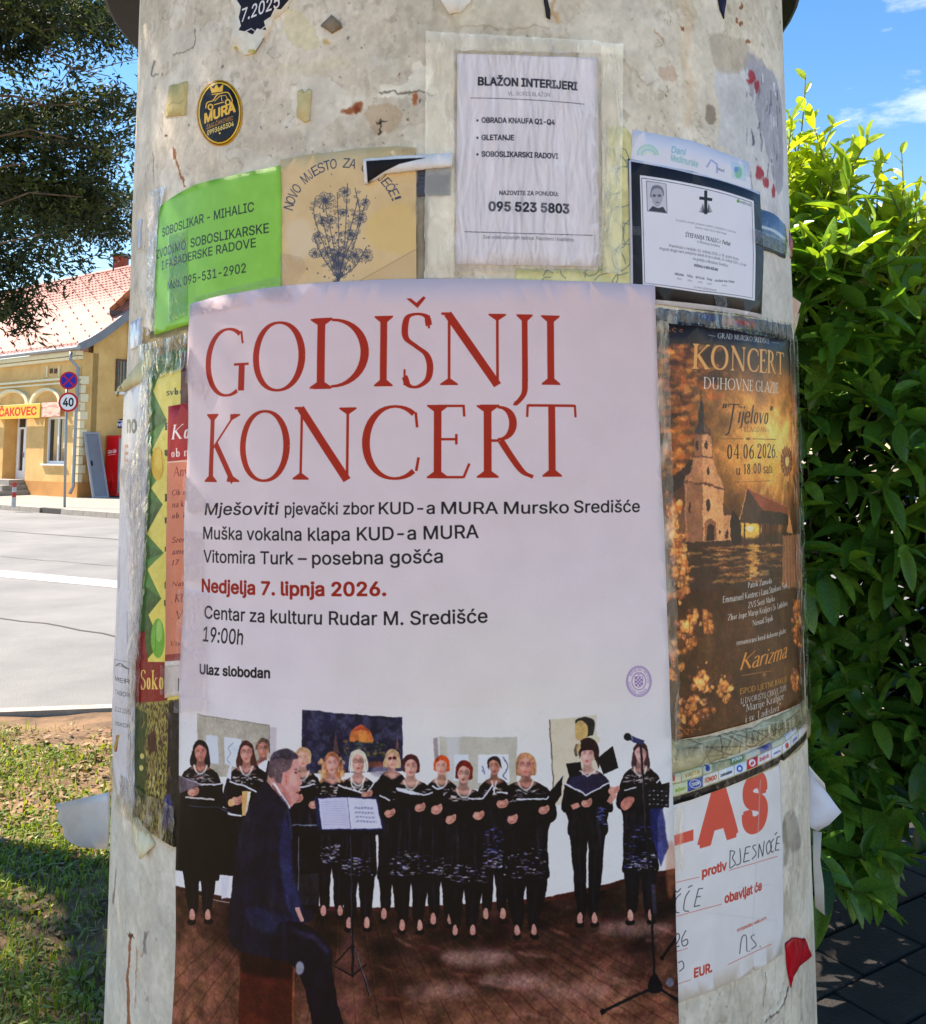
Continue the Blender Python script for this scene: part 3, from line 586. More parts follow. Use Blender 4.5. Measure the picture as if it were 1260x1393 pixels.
# round violet stamp with a checkered shield and ring lettering
for r_ in (17.2, 15.6, 9.6): s.line([(866 + r_ * .96 * math.cos(a), 925.5 + r_ * 1.2 * math.sin(a)) for a in np.linspace(0, 6.3, 40)], .9, (132, 84, 170), .85)
for k_, ch in enumerate('REPUBLIKA HRVATSKA * MURSKO SREDIŠĆE * '):
    a = k_ / 39 * 2 * math.pi - 2.6
    if ch in ' *': continue
    g, _ = sans(ch); cx_, cy_ = 866 + 11.4 * math.cos(a), 925.5 + 14.2 * math.sin(a); ux, uy = -math.sin(a), math.cos(a)
    s.fill([s.t([(cx_ + ux * (q[0] - .5) * 1.6 + math.cos(a) * q[1] * 2.6, cy_ + uy * (q[0] - .5) * 2 + math.sin(a) * q[1] * 3.2) for q in t_]) for t_ in g], (132, 84, 170), .85)
for i in range(4):
    for j in range(5):
        if (i + j) % 2 == 0: s.poly([(861.5 + i * 2.3, 920 + j * 2.4), (863.8 + i * 2.3, 920 + j * 2.4), (863.8 + i * 2.3, 922.4 + j * 2.4), (861.5 + i * 2.3, 922.4 + j * 2.4)], (124, 72, 166), .9)
s.line([(861, 919), (861, 930), (866, 934), (871, 930), (871, 919), (861, 919)], .8, (124, 72, 166), .8); s.line([(860, 917), (863, 914), (866, 917), (869, 914), (872, 917)], .9, (124, 72, 166), .8)
# --- the photograph printed in the lower half: a choir in a hall
WALL = (222, 220, 224)
full = [np.array([(0, 0), (W, 0), (W, H), (0, H)], float)]
yf = 1196
s.blob([(230, 985), (560, 1000), (930, 985), (940, 1240), (220, 1240)], (232, 224, 222), .5, 14)
# wooden floor
flr = fbm(H, W, 120, 51); fl2 = fbm(H, W, 26, 52, 4, cellx=60); t0, t1 = s.t([(238, 1215)])[0][1], s.t([(600, 1393)])[0][1]
g_ = np.clip((np.arange(H)[:, None] - t0) / (t1 - t0), 0, 1); fc = np.array([48, 29, 25]) * (1 - g_[..., None]) + np.array([104, 66, 52]) * g_[..., None]
fc = fc + (flr - .45)[..., None] * np.array([84, 56, 46]) + (fl2 - .5)[..., None] * np.array([70, 46, 38]); fc = np.clip(fc, 8, 200)
FLOOR = [(200, 1202), (243, 1207), (330, 1228), (420, 1234), (590, 1234), (700, 1226), (752, 1220), (860, 1195), (930, 1180), (950, 1500), (200, 1500)]
s.poly(FLOOR, fc)
s.line([(752, 1218), (860, 1193), (925, 1178)], 7, (58, 26, 22)); s.line([(243, 1204), (330, 1224), (420, 1231), (592, 1232)], 6, (60, 30, 30)); s.line([(590, 1231), (700, 1225), (754, 1218)], 6, (70, 34, 30))
r = random.Random(8)
for k_ in range(26):     # plank joints run to a vanishing point
    x = 180 + k_ * 34; vx = 470 + (x - 470) * .45
    s.line([(vx, 1238), (x, 1400), (x + (x - vx) * .4, 1465)], 1.1, (38, 16, 12), .55); s.line([(vx + 2, 1238), (x + 3, 1400)], .8, (150, 84, 66), .22)
for k_ in range(90):
    x = r.uniform(520, 915); y = r.uniform(1262, 1430); s.ell(x, y, r.uniform(6, 26), r.uniform(1, 3.5), r.choice([(150, 92, 74), (134, 74, 56), (64, 30, 24), (170, 120, 104)]), r.uniform(.2, .5), 2, rot=r.uniform(-.1, .5))
for (x, y, a_) in ((650, 1300, .5), (700, 1330, .42), (780, 1345, .3), (860, 1260, .35), (600, 1345, .3)): s.ell(x, y, 50, 11, (206, 160, 150), a_, 7)
s.ell(480, 1330, 20, 60, (150, 90, 84), .3, 8)
for (x0, x1) in ((318, 350), (600, 612), (628, 640), (672, 690)): s.ell((x0 + x1) / 2, 1262, (x1 - x0) / 2, 16, (36, 16, 16), .7, 4)
# pictures on the wall
s.poly([(274, 970), (370, 984), (369, 1060), (274, 1050)], (172, 164, 150)); s.line([(274, 970), (370, 984), (370, 1050)], 1, (120, 110, 104)); s.poly([(371, 986), (380, 989), (378, 1046), (371, 1046)], (190, 178, 186), .8, 1)
s.poly([(285, 998), (301, 1000), (302, 1038), (286, 1034)], (206, 214, 226)); s.poly([(309, 1001), (333, 1004), (330, 1042), (310, 1038)], (210, 218, 230)); s.line([(322, 1008), (315, 1016), (318, 1024), (313, 1032), (318, 1038)], 1, (130, 136, 150), .8, curve=True)
s.poly([(414, 964), (549, 973.5), (550, 1046), (413, 1050)], (30, 30, 52))
m_ = fbm(H, W, 16, 55); s.poly([(414, 964), (549, 973.5), (550, 1046), (413, 1050)], (60, 60, 84), .8, mask=np.clip((m_ - .45) * 5, 0, 1))
s.poly([(478, 1007), (479, 995), (486, 988), (494, 985), (505, 991), (508, 1001), (510, 1010)], (190, 108, 60)); s.poly([(479, 994), (486, 987), (494, 984), (507, 993), (494, 991)], (160, 74, 46)); s.poly([(490, 993), (500, 994), (500, 1008), (490, 1007)], (216, 138, 70), .8)
for k_ in range(60): s.ell(r.uniform(470, 530), r.uniform(1004, 1026), r.uniform(1, 4), r.uniform(1, 3), r.choice([(20, 26, 30), (36, 48, 40), (66, 84, 60), (110, 90, 60)]), .7)
s.poly([(459, 993), (462, 1010), (464, 1024), (456, 1022)], (120, 84, 80), .8, .7); s.poly([(542, 1000), (545, 1018), (540, 1018)], (120, 84, 70), .7)
s.ell(520, 1047, 14, 8, (130, 120, 140), .7, 2); s.ell(515, 1038, 16, 4, (130, 70, 54), .8, 1)
s.poly([(598, 1000), (703, 1000), (703, 1070), (598, 1070)], (190, 184, 170)); s.line([(599, 1070), (599, 1000), (703, 1000), (703, 1062)], 1.2, (232, 232, 232)); s.poly([(591, 1003), (597, 1002), (597, 1040), (592, 1036)], (150, 136, 140), .8)
s.poly([(609, 1001), (625, 1001), (625, 1060), (609, 1060)], (206, 206, 210), .7, 1); s.poly([(618, 1025), (637, 1025), (637, 1060), (618, 1060)], (214, 222, 236)); s.poly([(650, 1024), (691, 1024), (692, 1062), (650, 1062)], (222, 228, 238))
s.line([(683, 1028), (690, 1040), (684, 1052), (688, 1058)], 1.6, (60, 60, 90), .8, curve=True); s.line([(655, 1046), (659, 1052), (656, 1040)], 1.4, (60, 70, 120), .8)
s.poly([(746, 977), (809, 971), (812, 1090), (752, 1093)], (214, 200, 176)); s.line([(746, 977), (752, 1093)], 1.5, (84, 74, 66)); s.blob([(781, 983), (784, 976), (796, 974), (806, 979), (807, 992), (801, 1002), (794, 1000), (788, 1008)], (40, 38, 36)); s.blob([(781, 984), (788, 978), (796, 984), (797, 998), (790, 1004), (781, 1003)], (202, 164, 104)); s.line([(783, 1010), (781, 1018), (783, 1026)], 4, (60, 50, 44), .8); s.ell(786, 1016, 4, 8, (196, 160, 100), .8, 1)
s.line([(752, 1093), (920, 1072)], 1, (190, 184, 184), .0)
SKIN = (216, 158, 142)
def glitter(x0, x1, y0, y1, n, seed, cols=((206, 202, 214), (160, 156, 176), (120, 104, 100), (96, 96, 150)), a=.75, h=1.1):
    q = random.Random(seed)
    for _ in range(n):
        x = q.gauss((x0 + x1) / 2, (x1 - x0) / 3.6); y = q.uniform(y0, y1)
        if x0 < x < x1: s.ell(x, y, q.uniform(1., 4.2), q.uniform(.4, h), q.choice(cols), a * q.uniform(.4, 1), rot=q.uniform(-.25, .25))
BLK = (13, 11, 17)
def singer(cx, cy, k, hair, style, sh, feet, hem=None, gl=True, skin=SKIN, wid=1., glasses=False, pearl=True, chest=22, mouth=1, tilt=0., legs=True, gap=6, glh=14, blue=0):
    sh *= 1.1
    f = k * 1.42; sy = cy + f * 1.75; hem = hem or feet - 78; dk = tuple(int(v * .72) for v in skin); hd = tuple(int(v * .6) for v in hair); hl = tuple(min(255, int(v * 1.35 + 12)) for v in hair)
    if legs:
        for sx in (-1, 1):
            s.blob([(cx + sx * sh * .86, hem - 8), (cx + sx * .2, hem - 8), (cx + sx * gap * .3, hem + 26), (cx + sx * gap * .7, feet - 15), (cx + sx * (gap + 9), feet - 15), (cx + sx * (sh * .82), hem + 25)], BLK)
            s.ell(cx + sx * (gap + 5.5), feet - 9, 3.6, 9, (196, 140, 128)); s.ell(cx + sx * (gap + 6), feet - 1, 6, 4.4, (10, 8, 12)); s.ell(cx + sx * (gap + 5.5), feet - 5.5, 3.2, 3, (190, 132, 120))
    s.blob([(cx - k * .9, sy - 3), (cx - sh * .8, sy + 4), (cx - sh, sy + 16), (cx - sh * 1.12, sy + 44), (cx - sh * .95, sy + 70), (cx - sh * .96, hem - 20), (cx - sh * .95, hem + 4), (cx, hem + 7), (cx + sh * .95, hem + 3), (cx + sh * .96, hem - 20), (cx + sh * .95, sy + 70), (cx + sh * 1.12, sy + 44), (cx + sh, sy + 16), (cx + sh * .8, sy + 4), (cx + k * .9, sy - 3)], BLK)
    q2 = random.Random(int(cx * 7))
    for sx in (-1, 1):   # upper arm, elbow, forearm raised towards the folder
        s.blob([(cx + sx * sh * .72, sy + 5), (cx + sx * sh * 1.06, sy + 13), (cx + sx * sh * 1.32, sy + 44 + q2.uniform(-4, 4)), (cx + sx * sh * 1.1, sy + 54), (cx + sx * sh * .5, sy + 48), (cx + sx * sh * .7, sy + 30)], BLK)
        s.line([(cx + sx * sh * 1.18, sy + 24), (cx + sx * sh * 1.1, sy + 46)], 1.2, (58, 54, 66), .5, .6); s.line([(cx + sx * sh * .5, sy + 60), (cx + sx * sh * .62, hem - 16)], 1.6, (44, 40, 52), .6, .8)
    for k_ in range(9): x_ = cx + q2.uniform(-.8, .8) * sh; y_ = sy + q2.uniform(30, 70); s.line([(x_, y_), (x_ + q2.uniform(-4, 4), y_ + q2.uniform(15, 60))], q2.uniform(1, 3), q2.choice([(46, 42, 54), (36, 34, 44), (58, 52, 62)]), .4, 1.2)
    for sx in (-1, 1): s.line([(cx + sx * sh * .45, hem + 12), (cx + sx * (gap + 3), feet - 20)], 1.6, (44, 40, 52), .5, .8)
    if gl:
        glitter(cx - sh * .9, cx + sh * .9, sy + 8, sy + chest, 42, int(cx), cols=((226, 216, 206), (170, 160, 170), (120, 90, 80), (190, 176, 170)), a=.9)
        glitter(cx - sh, cx + sh, hem - 8 - glh, hem + 2, 64, int(cx) + 1, a=.8)
    if blue: glitter(cx - sh, cx + sh, hem - 60, hem, 40, int(cx) + 5, cols=((60, 70, 150), (110, 120, 190)), a=.8)
    # back of the hair
    if style == 'long': s.blob([(cx - k * 1.15, cy - f * .4), (cx - k * .7, cy - f * 1.2), (cx + k * .2, cy - f * 1.42), (cx + k * 1.05, cy - f * .9), (cx + k * 1.35, cy + f * .2), (cx + k * 1.6, cy + f * 1.2), (cx + k * 1.2, cy + f * 1.7), (cx - k * 1.2, cy + f * 1.6), (cx - k * 1.6, cy + f * 1.1), (cx - k * 1.4, cy + f * .2)], hair)
    elif style == 'bob': s.blob([(cx - k * 1.35, cy - f * .2), (cx - k * 1., cy - f * 1.05), (cx, cy - f * 1.42), (cx + k * 1.05, cy - f * 1.05), (cx + k * 1.5, cy - f * .1), (cx + k * 1.45, cy + f * .75), (cx + k * .9, cy + f * .95), (cx - k * .9, cy + f * .95), (cx - k * 1.4, cy + f * .7)], hair)
    elif style == 'short': s.blob([(cx - k * 1.25, cy), (cx - k * 1.2, cy - f * .75), (cx - k * .5, cy - f * 1.35), (cx + k * .5, cy - f * 1.35), (cx + k * 1.25, cy - f * .8), (cx + k * 1.35, cy), (cx + k * 1.1, cy + f * .6), (cx - k * 1.05, cy + f * .5)], hair)
    else: s.blob([(cx - k * 1.05, cy), (cx - k * 1., cy - f * .8), (cx, cy - f * 1.25), (cx + k * 1., cy - f * .8), (cx + k * 1.05, cy), (cx, cy + f * .5)], hair)
    s.poly([(cx - k * .55, cy + f * .5), (cx + k * .55, cy + f * .5), (cx + k * .65, cy + f * 1.3), (cx + k * 1.7, sy + 1), (cx, sy + 7), (cx - k * 1.7, sy + 1), (cx - k * .65, cy + f * 1.3)], dk, .98, .7)
    s.poly([(cx - k * 1.2, sy - 1), (cx + k * 1.2, sy - 1), (cx, sy + 5)], skin, .8, .7)
    if pearl: s.line([(cx - k * 1.05, sy - 4), (cx - k * .7, sy + 5), (cx, sy + 9), (cx + k * .7, sy + 5), (cx + k * 1.05, sy - 4)], 1.7, (240, 234, 224), 1, .3, curve=True)
    # face
    tilt += q2.uniform(-.12, .12); F_ = lambda u, v: (cx + (u + tilt * v) * k, cy + v * f)
    s.blob([F_(-.92, -.3), F_(-.75, -.85), F_(0, -1.05), F_(.75, -.85), F_(.92, -.3), F_(.86, .3), F_(.5, .85), F_(0, 1.03), F_(-.5, .85), F_(-.86, .3)], skin)
    s.blob([F_(.25, -.6), F_(.9, -.4), F_(.86, .3), F_(.5, .85), F_(.3, .5)], dk, .55, 1.2); s.ell(*F_(-.35, .2), k * .34, f * .26, tuple(min(255, v + 30) for v in skin), .7, 1.2); s.ell(*F_(.38, .22), k * .25, f * .2, (min(255, skin[0] + 16), skin[1] - 4, skin[2] - 4), .5, 1.2); s.ell(*F_(0, .1), k * .14, f * .26, tuple(min(255, v + 34) for v in skin), .6, .8); s.ell(*F_(-.1, -.62), k * .5, f * .16, tuple(min(255, v + 22) for v in skin), .6, 1)
    for sx in (-1, 1):
        s.ell(*F_(sx * .40, -.2), k * .19, f * .07, (84, 52, 48), .75, .6); s.line([F_(sx * .2, -.36), F_(sx * .6, -.38)], .7, hd, .45)
        if glasses: s.line([(F_(sx * .42, -.16)[0] + k * .33 * math.cos(a), F_(sx * .42, -.16)[1] + f * .19 * math.sin(a)) for a in np.linspace(0, 6.3, 12)], .7, (70, 50, 50), .7)
    s.line([F_(.02, -.1), F_(.1, .26), F_(-.08, .3)], .9, tuple(int(v * .6) for v in skin), .7)
    s.ell(*F_(0, .58), k * .26, f * (.08 + .04 * mouth), (168, 78, 74), .8, .6)
    if mouth: s.ell(*F_(0, .59), k * .14, f * .05, (96, 36, 38), .7, .5)
    # fringe
    if style == 'bangs': s.blob([F_(-1.1, -.3), F_(-1., -.95), F_(0, -1.35), F_(1.1, -.95), F_(1.2, .1), F_(.92, -.1), F_(.7, -.5), F_(-.6, -.46), F_(-.92, -.3)], hair)
    else: s.blob([F_(-1.1, 0), F_(-1.1, -.75), F_(-.3, -1.28), F_(.6, -1.25), F_(1.15, -.7), F_(1.1, .05), F_(.84, -.45), F_(.3, -.78), F_(-.2, -.86), F_(-.8, -.5)], hair)
    for q in range(26):
        a = q2.uniform(-3.3, .2); r0, r1 = q2.uniform(.95, 1.2), q2.uniform(1.1, 1.32); dn = q2.uniform(.1, .5)
        s.line([(cx + k * r0 * math.cos(a), cy - f * .2 + f * .95 * math.sin(a)), (cx + k * r1 * math.cos(a + (dn if math.cos(a) > 0 else -dn)), cy - f * .1 + f * 1.1 * math.sin(a + (dn if math.cos(a) > 0 else -dn)))], q2.uniform(.7, 1.6), q2.choice([hl, hd, hair, tuple(int(v * .8) for v in hair)]), .65)
    for q in range(0): a = -2.9 + q * .42; s.line([(cx + k * 1.02 * math.cos(a), cy - f * .25 + f * .95 * math.sin(a)), (cx + k * 1.22 * math.cos(a + .25), cy - f * .1 + f * 1.08 * math.sin(a + .25))], 1., hl, .5)
    if style in ('long', 'bob'):
        for sx in (-1, 1):
            for q in range(3): s.line([(cx + sx * k * (1.05 + .12 * q), cy - f * .2), (cx + sx * k * (1.15 + .14 * q), cy + f * (.9 if style == 'bob' else 1.4))], 1., (hl, hd)[q % 2], .55, curve=False)
def folder(pts, hands=(), both=True, edge=2.2):
    """open black song folder: left tip, spine top, right tip"""
    (x0, y0), (x1, y1), (x2, y2) = pts
    s.poly([(x0, y0), (x1, y1), (x2, y2), (x2 - 2, y2 + 26), (x1, y1 + 24), (x0 + 5, y0 + 24)], (10, 9, 13)); s.line([(x0, y0 + 1), (x1, y1), (x2, y2 + 1)], edge, (214, 212, 222))
    for hx, hy in hands:
        s.blob([(hx - 7, hy + 2), (hx - 5, hy - 4), (hx + 1, hy - 5), (hx + 6, hy - 7), (hx + 8, hy - 2), (hx + 5, hy + 4), (hx - 2, hy + 6)], (190, 128, 114))
        for q in range(3): s.line([(hx - 2, hy - 2 + q * 2.6), (hx + 6, hy - 3.6 + q * 2.6)], .9, (120, 66, 60), .7)
        s.ell(hx - 1, hy - 1, 3, 2, (222, 170, 154), .6, .6)
# back row
singer(361.5, 1017, 8, (96, 74, 66), 'man', 16, 1240, gl=False, legs=False, pearl=False, glasses=True, skin=(176, 116, 100), mouth=0, hem=1130)
s.poly([(354, 1040), (361, 1034), (370, 1030), (368, 1050), (356, 1044)], (222, 220, 230)); s.poly([(368, 1032), (376, 1040), (376, 1060), (364, 1056)], (20, 22, 32))
singer(415, 1030, 8, (192, 150, 112), 'short', 20, 1250, hem=1180, legs=False)
singer(535, 1032, 7.6, (196, 158, 118), 'bob', 18, 1250, hem=1190, glasses=True, pearl=False, gl=False)
for sx in (-1, 1): s.ell(535 + sx * 3.1, 1029.5, 2.7, 2.1, (66, 26, 26), .95)
singer(601, 1041, 8, (178, 70, 32), 'short', 20, 1256, hem=1186, skin=(212, 150, 134))
singer(672, 1041, 7.6, (40, 30, 32), 'pulled', 19, 1250, hem=1176, pearl=False, blue=1, skin=(192, 128, 112))
for sx in (-1, 1): s.line([(672 + sx * 3, 1060), (672 - sx * 1, 1078)], 1.6, (228, 220, 224))
# front row
singer(277.5, 1022, 8.4, (24, 18, 24), 'long', 22, 1252, hem=1176, skin=(176, 112, 100), mouth=0, gap=5, tilt=.1)
singer(339, 1023, 8.4, (66, 36, 32), 'long', 22, 1252, hem=1180, glasses=True, skin=(200, 136, 124), legs=False)
singer(454, 1038, 8.4, (166, 104, 74), 'long', 20, 1246, hem=1168, pearl=False, gl=True, skin=(210, 150, 136))
for q in range(34):
    a = random.Random(q).uniform(0, 6.28); sx = 1 if q % 2 else -1; s.ell(454 + sx * random.Random(q + 9).uniform(9, 17), 1038 + random.Random(q + 4).uniform(-8, 24), 2.2, 3, random.Random(q).choice([(196, 140, 96), (140, 78, 52), (214, 170, 120)]), .7)
singer(489, 1036, 9, (214, 204, 184), 'bob', 23, 1262, hem=1186, glasses=True, skin=(208, 150, 138), tilt=-.08)
for sx in (-1, 1): s.ell(489 + sx * 10.5, 1048, 1, 3.4, (240, 236, 230))
s.line([(479, 1056), (481, 1068), (488, 1075), (495, 1068), (498, 1056)], 1.5, (230, 222, 214), curve=True)
singer(560, 1041, 8.8, (70, 32, 34), 'short', 25, 1265, hem=1186, glh=22)
singer(631, 1051, 9, (112, 32, 26), 'short', 25, 1272, hem=1196, glasses=True, chest=14)
singer(714, 1040, 9.4, (168, 118, 86), 'bob', 29, 1272, hem=1190, glasses=True, skin=(200, 134, 118), chest=26, glh=30)
singer(797, 1026, 9.2, (42, 20, 22), 'bangs', 24, 1256, hem=1130, skin=(218, 164, 152), chest=14, gl=False, gap=4, glh=8, mouth=1, tilt=-.1)
s.ell(804, 1004, 10, 6, (216, 204, 178)); s.blob([(788, 1014), (790, 1004), (798, 1001), (808, 1006), (812, 1020), (812, 1044), (807, 1030), (800, 1014)], (42, 20, 22)); s.poly([(768, 1036), (788, 1034), (790, 1054), (774, 1060)], BLK); s.poly([(810, 1030), (831, 1013), (838, 1043), (818, 1052)], BLK)
s.blob([(772, 1060), (790, 1052), (812, 1052), (826, 1062), (818, 1080), (796, 1086), (776, 1078)], (34, 30, 54)); s.line([(786, 1046), (797, 1054), (809, 1044)], 1.8, (226, 208, 196)); glitter(810, 822, 1096, 1120, 26, 77, ((70, 90, 180), (130, 140, 200)))
singer(868, 1024, 8.2, (60, 36, 40), 'long', 22, 1252, hem=1180, skin=(206, 148, 138), chest=20, mouth=0, gap=8, blue=1)
s.poly([(880, 1098), (897, 1096), (905, 1150), (895, 1176), (884, 1140)], (30, 38, 92), .85, 1); s.line([(884, 1200), (886, 1240)], 8, (70, 66, 84), .7, 1)
# folders and hands
folder([(245, 1051), (279, 1066), (308, 1063)], [(268, 1076)]); s.poly([(245, 1051), (279, 1066), (250, 1078)], (96, 84, 92)); s.poly([(312, 1056), (317, 1038), (320, 1040), (318, 1060)], (212, 214, 230))
folder([(316, 1060), (334, 1067), (353, 1075)], [(326, 1087)]); folder([(398, 1069), (414, 1068), (432, 1063)], [(408, 1084), (430, 1092)])
folder([(462, 1064), (498, 1079), (517, 1055)], [(500, 1080)]); folder([(517, 1079), (525, 1083), (532, 1085)], [(532, 1104)])
folder([(540, 1069), (578, 1079), (604, 1070)], [(572, 1096)]); s.poly([(540, 1068), (575, 1080), (560, 1079), (542, 1074)], (214, 214, 230))
folder([(588, 1066), (596, 1072), (604, 1068)], [(594, 1099)]); folder([(636, 1083), (656, 1084), (670, 1064)], [(613, 1112), (651, 1107)])
folder([(675, 1074), (682, 1075), (690, 1076)], [(682, 1091)]); folder([(702, 1084), (742, 1084), (764, 1053)], [(696, 1112), (738, 1100)]); s.poly([(744, 1078), (765, 1053), (760, 1076), (749, 1092)], BLK)
folder([(765, 1062), (796, 1079), (826, 1062)], [(796, 1090), (832, 1073)]); s.line([(776, 1096), (786, 1092)], 7, (186, 124, 110)); s.line([(826, 1090), (834, 1078)], 8, (196, 136, 122))
s.poly([(846, 1073), (906, 1062), (905, 1096), (848, 1088)], BLK); s.line([(846, 1073), (862, 1069)], 1.6, (220, 218, 222)); s.line([(889, 1063), (903, 1048)], 1.6, (216, 214, 228)); s.blob([(842, 1092), (848, 1083), (858, 1082), (860, 1088), (852, 1098), (846, 1100)], (176, 112, 98))
for i in range(5):
    for j in range(4): s.ell(880 + i * 5.4, 1074 + j * 6, 1.6, 1., (190, 190, 200), .8 if (i + j) % 2 else .3)
# piano block, conductor, bench
s.poly([(243, 1090), (300, 1094), (336, 1106), (360, 1108), (350, 1190), (242, 1180)], (9, 8, 12)); s.line([(262, 1094), (300, 1096), (318, 1104)], 1.6, (70, 74, 96), .8); s.line([(258, 1083), (296, 1086)], 2.2, (214, 200, 196)); s.poly([(314, 1103), (334, 1108), (332, 1110), (314, 1106)], (222, 222, 232))
s.poly([(333, 1075), (345, 1075), (340, 1108), (333, 1108)], (212, 164, 108)); s.poly([(341, 1075), (345, 1075), (341, 1100), (338, 1106)], (236, 222, 206)); s.ell(319, 1090, 4.6, 5, (222, 160, 116))
s.poly([(305, 1190), (316, 1190), (313, 1219), (306, 1220)], (210, 208, 220)); s.poly([(262, 1180), (304, 1180), (302, 1196), (262, 1196)], BLK)
s.line([(400, 1120), (436, 1120)], 2, (120, 130, 150), .8); s.line([(410, 1135), (410, 1235)], 1.6, (150, 150, 160), .7); s.poly([(398, 1122), (440, 1122), (436, 1240), (398, 1240)], (9, 8, 13), .9); s.line([(410, 1136), (409, 1232)], 1.4, (120, 120, 132), .7)
NAVY = (22, 21, 36)
s.poly([(332, 1284), (401, 1300), (401, 1440), (326, 1440)], (74, 30, 22)); s.poly([(401, 1300), (404, 1302), (404, 1440), (401, 1440)], (130, 70, 52)); s.poly([(332, 1284), (401, 1300), (401, 1330), (331, 1320)], (30, 12, 12), .8, 4)
s.blob([(368, 1060), (352, 1078), (336, 1112), (326, 1150), (320, 1196), (316, 1240), (318, 1278), (336, 1292), (372, 1300), (404, 1300), (424, 1288), (430, 1262), (408, 1246), (412, 1216), (400, 1190), (400, 1140), (399, 1108), (386, 1082)], NAVY)
s.blob([(394, 1096), (400, 1130), (402, 1180), (414, 1230), (418, 1252), (402, 1250), (388, 1200), (384, 1150)], (36, 40, 74), .9, 3); s.blob([(340, 1230), (380, 1240), (414, 1252), (400, 1262), (350, 1262)], (34, 38, 66), .7, 3); s.line([(350, 1110), (344, 1170)], 8, (44, 36, 54), .4, 4)
s.blob([(380, 1256), (414, 1252), (440, 1270), (454, 1290), (455, 1320), (462, 1360), (478, 1440), (440, 1440), (424, 1370), (414, 1330), (396, 1306), (370, 1300)], (17, 16, 27)); s.line([(400, 1262), (430, 1272), (450, 1292)], 7, (52, 46, 76), .6, 3)
s.ell(420, 1242, 9, 9, NAVY); s.line([(408, 1232), (414, 1250)], 5, (206, 150, 140)); s.ell(411, 1314, 6, 9, (180, 182, 194), .7, 1)
s.poly(smooth_closed([(402, 1033), (408, 1030), (410, 1040), (408.5, 1047), (412, 1057), (414.5, 1064), (411, 1067), (412.5, 1072), (409.5, 1076), (410, 1081), (406, 1089), (399, 1096), (391, 1091), (380, 1076), (369, 1064), (368, 1050), (380, 1036)], 3), (204, 142, 134)); s.blob([(380, 1060), (392, 1070), (400, 1084), (398, 1094), (388, 1086)], (166, 104, 100), .8, 2); s.ell(403, 1058, 5, 9, (226, 168, 156), .7, 2); s.line([(403, 1045), (408, 1044)], 1.2, (90, 60, 60), .8); s.ell(406, 1049, 1.8, 1.2, (60, 36, 40), .9); s.line([(406, 1076), (411, 1075)], 1.4, (130, 50, 54), .9)
s.blob([(368, 1052), (369, 1038), (373, 1026), (382, 1019), (394, 1017), (404, 1022), (409, 1029), (402, 1033), (399, 1043), (394, 1048), (389, 1050), (386, 1064), (376, 1060)], (96, 76, 80)); s.blob([(371, 1032), (376, 1022), (390, 1017), (404, 1021), (409, 1028), (398, 1031), (384, 1030)], (54, 48, 62), .9, 1)
for q_ in range(46):
    r_ = random.Random(q_); x_, y_ = r_.uniform(370, 400), r_.uniform(1020, 1058)
    if x_ < 388 or y_ < 1040: s.line([(x_, y_), (x_ + 3.2, y_ + r_.uniform(-2, 3))], .7, r_.choice([(150, 128, 128), (60, 46, 54), (120, 92, 94)]), .5)
s.blob([(391, 1050), (396, 1048), (398, 1056), (396, 1066), (392, 1068), (390, 1060)], (200, 126, 118)); s.line([(393, 1053), (394, 1063)], 1, (130, 64, 62), .8); s.line([(370, 1058), (380, 1068), (390, 1084), (398, 1098)], 2.6, (226, 224, 232)); s.ell(372, 1060, 6, 4, (196, 140, 124), .8, 1); s.ell(408, 1060, 2, 3, (214, 150, 140), .9)
for k_ in range(34):
    r_ = random.Random(k_ + 500); x_ = r_.uniform(326, 404); y_ = r_.uniform(1090, 1270); s.line([(x_, y_), (x_ + r_.uniform(-8, 10), y_ + r_.uniform(14, 50))], r_.uniform(1.5, 6), r_.choice([(34, 32, 52), (12, 11, 20), (44, 42, 66), (16, 14, 24)]), .35, 2.2)
s.line([(386, 1080), (396, 1100), (400, 1140)], 2.4, (52, 54, 84), .7, 1, curve=True); s.line([(374, 1066), (392, 1092), (396, 1120)], 1.2, (8, 8, 14), .8, .5)
# music stand
s.poly([(431, 1081.5), (515, 1081.5), (524.5, 1127), (435, 1127)], (26, 30, 62)); s.poly([(436, 1084), (474, 1083), (480, 1125), (441, 1126)], (196, 194, 222)); s.poly([(474, 1083), (513, 1085), (521.5, 1124.5), (480, 1125.5)], (206, 206, 232)); s.line([(474, 1083), (480, 1126)], .8, (80, 80, 110))
for q in range(11): s.line([(440 + q * .3, 1089 + q * 3.1), (471 + q * .6, 1088.6 + q * 3.1)], .5, (130, 130, 160), .8)
for q in range(4):
    for w_ in range(3): s.line([(483 + q, 1096 + q * 6.2 + w_ * 1.1), (510 + q * 1.4, 1096 + q * 6.2 + w_ * 1.1)], .35, (120, 120, 150), .9)
    for w_ in range(6): s.ell(486 + w_ * 4.2 + q, 1097 + q * 6.2, .9, .7, (60, 60, 90), .9)
s.poly([(436, 1127), (523, 1127), (520, 1133), (440, 1133)], (12, 12, 20)); s.line([(480, 1130), (482, 1326)], 3, (14, 14, 20)); s.line([(479.4, 1135), (480.5, 1280)], .8, (90, 90, 120), .7)
for pts in ([(482, 1280), (505, 1350)], [(482, 1324), (458, 1310)], [(482, 1282), (459, 1306)], [(482, 1324), (500, 1308)]): s.line(pts, 2.2, (14, 13, 18))
s.line([(484, 1286), (506, 1350)], 1., (150, 150, 164), .7)
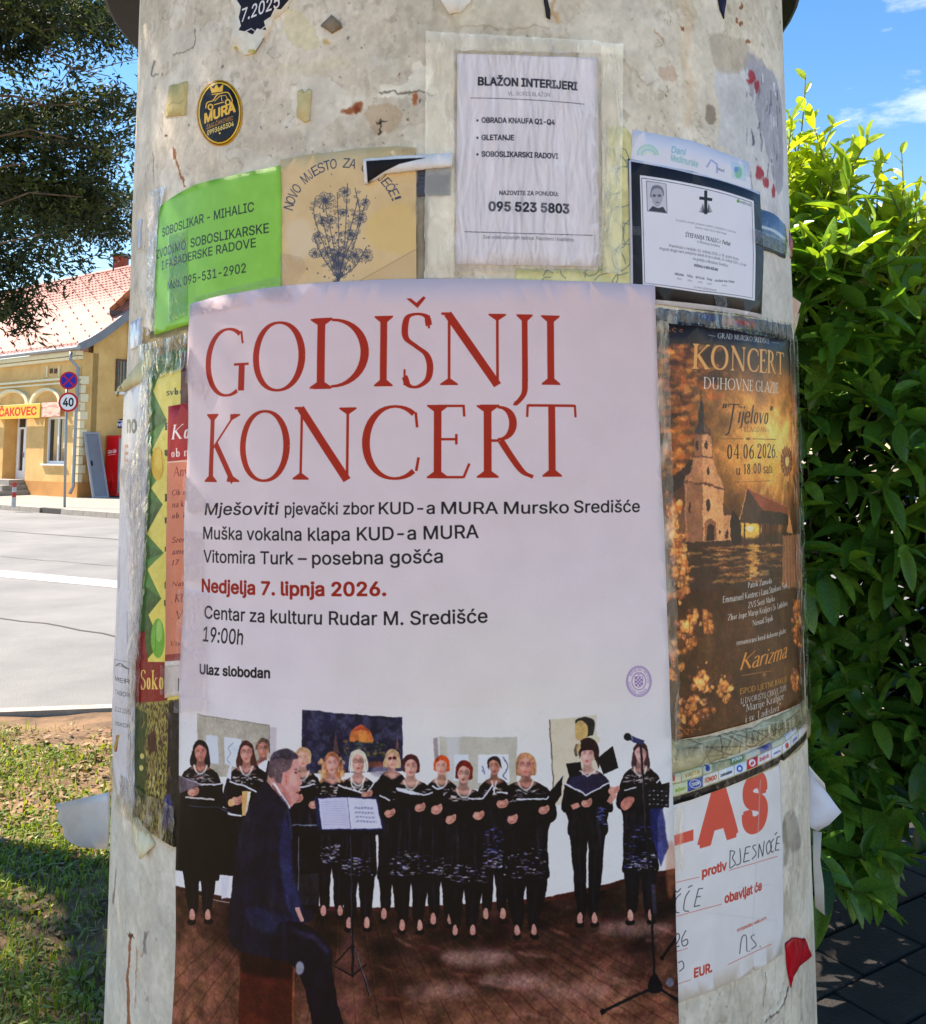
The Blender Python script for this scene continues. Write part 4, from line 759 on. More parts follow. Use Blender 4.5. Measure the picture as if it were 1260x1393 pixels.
# microphone stand
s.line([(868, 1010), (876, 1120), (884, 1250), (886, 1330)], 3.2, (26, 20, 26)); s.line([(867, 1012), (875, 1130)], .9, (110, 96, 110), .7); s.line([(853, 1001), (872, 1009)], 7, (44, 50, 84)); s.ell(851, 1001, 5, 5.4, (22, 24, 34)); s.line([(856, 999), (858, 1005)], 1.6, (150, 160, 190), .8)
s.blob([(878, 1334), (884, 1322), (890, 1322), (897, 1336), (894, 1346), (880, 1346)], (20, 18, 24)); s.line([(884, 1340), (816, 1373)], 4, (20, 18, 24)); s.line([(820, 1371), (814, 1374)], 7, (14, 12, 16)); s.line([(892, 1340), (925, 1362)], 3.6, (20, 18, 24)); s.ell(906, 1332, 5, 6, (130, 140, 170), .6, 1)
s.line([(918, 1268), (896, 1300)], 3.4, (18, 15, 18)); s.ell(896, 1300, 3, 3, (14, 12, 16)); s.ell(908, 1180, 6, 40, (190, 112, 76), .5, 3)
yt = int(s.t([(600, 962)])[0][1]); s.warp(2.2, 26, 81, yt, 2); s.warp(.6, 5, 82, yt, 1); kb = s.a.copy(); s.grade(.34, 30, 83, yt, 10); s.grade(.22, 5, 84, yt, 7)
o_ = kb.copy(); s.a[yt:] = np.clip((s.a[yt:] - 70) * 1.24 + 72, 2, 236); kb[yt:] = np.clip((kb[yt:] - 70) * 1.04 + 70, 0, 230); rp = np.clip((np.arange(H) - yt) / 170, 0, 1)[:, None, None]; lt = np.clip((kb.mean(2, keepdims=True) - 190) / 20, 0, 1); kb = kb * (1 - lt * (1 - rp)) + o_ * lt * (1 - rp); wl_ = np.clip((kb.mean(2, keepdims=True) - 110) / 80, 0, 1) * .86; s.a = s.a * (1 - wl_) + kb * wl_; s.a += (RNG.normal(0, 2.2, (H, W, 1))).astype(np.float32)
m_big = print_mat('concert_poster_print', s.image('concert_poster_print'), .42, .22, 13, noisevar=.06)
def curl_b(p, z, S):    # left edge stands a little proud and is crumpled low down
    e = max(0, 1 - (p - S.p0) / .16); return .0022 * e * e * (1 + .8 * math.sin(z * 26)) + .003 * max(0, 1 - (S.p1 - p) / .06) ** 2
concert_poster = s.mesh('concert_poster', m_big, .0056, .0012, 3, curl=curl_b)
props(concert_poster, 'large pale lilac choir concert poster with red headline and a photograph of singers in black', 'poster')
for i, (ol, lf) in enumerate([([(250, 800), (290, 806), (286, 950), (243, 945)], .009), ([(245, 940), (288, 948), (288, 966), (244, 968)], .0095), ([(262, 415), (330, 400), (340, 416), (262, 432)], .0085), ([(264, 470), (292, 520), (282, 545), (259, 520)], .009), ([(258, 720), (282, 725), (281, 792), (254, 790)], .009), ([(256, 640), (300, 690), (270, 700), (257, 690)], .0092), ([(360, 392), (400, 388), (396, 412), (352, 408)], .009)]):
    tape('tape_strip', ol, M_TAPE, lf, concert_poster, 20 + i)
def tri_noise(S, seed, cell=20): return fbm(S.h, S.w, cell, seed)
# ============================================================ GOLD CHURCH CONCERT POSTER
OG = edge_wobble([(888, 436), (950, 441), (1020, 450), (1062, 458), (1076, 463), (1082, 600), (1086, 760), (1091, 950), (1060, 967), (1010, 984), (960, 998), (916, 1006), (905, 1000), (900, 760), (893, 560)], 22, .6, 6)
s = Sheet(OG, 2.0, (40, 32, 30)); H, W = s.h, s.w; R4 = [np.array([(0, 0), (W, 0), (W, H), (0, H)], float)]
yy = np.linspace(0, 1, H)[:, None]; xx = np.linspace(0, 1, W)[None, :]
sk = np.exp(-((xx - .62) / .40) ** 2 - ((yy - .30) / .17) ** 2); cl = fbm(H, W, 60, 61, 5, cellx=80); g = np.clip(sk * 1.15 + (cl - .5) * 1.0 * np.exp(-((yy - .27) / .22) ** 2), 0, 1)[..., None]
s.a = ((1 - g) * np.array([58, 36, 24]) + g * np.array([255, 176, 88])).astype(np.float32); s.a += (np.exp(-((xx - .66) / .22) ** 2 - ((yy - .27) / .06) ** 2) * .7)[..., None] * np.array([30, 44, 44])
low = np.clip((yy - .56) * 5, 0, 1)[..., None] * np.ones((H, W, 1)); s.a = s.a * (1 - low) + low * (np.array([86, 62, 42]) + (fbm(H, W, 90, 62)[..., None] - .5) * np.array([50, 36, 22]))
s.fill(R4, (34, 30, 32), .9, mask=np.clip((.115 - yy) * 14, 0, 1) * np.ones((H, W)))
q = random.Random(5)
for k in range(330):     # lit storm clouds on the left
    x, y = q.gauss(922, 20), q.uniform(470, 650); s.ell(x, y, q.uniform(3, 9), q.uniform(2, 5), q.choice([(230, 130, 56), (190, 92, 40), (66, 42, 34), (100, 58, 38), (255, 176, 92)]), .4, 1.5)
for k in range(24):      # rays from the monstrance
    a = q.uniform(0, 6.28); L = q.uniform(50, 110); s.line([(1066, 628), (1066 + L * .55 * math.cos(a), 628 + L * math.sin(a))], q.uniform(1, 4), (255, 214, 150), .22, 2)
# square with wet paving
s.poly([(900, 735), (1090, 715), (1095, 795), (900, 800)], (70, 54, 44), .9, 3)
for k in range(120):
    x, y = q.gauss(1005, 34), q.uniform(738, 792); s.ell(x, y, q.uniform(4, 16), q.uniform(.5, 1.5), q.choice([(206, 132, 74), (156, 96, 60), (46, 34, 30), (238, 176, 100)]), .5, .5)
for k in range(14): s.ell(1020 + q.gauss(0, 3), 742 + k * 3.4, 8 - k * .3, 1.6, (250, 190, 100), .7, 1)
# church
CH, CD, CS = (222, 164, 116), (92, 62, 48), (150, 104, 78)
s.poly([(896, 672), (928, 648), (928, 737), (896, 742)], CD); s.poly([(896, 668), (913, 648), (942, 622), (930, 655), (912, 672)], (58, 44, 42)); s.poly([(904, 705), (928, 690), (928, 740), (904, 742)], (120, 84, 64))
s.poly([(928, 655), (953, 658), (953, 737), (928, 737)], CS); s.poly([(953, 658), (981, 664), (981, 735), (953, 737)], CH); s.poly([(981, 700), (991, 701), (991, 735), (981, 735)], (206, 150, 108)); s.poly([(980, 683), (992, 700), (981, 700)], CD)
s.blob([(928, 654), (938, 638), (942, 620), (964, 620), (970, 640), (982, 664), (954, 656)], (176, 124, 92), n=3); s.poly([(952, 620), (965, 620), (980, 663), (953, 656)], (206, 150, 108)); s.line([(927, 655), (953, 658), (983, 666)], 2.4, (110, 74, 58))
s.poly([(941, 590), (953, 590), (953, 622), (941, 620)], (140, 96, 72)); s.poly([(952, 590), (964, 591), (965, 622), (952, 622)], (204, 148, 108)); s.line([(940, 590), (965, 591)], 2.4, (100, 66, 54)); s.line([(939, 621), (967, 622)], 2.4, (106, 72, 58))
s.blob([(943, 589), (946, 578), (947, 566), (951, 541), (955, 566), (957, 578), (963, 589)], (54, 46, 50), n=3); s.line([(951, 532), (951, 548)], 1, (60, 46, 44)); s.line([(948.5, 536), (953.5, 536)], 1, (60, 46, 44)); s.poly([(954, 566), (957, 578), (963, 589), (955, 589)], (112, 80, 66), .8)
for (x, y, rx, ry) in ((945, 606, 2, 6), (958, 605, 2.4, 7), (960, 640, 2, 7), (961, 686, 2.8, 9), (935, 690, 1.4, 8), (976, 724, 1.4, 3), (985, 727, 1.8, 6)): s.ell(x, y, rx, ry, (54, 38, 36), .9)
s.poly([(955, 736), (955, 712), (963, 704), (971, 712), (971, 735)], (150, 100, 76)); s.poly([(959, 736), (959, 716), (963, 711), (968, 716), (968, 735)], (60, 42, 38)); s.line([(930, 658), (930, 736)], 1.4, (196, 146, 112), .7); s.line([(957, 668), (957, 710)], 1.2, (240, 190, 146), .7)
# market hall with sunset under it
s.ell(1016, 720, 16, 12, (255, 196, 96), .95, 3); s.ell(1016, 719, 5, 4, (255, 246, 200), 1, 1)
s.poly([(1002, 711), (1012, 665), (1016, 666), (1036, 693), (1030, 712)], (76, 58, 48)); s.poly([(1012, 665), (1068, 690), (1072, 700), (1034, 694)], (142, 78, 56)); s.poly([(1034, 694), (1071, 700), (1068, 714), (1030, 712)], (60, 50, 42)); s.line([(1012, 664), (1002, 711)], 1, (210, 150, 100)); s.line([(1012, 664), (1070, 691)], 1, (196, 120, 84))
for x in (1009, 1029, 1036, 1044, 1062): s.line([(x, 708), (x + 1, 742)], 2, (62, 42, 34), .9)
s.blob([(990, 708), (994, 694), (998, 700), (1004, 712), (1003, 738), (992, 738)], (44, 36, 30))
# monstrance on a draped table
s.ell(1066, 628, 8, 20, (84, 52, 48), .7, 1.2); 
for k in range(30): a = k * .2094; s.line([(1066 + 4 * math.cos(a), 628 + 10 * math.sin(a)), (1066 + 9 * math.cos(a), 628 + 23 * math.sin(a))], .8, (90, 56, 46) if k % 2 else (226, 160, 96), .7)
s.ell(1067, 627, 2.6, 7, (255, 224, 150), .9, .5); s.line([(1068, 655), (1070, 720)], 2.6, (150, 96, 60)); s.poly([(1066, 724), (1070, 700), (1075, 726)], (206, 146, 90)); s.poly([(1061, 728), (1084, 726), (1087, 800), (1060, 798)], (166, 118, 88), .85)
for x in range(1062, 1086, 4): s.line([(x, 730), (x + 1, 798)], 1.2, (104, 70, 54) if x % 8 else (214, 166, 130), .5)
# blossom
for (cx_, cy_, sx_, sy_, n_) in ((912, 700, 7, 22, 60), (920, 745, 11, 26, 70), (922, 790, 12, 22, 60), (934, 855, 12, 22, 44), (958, 850, 8, 14, 30), (952, 925, 12, 16, 40), (940, 965, 16, 18, 40), (982, 935, 10, 16, 26), (1080, 850, 5, 30, 30), (1078, 925, 5, 14, 24), (915, 900, 8, 30, 24)):
    for k in range(n_):
        x, y = q.gauss(cx_, sx_ * .55), q.gauss(cy_, sy_ * .55); R = q.uniform(1.8, 4.6); cc = q.choice([(240, 160, 84), (216, 128, 66), (250, 190, 116), (176, 100, 56), (120, 72, 54)])
        s.ell(x, y, R, R * q.uniform(.9, 1.5), cc, .75, .4); s.ell(x - .6, y - .8, R * .4, R * .4, (252, 216, 160), .5, .4)
    for k in range(5): s.line([(cx_, cy_ + sy_), (q.gauss(cx_, sx_), q.gauss(cy_, sy_))], .8, (110, 74, 50), .6)
# ornament corners
for (cx_, cy_, fx, fy) in ((893, 442, 1, 1), (918, 1000, 1, -1)):
    for k, R in ((0, 9), (1, 6), (2, 4.5), (3, 3)):
        for (ox, oy) in ((4 + k * 9, 5 + k * 1.3), (3 + k * 1.5, 6 + k * 9)): s.line([(cx_ + fx * (ox + R * .55 * math.cos(a)), cy_ + fy * (oy + R * .55 * math.sin(a))) for a in np.linspace(.3, 5.6, 14)], .9, (190, 116, 60), .95)
s.warp(5, 14, 85, oct=3); s.warp(1.8, 4, 86, oct=1); s.grade(.2, 30, 87, 0, 14); s.grade(.16, 5, 88, 0, 8); s.a = np.clip((s.a - 60) * 1.15 + 64, 8, 250) * np.array([1.02, .93, .84])
WHT, GLD, BRN = (232, 226, 216), (226, 150, 70), (44, 28, 20)
nb = {'T': 9, 't': 4, 'sf': 6}; thin = {'T': 11, 't': 7, 'sf': 4}
s.text('GRAD MURSKO SREDIŠĆE', 973, 460.5, 1043, 468, 7, WHT, ser=thin); s.line([(960, 456), (970, 458)], .7, WHT, .7); s.line([(1046, 466), (1056, 467)], .7, WHT, .7)
s.text('KONCERT', 938.5, 503, 1063, 511.5, 32, (120, 66, 26), ser={'T': 17, 't': 8, 'sf': 7}); s.text('KONCERT', 938, 502, 1062.5, 510.5, 32, (238, 168, 92), ser={'T': 14, 't': 5, 'sf': 7})
s.text('DUHOVNE GLAZBE', 954, 529, 1056, 535.5, 15, (240, 236, 228), ser=nb)
s.text('"Tijelovo"', 979, 575, 1048, 577, 25, BRN, ser={'T': 11, 't': 5, 'sf': 0, 'track': 0}, slant=.2); s.line([(992, 570), (988, 588), (983, 592)], 2, BRN, curve=True)
s.text('- BLAGDAN -', 1004, 587.5, 1042, 588, 6.5, (130, 88, 52), ser=thin); s.line([(976, 597), (1008, 597)], .8, (110, 70, 44)); s.line([(1020, 597), (1052, 598)], .8, (110, 70, 44)); s.ell(1014, 597, 3, 2, (120, 76, 44), .8)
s.text('04.06.2026.', 985.5, 624.5, 1053, 622, 19, BRN, ser={'T': 12, 't': 5, 'sf': 4}); s.text('u 18:00 sati', 998, 645.5, 1047, 643, 14, BRN, ser={'T': 12, 't': 6, 'sf': 4}); s.line([(994, 656), (1045, 654)], .7, (130, 84, 50), .8)
s.text('NASTUPAJU:', 1016, 785, 1043, 781, 6, (220, 176, 110), ser=thin)
for t_, x0, y0, x1, y1, h in (('Patrik Zamuda', 1014, 799.5, 1046, 792.5, 7.5), ('Emmanuel Kontrec i Lana Stanković Turk', 979.6, 819.5, 1067, 799, 8.5), ('ZVS Sveti Marko', 1014, 827, 1050, 817, 8), ('Zbor župe Marije Kraljice i Sv. Ladislava', 986.5, 843.5, 1067, 823, 8), ('Nenad Srpak', 1020, 851, 1048, 843, 7.5), ('renomirani bend duhovne glazbe', 998.5, 877, 1065, 860, 7)):
    s.text(t_, x0, y0, x1, y1, h, WHT, ser={'T': 12, 't': 7, 'sf': 3})
s.text('Karizma', 1003, 911, 1067, 893, 22, (238, 150, 70), ser={'T': 11, 't': 5, 'sf': 0, 'track': 0}, slant=.28); s.line([(1006, 918), (1030, 914), (1046, 912)], .8, (200, 130, 70)); s.ell(1036, 917, 2.4, 2.4, (200, 130, 70), .7)
s.text('ISPOD LJETNE BAKLJE', 1003, 943.5, 1067, 926, 7.5, (226, 160, 76), ser=thin); s.text('U DVORIŠTU CRKVE, ŽUPE', 1004, 957, 1066, 938, 7.5, WHT, ser=thin)
s.text('"Marije Kraljice', 1007, 968, 1062, 950, 10, WHT, ser=nb); s.text('i sv. Ladislava"', 1010, 982, 1058, 965, 10, WHT, ser=nb)
gp_ = s.mesh('church_concert_poster', print_mat('church_poster_print', s.image('church_poster_print'), .4, .2, 26, coat=.08, noisevar=.1), .0045, .0012, 11)
props(gp_, 'dark golden concert poster showing a church at sunset, right of the big pale poster', 'poster')
TP = [([(888, 436), (905, 438), (922, 1012), (905, 1010)], M_TAPEB), ([(1068, 458), (1082, 464), (1099, 985), (1083, 985)], M_FILMW), ([(886, 418), (980, 424), (1076, 440), (1080, 466), (980, 448), (888, 438)], M_FILMW), ([(905, 1018), (1000, 1002), (1092, 966), (1099, 985), (1000, 1016), (908, 1036)], M_FILMW), ([(903, 752), (912, 750), (915, 836), (905, 838)], M_TAPE)]
for i, (ol, m_) in enumerate(TP): tape('tape_strip', ol, m_, .0068, gp_, 50 + i, .0014, wob=1.2)

# ============================================================ FLYERS ABOVE
PB = (228, 222, 226)
# white decorator notice in a plastic sleeve
s = Sheet(edge_wobble([(622, 74), (812, 80), (814, 363), (620, 360)], 20, .3, 2), 1.9, (240, 234, 240)); INK2 = (50, 46, 56)
s.a += ((fbm(s.h, s.w, 120, 71) - .5) * 8)[..., None]
s.text('BLAŽON INTERIJERI', 650, 117, 784.5, 124, 10.5, INK2, .03); s.text('VL. BORIS BLAŽON', 690.5, 131, 747.5, 133, 5.2, (130, 126, 134)); s.line([(640, 134.5), (700, 136), (794, 143)], .9, (84, 80, 90))
for t_, x1, y0, y1 in (('OBRADA KNAUFA Q1-Q4', 754, 168, 171), ('GLETANJE', 699, 191.5, 191.8), ('SOBOSLIKARSKI RADOVI', 758.5, 214, 217)): s.text(t_, 655, y0, x1, y1, 7, INK2, .022); s.ell(649.5, y0 - 3, 1.5, 1.7, INK2)
s.text('NAZOVITE ZA PONUDU:', 679, 266, 758.5, 267.5, 5.6, INK2, .012); s.text('095 523 5803', 664.5, 287.5, 773.5, 291, 12, INK2, .03); s.line([(632, 316), (805, 321)], .9, (84, 80, 90)); s.text('Sve vrste unutarnjih radova. Pouzdano i kvalitetno.', 657, 325.5, 780.5, 329.5, 4.8, (90, 86, 94), 0, .15)
dec = s.mesh('decorator_notice', print_mat('decorator_notice_print', s.image('decorator_notice_print'), .5, .1), .0032, .0005, 5); props(dec, 'white printed notice in a wrinkled clear sleeve, above the big pale poster', 'notice')
tape('plastic_sleeve', [(614, 66), (820, 74), (821, 372), (612, 370)], M_FILM, .0048, dec, 31, .0018); tape('tape_strip', [(816, 62), (846, 62), (843, 374), (818, 372)], M_MARGIN, .0046, dec, 33, .0012)
tape('tape_strip', [(580, 44), (845, 60), (845, 76), (618, 70), (618, 378), (578, 380)], M_MARGIN, .0044, dec, 35, .0009, wob=1)
# green decorator notice
s = Sheet(edge_wobble([(219, 283), (245, 264), (270, 251), (325, 238), (383, 226), (385, 300), (385, 400), (265, 440), (213, 456), (214, 370)], 18, .5, 3), 1.9, (124, 196, 66))
s.a += ((fbm(s.h, s.w, 40, 73) - .5) * 14)[..., None]; s.a += (np.linspace(0, 10, s.w)[None, :, None] * np.array([1.2, .6, .8])).astype(np.float32); GI = (28, 52, 22)
s.poly([(236, 330), (257, 322), (258, 424), (234, 434)], (90, 168, 40), .6, 1.5)
s.text('SOBOSLIKAR - MIHALIC', 224, 323, 348, 288, 12, GI, .008); s.text('IZVODIMO  SOBOSLIKARSKE', 213, 354, 368, 317, 12, GI, .008); s.text('I FASADERSKE RADOVE', 223, 367.5, 350.5, 336.5, 11.5, GI, .008); s.text('Mob. 095-531-2902', 231, 395, 337, 371, 12, GI, .008)
grn = s.mesh('green_notice', print_mat('green_notice_print', s.image('green_notice_print'), .4, .15, coat=.08), .0034, .0009, 6); props(grn, 'bright green notice with black capitals, left of the beige flower leaflet', 'notice')
tape('tape_strip', [(207, 262), (230, 254), (220, 300), (211, 452), (203, 458)], M_SILV, .0046, grn, 41, .0022, wob=1.6); tape('tape_strip', [(268, 404), (384, 376), (384, 402), (266, 442)], M_TAPE, .0044, grn, 42); tape('tape_strip', [(232, 320), (258, 312), (258, 428), (232, 440)], M_TAPE, .0044, grn, 43)
# beige flower leaflet
s = Sheet(edge_wobble([(383, 218), (430, 210), (488, 203), (545, 200), (566, 202), (567, 384), (480, 388), (383, 400)], 20, .5, 8), 1.9, (222, 190, 142)); BL = (66, 72, 92)
n = fbm(s.h, s.w, 50, 75); s.a += ((n - .5) * 22)[..., None] * np.array([.7, .9, 1.2]); s.blob([(392, 310), (420, 300), (430, 340), (400, 352)], (228, 208, 178), .6, 6); s.blob([(510, 290), (560, 282), (562, 345), (500, 330)], (228, 192, 120), .6, 5)
s.poly([(485, 386), (566, 340), (567, 390)], (206, 172, 128), .55, 2); s.line([(484, 386), (566, 340)], .9, (150, 120, 84), .7); s.poly([(500, 204), (560, 200), (566, 214), (500, 216)], (214, 180, 126), .5, 2)
arc = 'NOVO MJESTO ZA CVIJEĆE!'
for k, ch in enumerate(arc):
    if ch == ' ': continue
    an = R_(167 - k * (167 - 22) / (len(arc) - 1)); cx_, cy_ = 469 + 70 * math.cos(an), 299 - 70 * math.sin(an); ux, uy = math.sin(an), math.cos(an); g, asp = sans(ch); wl = 2.2 if ch in 'I!J' else 4.4
    s.fill([s.t([(cx_ + ux * (q_[0] - .5 + .15 * q_[1]) * wl * 2 + math.cos(an) * q_[1] * 13, cy_ + uy * (q_[0] - .5 + .15 * q_[1]) * wl * 2 - math.sin(an) * q_[1] * 13) for q_ in t_]) for t_ in g], BL)
q = random.Random(12)
def blossom(x, y, R, n):
    for k in range(n):
        a = k * 6.283 / n + q.uniform(-.1, .1); L = R * q.uniform(.7, 1); s.line([(x, y), (x + L * .5 * math.cos(a + .3), y + L * .5 * math.sin(a + .3)), (x + L * math.cos(a), y + L * math.sin(a))], .8, BL, .9, curve=True)
    s.line([(x + R * math.cos(a) * (1 + .12 * math.sin(a * 9)), y + R * .8 * math.sin(a) * (1 + .12 * math.cos(a * 7))) for a in np.linspace(0, 6.28, 26)], .7, BL, .85); s.ell(x, y, R * .35, R * .3, BL, .45, 1)
def stem(pts, nl, L, fill_=.25):
    s.line(pts, 1., BL, .9, curve=True); P = smooth_open(pts, 6)
    for k in range(nl):
        p = P[int((k + .5) / nl * (len(P) - 1))]; a = q.uniform(-1.1, 1.1) - 1.57 + (1 if k % 2 else -1) * .9; l = L * q.uniform(.6, 1.1)
        e = (p[0] + l * math.cos(a), p[1] + l * math.sin(a)); m1 = ((p[0] + e[0]) / 2 + 2 * math.sin(a), (p[1] + e[1]) / 2 - 2 * math.cos(a)); m2 = ((p[0] + e[0]) / 2 - 2 * math.sin(a), (p[1] + e[1]) / 2 + 2 * math.cos(a))
        s.poly([p, m1, e, m2], BL, fill_); s.line([p, m1, e, m2, p], .6, BL, .85)
for pts, nl, L in (([(461, 386), (456, 340), (444, 284)], 12, 10), ([(461, 386), (470, 330), (474, 250)], 16, 10), ([(461, 386), (484, 330), (500, 266)], 16, 9), ([(461, 380), (440, 350), (428, 320)], 12, 9), ([(462, 380), (485, 362), (500, 336)], 12, 10), ([(455, 368), (430, 300), (430, 270)], 12, 8), ([(466, 360), (490, 300), (484, 256)], 12, 9)): stem(pts, nl, L)
blossom(444, 274, 14, 26); blossom(462, 346, 13, 20); blossom(484, 348, 12, 16); blossom(446, 345, 9, 12); blossom(492, 298, 8, 12); blossom(434, 322, 7, 10)
for x_, y_, r_ in ((470, 262, 8), (452, 300, 7), (478, 320, 9), (440, 300, 6), (500, 350, 8), (468, 290, 6), (430, 345, 8), (498, 276, 6)): blossom(x_, y_, r_, 12)
for pts, nl, L in (([(461, 384), (448, 330), (436, 290)], 14, 8), ([(461, 384), (476, 320), (488, 272)], 14, 8), ([(461, 384), (462, 320), (460, 262)], 14, 8)): stem(pts, nl, L)
for k in range(150): s.ell(q.gauss(462, 16), q.gauss(330, 32), q.uniform(.5, 1.6), q.uniform(.5, 1.6), BL, .8)
s.ell(462, 362, 9, 7, BL, .7, 1.5); s.ell(457, 352, 5, 6, BL, .5, 1)
bgl = s.mesh('flower_leaflet', print_mat('flower_leaflet_print', s.image('flower_leaflet_print'), .55, .25), .0026, .0009, 9); props(bgl, 'beige leaflet with a blue line drawing of a flower bunch under curved lettering', 'leaflet')
tape('tape_strip', [(383, 345), (412, 350), (420, 364), (402, 392), (383, 396)], M_TAPE, .0036, bgl, 44); tape('tape_strip', [(530, 208), (566, 196), (582, 215), (560, 232)], M_TAPEB, .0036, bgl, 45, wob=1)
scrap([(497, 219), (540, 215), (590, 213), (616, 211), (615, 228), (570, 233), (524, 238), (512, 246), (499, 253)], (226, 224, 224), .0052, 'torn white scrap with a black wedge over the corner of the beige flower leaflet', 101, .5, paint=lambda S: S.poly([(501, 222), (581, 217.5), (545, 226), (525, 236), (503, 251)], (26, 24, 28)), curl=lambda p, z, S: .004)
scrap([(568, 231), (613, 228), (613, 266), (568, 268)], (76, 80, 92), .0024, 'faded dark printed rest left of the sleeved white notice', 102, .8, paint=lambda S: [S.line([(570, y_), (610, y_ - 1)], 1, (40, 40, 50), .8) for y_ in (240, 246, 251)] and S.poly([(580, 231), (613, 229), (613, 238), (580, 240)], (140, 146, 156), .7))
scrap([(568, 268), (582, 268), (580, 382), (566, 382)], (150, 138, 118), .0015, 'narrow brownish torn strip beside the beige flower leaflet', 103, 1.2)
# yellow map paper
def mp_paint(S):
    q = random.Random(4)
    S.a += ((fbm(S.h, S.w, 18, 80) - .5) * 44)[..., None]
    for k in range(60):
        x, y = q.uniform(705, 862), q.uniform(170, 392); a = q.uniform(0, 6.28)
        for j in range(4): x2, y2 = x + 9 * math.cos(a), y + 9 * math.sin(a); S.line([(x, y), (x2, y2)], 1.4, (112, 128, 120), .85); a += q.uniform(-1, 1); x, y = x2, y2
scrap([(826, 174), (848, 172), (858, 186), (858, 392), (700, 388), (702, 366), (812, 368), (820, 360)], (216, 208, 150), .0018, 'yellowish map scrap with a network of blue lines right of the sleeved notice', 104, 1., paint=mp_paint, name='map_scrap')
# pastel sheet and obituary over it
s = Sheet(edge_wobble([(861, 177), (940, 192), (1017, 221), (1022, 262), (1025, 300), (856, 270), (857, 222)], 14, .5, 12), 1.9, (222, 222, 234))
for k in range(4): s.line([(866 + k * 3 + (28 - k * 5) * (.5 - .5 * math.cos(a)) , 212 - (14 - k * 3) * math.sin(a)) for a in np.linspace(0, 3.1, 12)], 2.2, [(150, 206, 190), (176, 216, 196), (140, 196, 206), (200, 224, 190)][k], .85, .5)
s.text('Dani', 912, 208, 931, 212, 9, (120, 180, 196), .01, .2, blur=.4); s.text('Medimurske', 911, 219, 948, 228, 9, (130, 186, 190), .01, .2, blur=.4); s.line([(960, 228), (966, 218), (974, 224), (974, 236)], 3, (150, 160, 214), .8); s.text('Međ', 975, 232, 984, 235, 4, (60, 60, 90)); s.poly([(993, 220), (1013, 226), (1014, 248), (994, 242)], (190, 214, 226)); s.ell(1003, 235, 5, 8, (120, 190, 160), .9, .7); s.ell(1000, 231, 3, 4, (110, 140, 210), .8, .7)
pst = s.mesh('pastel_sheet', print_mat('pastel_print', s.image('pastel_print'), .5, .15), .0018, .0006, 13); props(pst, 'white sheet with pastel logos showing above the black-framed death notice', 'paper sheet')
s = Sheet(edge_wobble([(853.5, 217), (940, 234), (1031, 262), (1036, 350), (1033, 433), (985, 426), (888, 413), (888, 390), (857, 388), (855, 300)], 22, .3, 14), 2.1, (28, 26, 32))
s.line([(855, 219), (940, 236), (1031, 264)], 3, (214, 214, 224)); s.line([(855, 219), (858, 388)], 3, (206, 206, 216)); s.poly([(888, 408), (1034, 428), (1034, 434), (888, 416)], (214, 214, 224)); s.poly([(868.6, 239), (945, 252), (1022.6, 274), (1025, 345), (1024, 409.5), (950, 399), (872.6, 388)], (226, 224, 234)); s.line([(871, 243), (945, 255.5), (1020, 276.5), (1022, 345), (1021, 406), (950, 396), (875, 385.5), (871, 243)], .8, (50, 50, 60), .9)
s.poly([(877.5, 247), (904, 251), (905.5, 291), (878.5, 288)], (200, 200, 212)); s.line([(877.5, 247), (904, 251), (905.5, 291), (878.5, 288), (877.5, 247)], .7, (70, 70, 80)); s.blob([(883, 262), (886, 254), (894, 253), (900, 258), (900, 268), (884, 270)], (120, 120, 132)); s.blob([(884, 264), (888, 258), (896, 258), (900, 266), (897, 278), (891, 282), (886, 276)], (168, 168, 180)); s.poly([(880, 287.5), (886, 281), (893, 284), (900, 282), (905, 290.5)], (62, 62, 72))
for x in (888, 895): s.ell(x, 267, 2.6, 1.8, (60, 60, 70), .7)
s.line([(890, 276), (895, 276.5)], 1, (80, 70, 80)); s.line([(957.5, 260), (957.5, 292)], 4, (24, 22, 26)); s.line([(949, 270), (966, 272.5)], 4, (24, 22, 26))
for sx in (-1, 1):
    for k in range(5): s.line([(957.5 + sx * 2, 290), (957.5 + sx * (4 + k * 1.2), 278 + k * 2.6)], 1.1, (60, 60, 66), .8)
s.text('medjimurje', 1002, 276, 1019, 281.5, 4, (40, 50, 44)); s.ell(1001.5, 274, 2, 2.6, (96, 160, 60))
s.text('S tužnim srcem javljamo rodbini, prijateljima i znancima', 917, 301.5, 998, 318, 3, (120, 118, 128), 0, .2); s.text('žalosnu vijest da je naša draga', 943, 311, 985, 320, 3, (120, 118, 128), 0, .2)
s.text('ŠTEFANIJA TKALEC r. Perhač', 930, 322.5, 991, 335, 5.6, (44, 42, 50), ser={'T': 15, 't': 8, 'sf': 5}, slant=.15); s.text('iz Murskog Središća', 946, 330.5, 976, 337, 3, (90, 88, 98), 0, .2)
s.text('Preminula u nedjelju 24. svibnja 2026. u 78. godini života.', 908, 336.5, 1002, 355, 3.8, (84, 82, 92), 0, .2); s.text('Pogreb drage nam pokojnice obavit će se u utorak, 26. svibnja 2026. u 16 sati', 895, 340.5, 1012, 363, 3.8, (84, 82, 92), 0, .2); s.text('na groblju u Murskom Središću.', 940, 354, 988, 364, 3.8, (84, 82, 92), 0, .2)
s.text('POČIVALA U MIRU BOŽJEM!', 942, 363, 974, 369, 3.2, (60, 58, 66), .02)
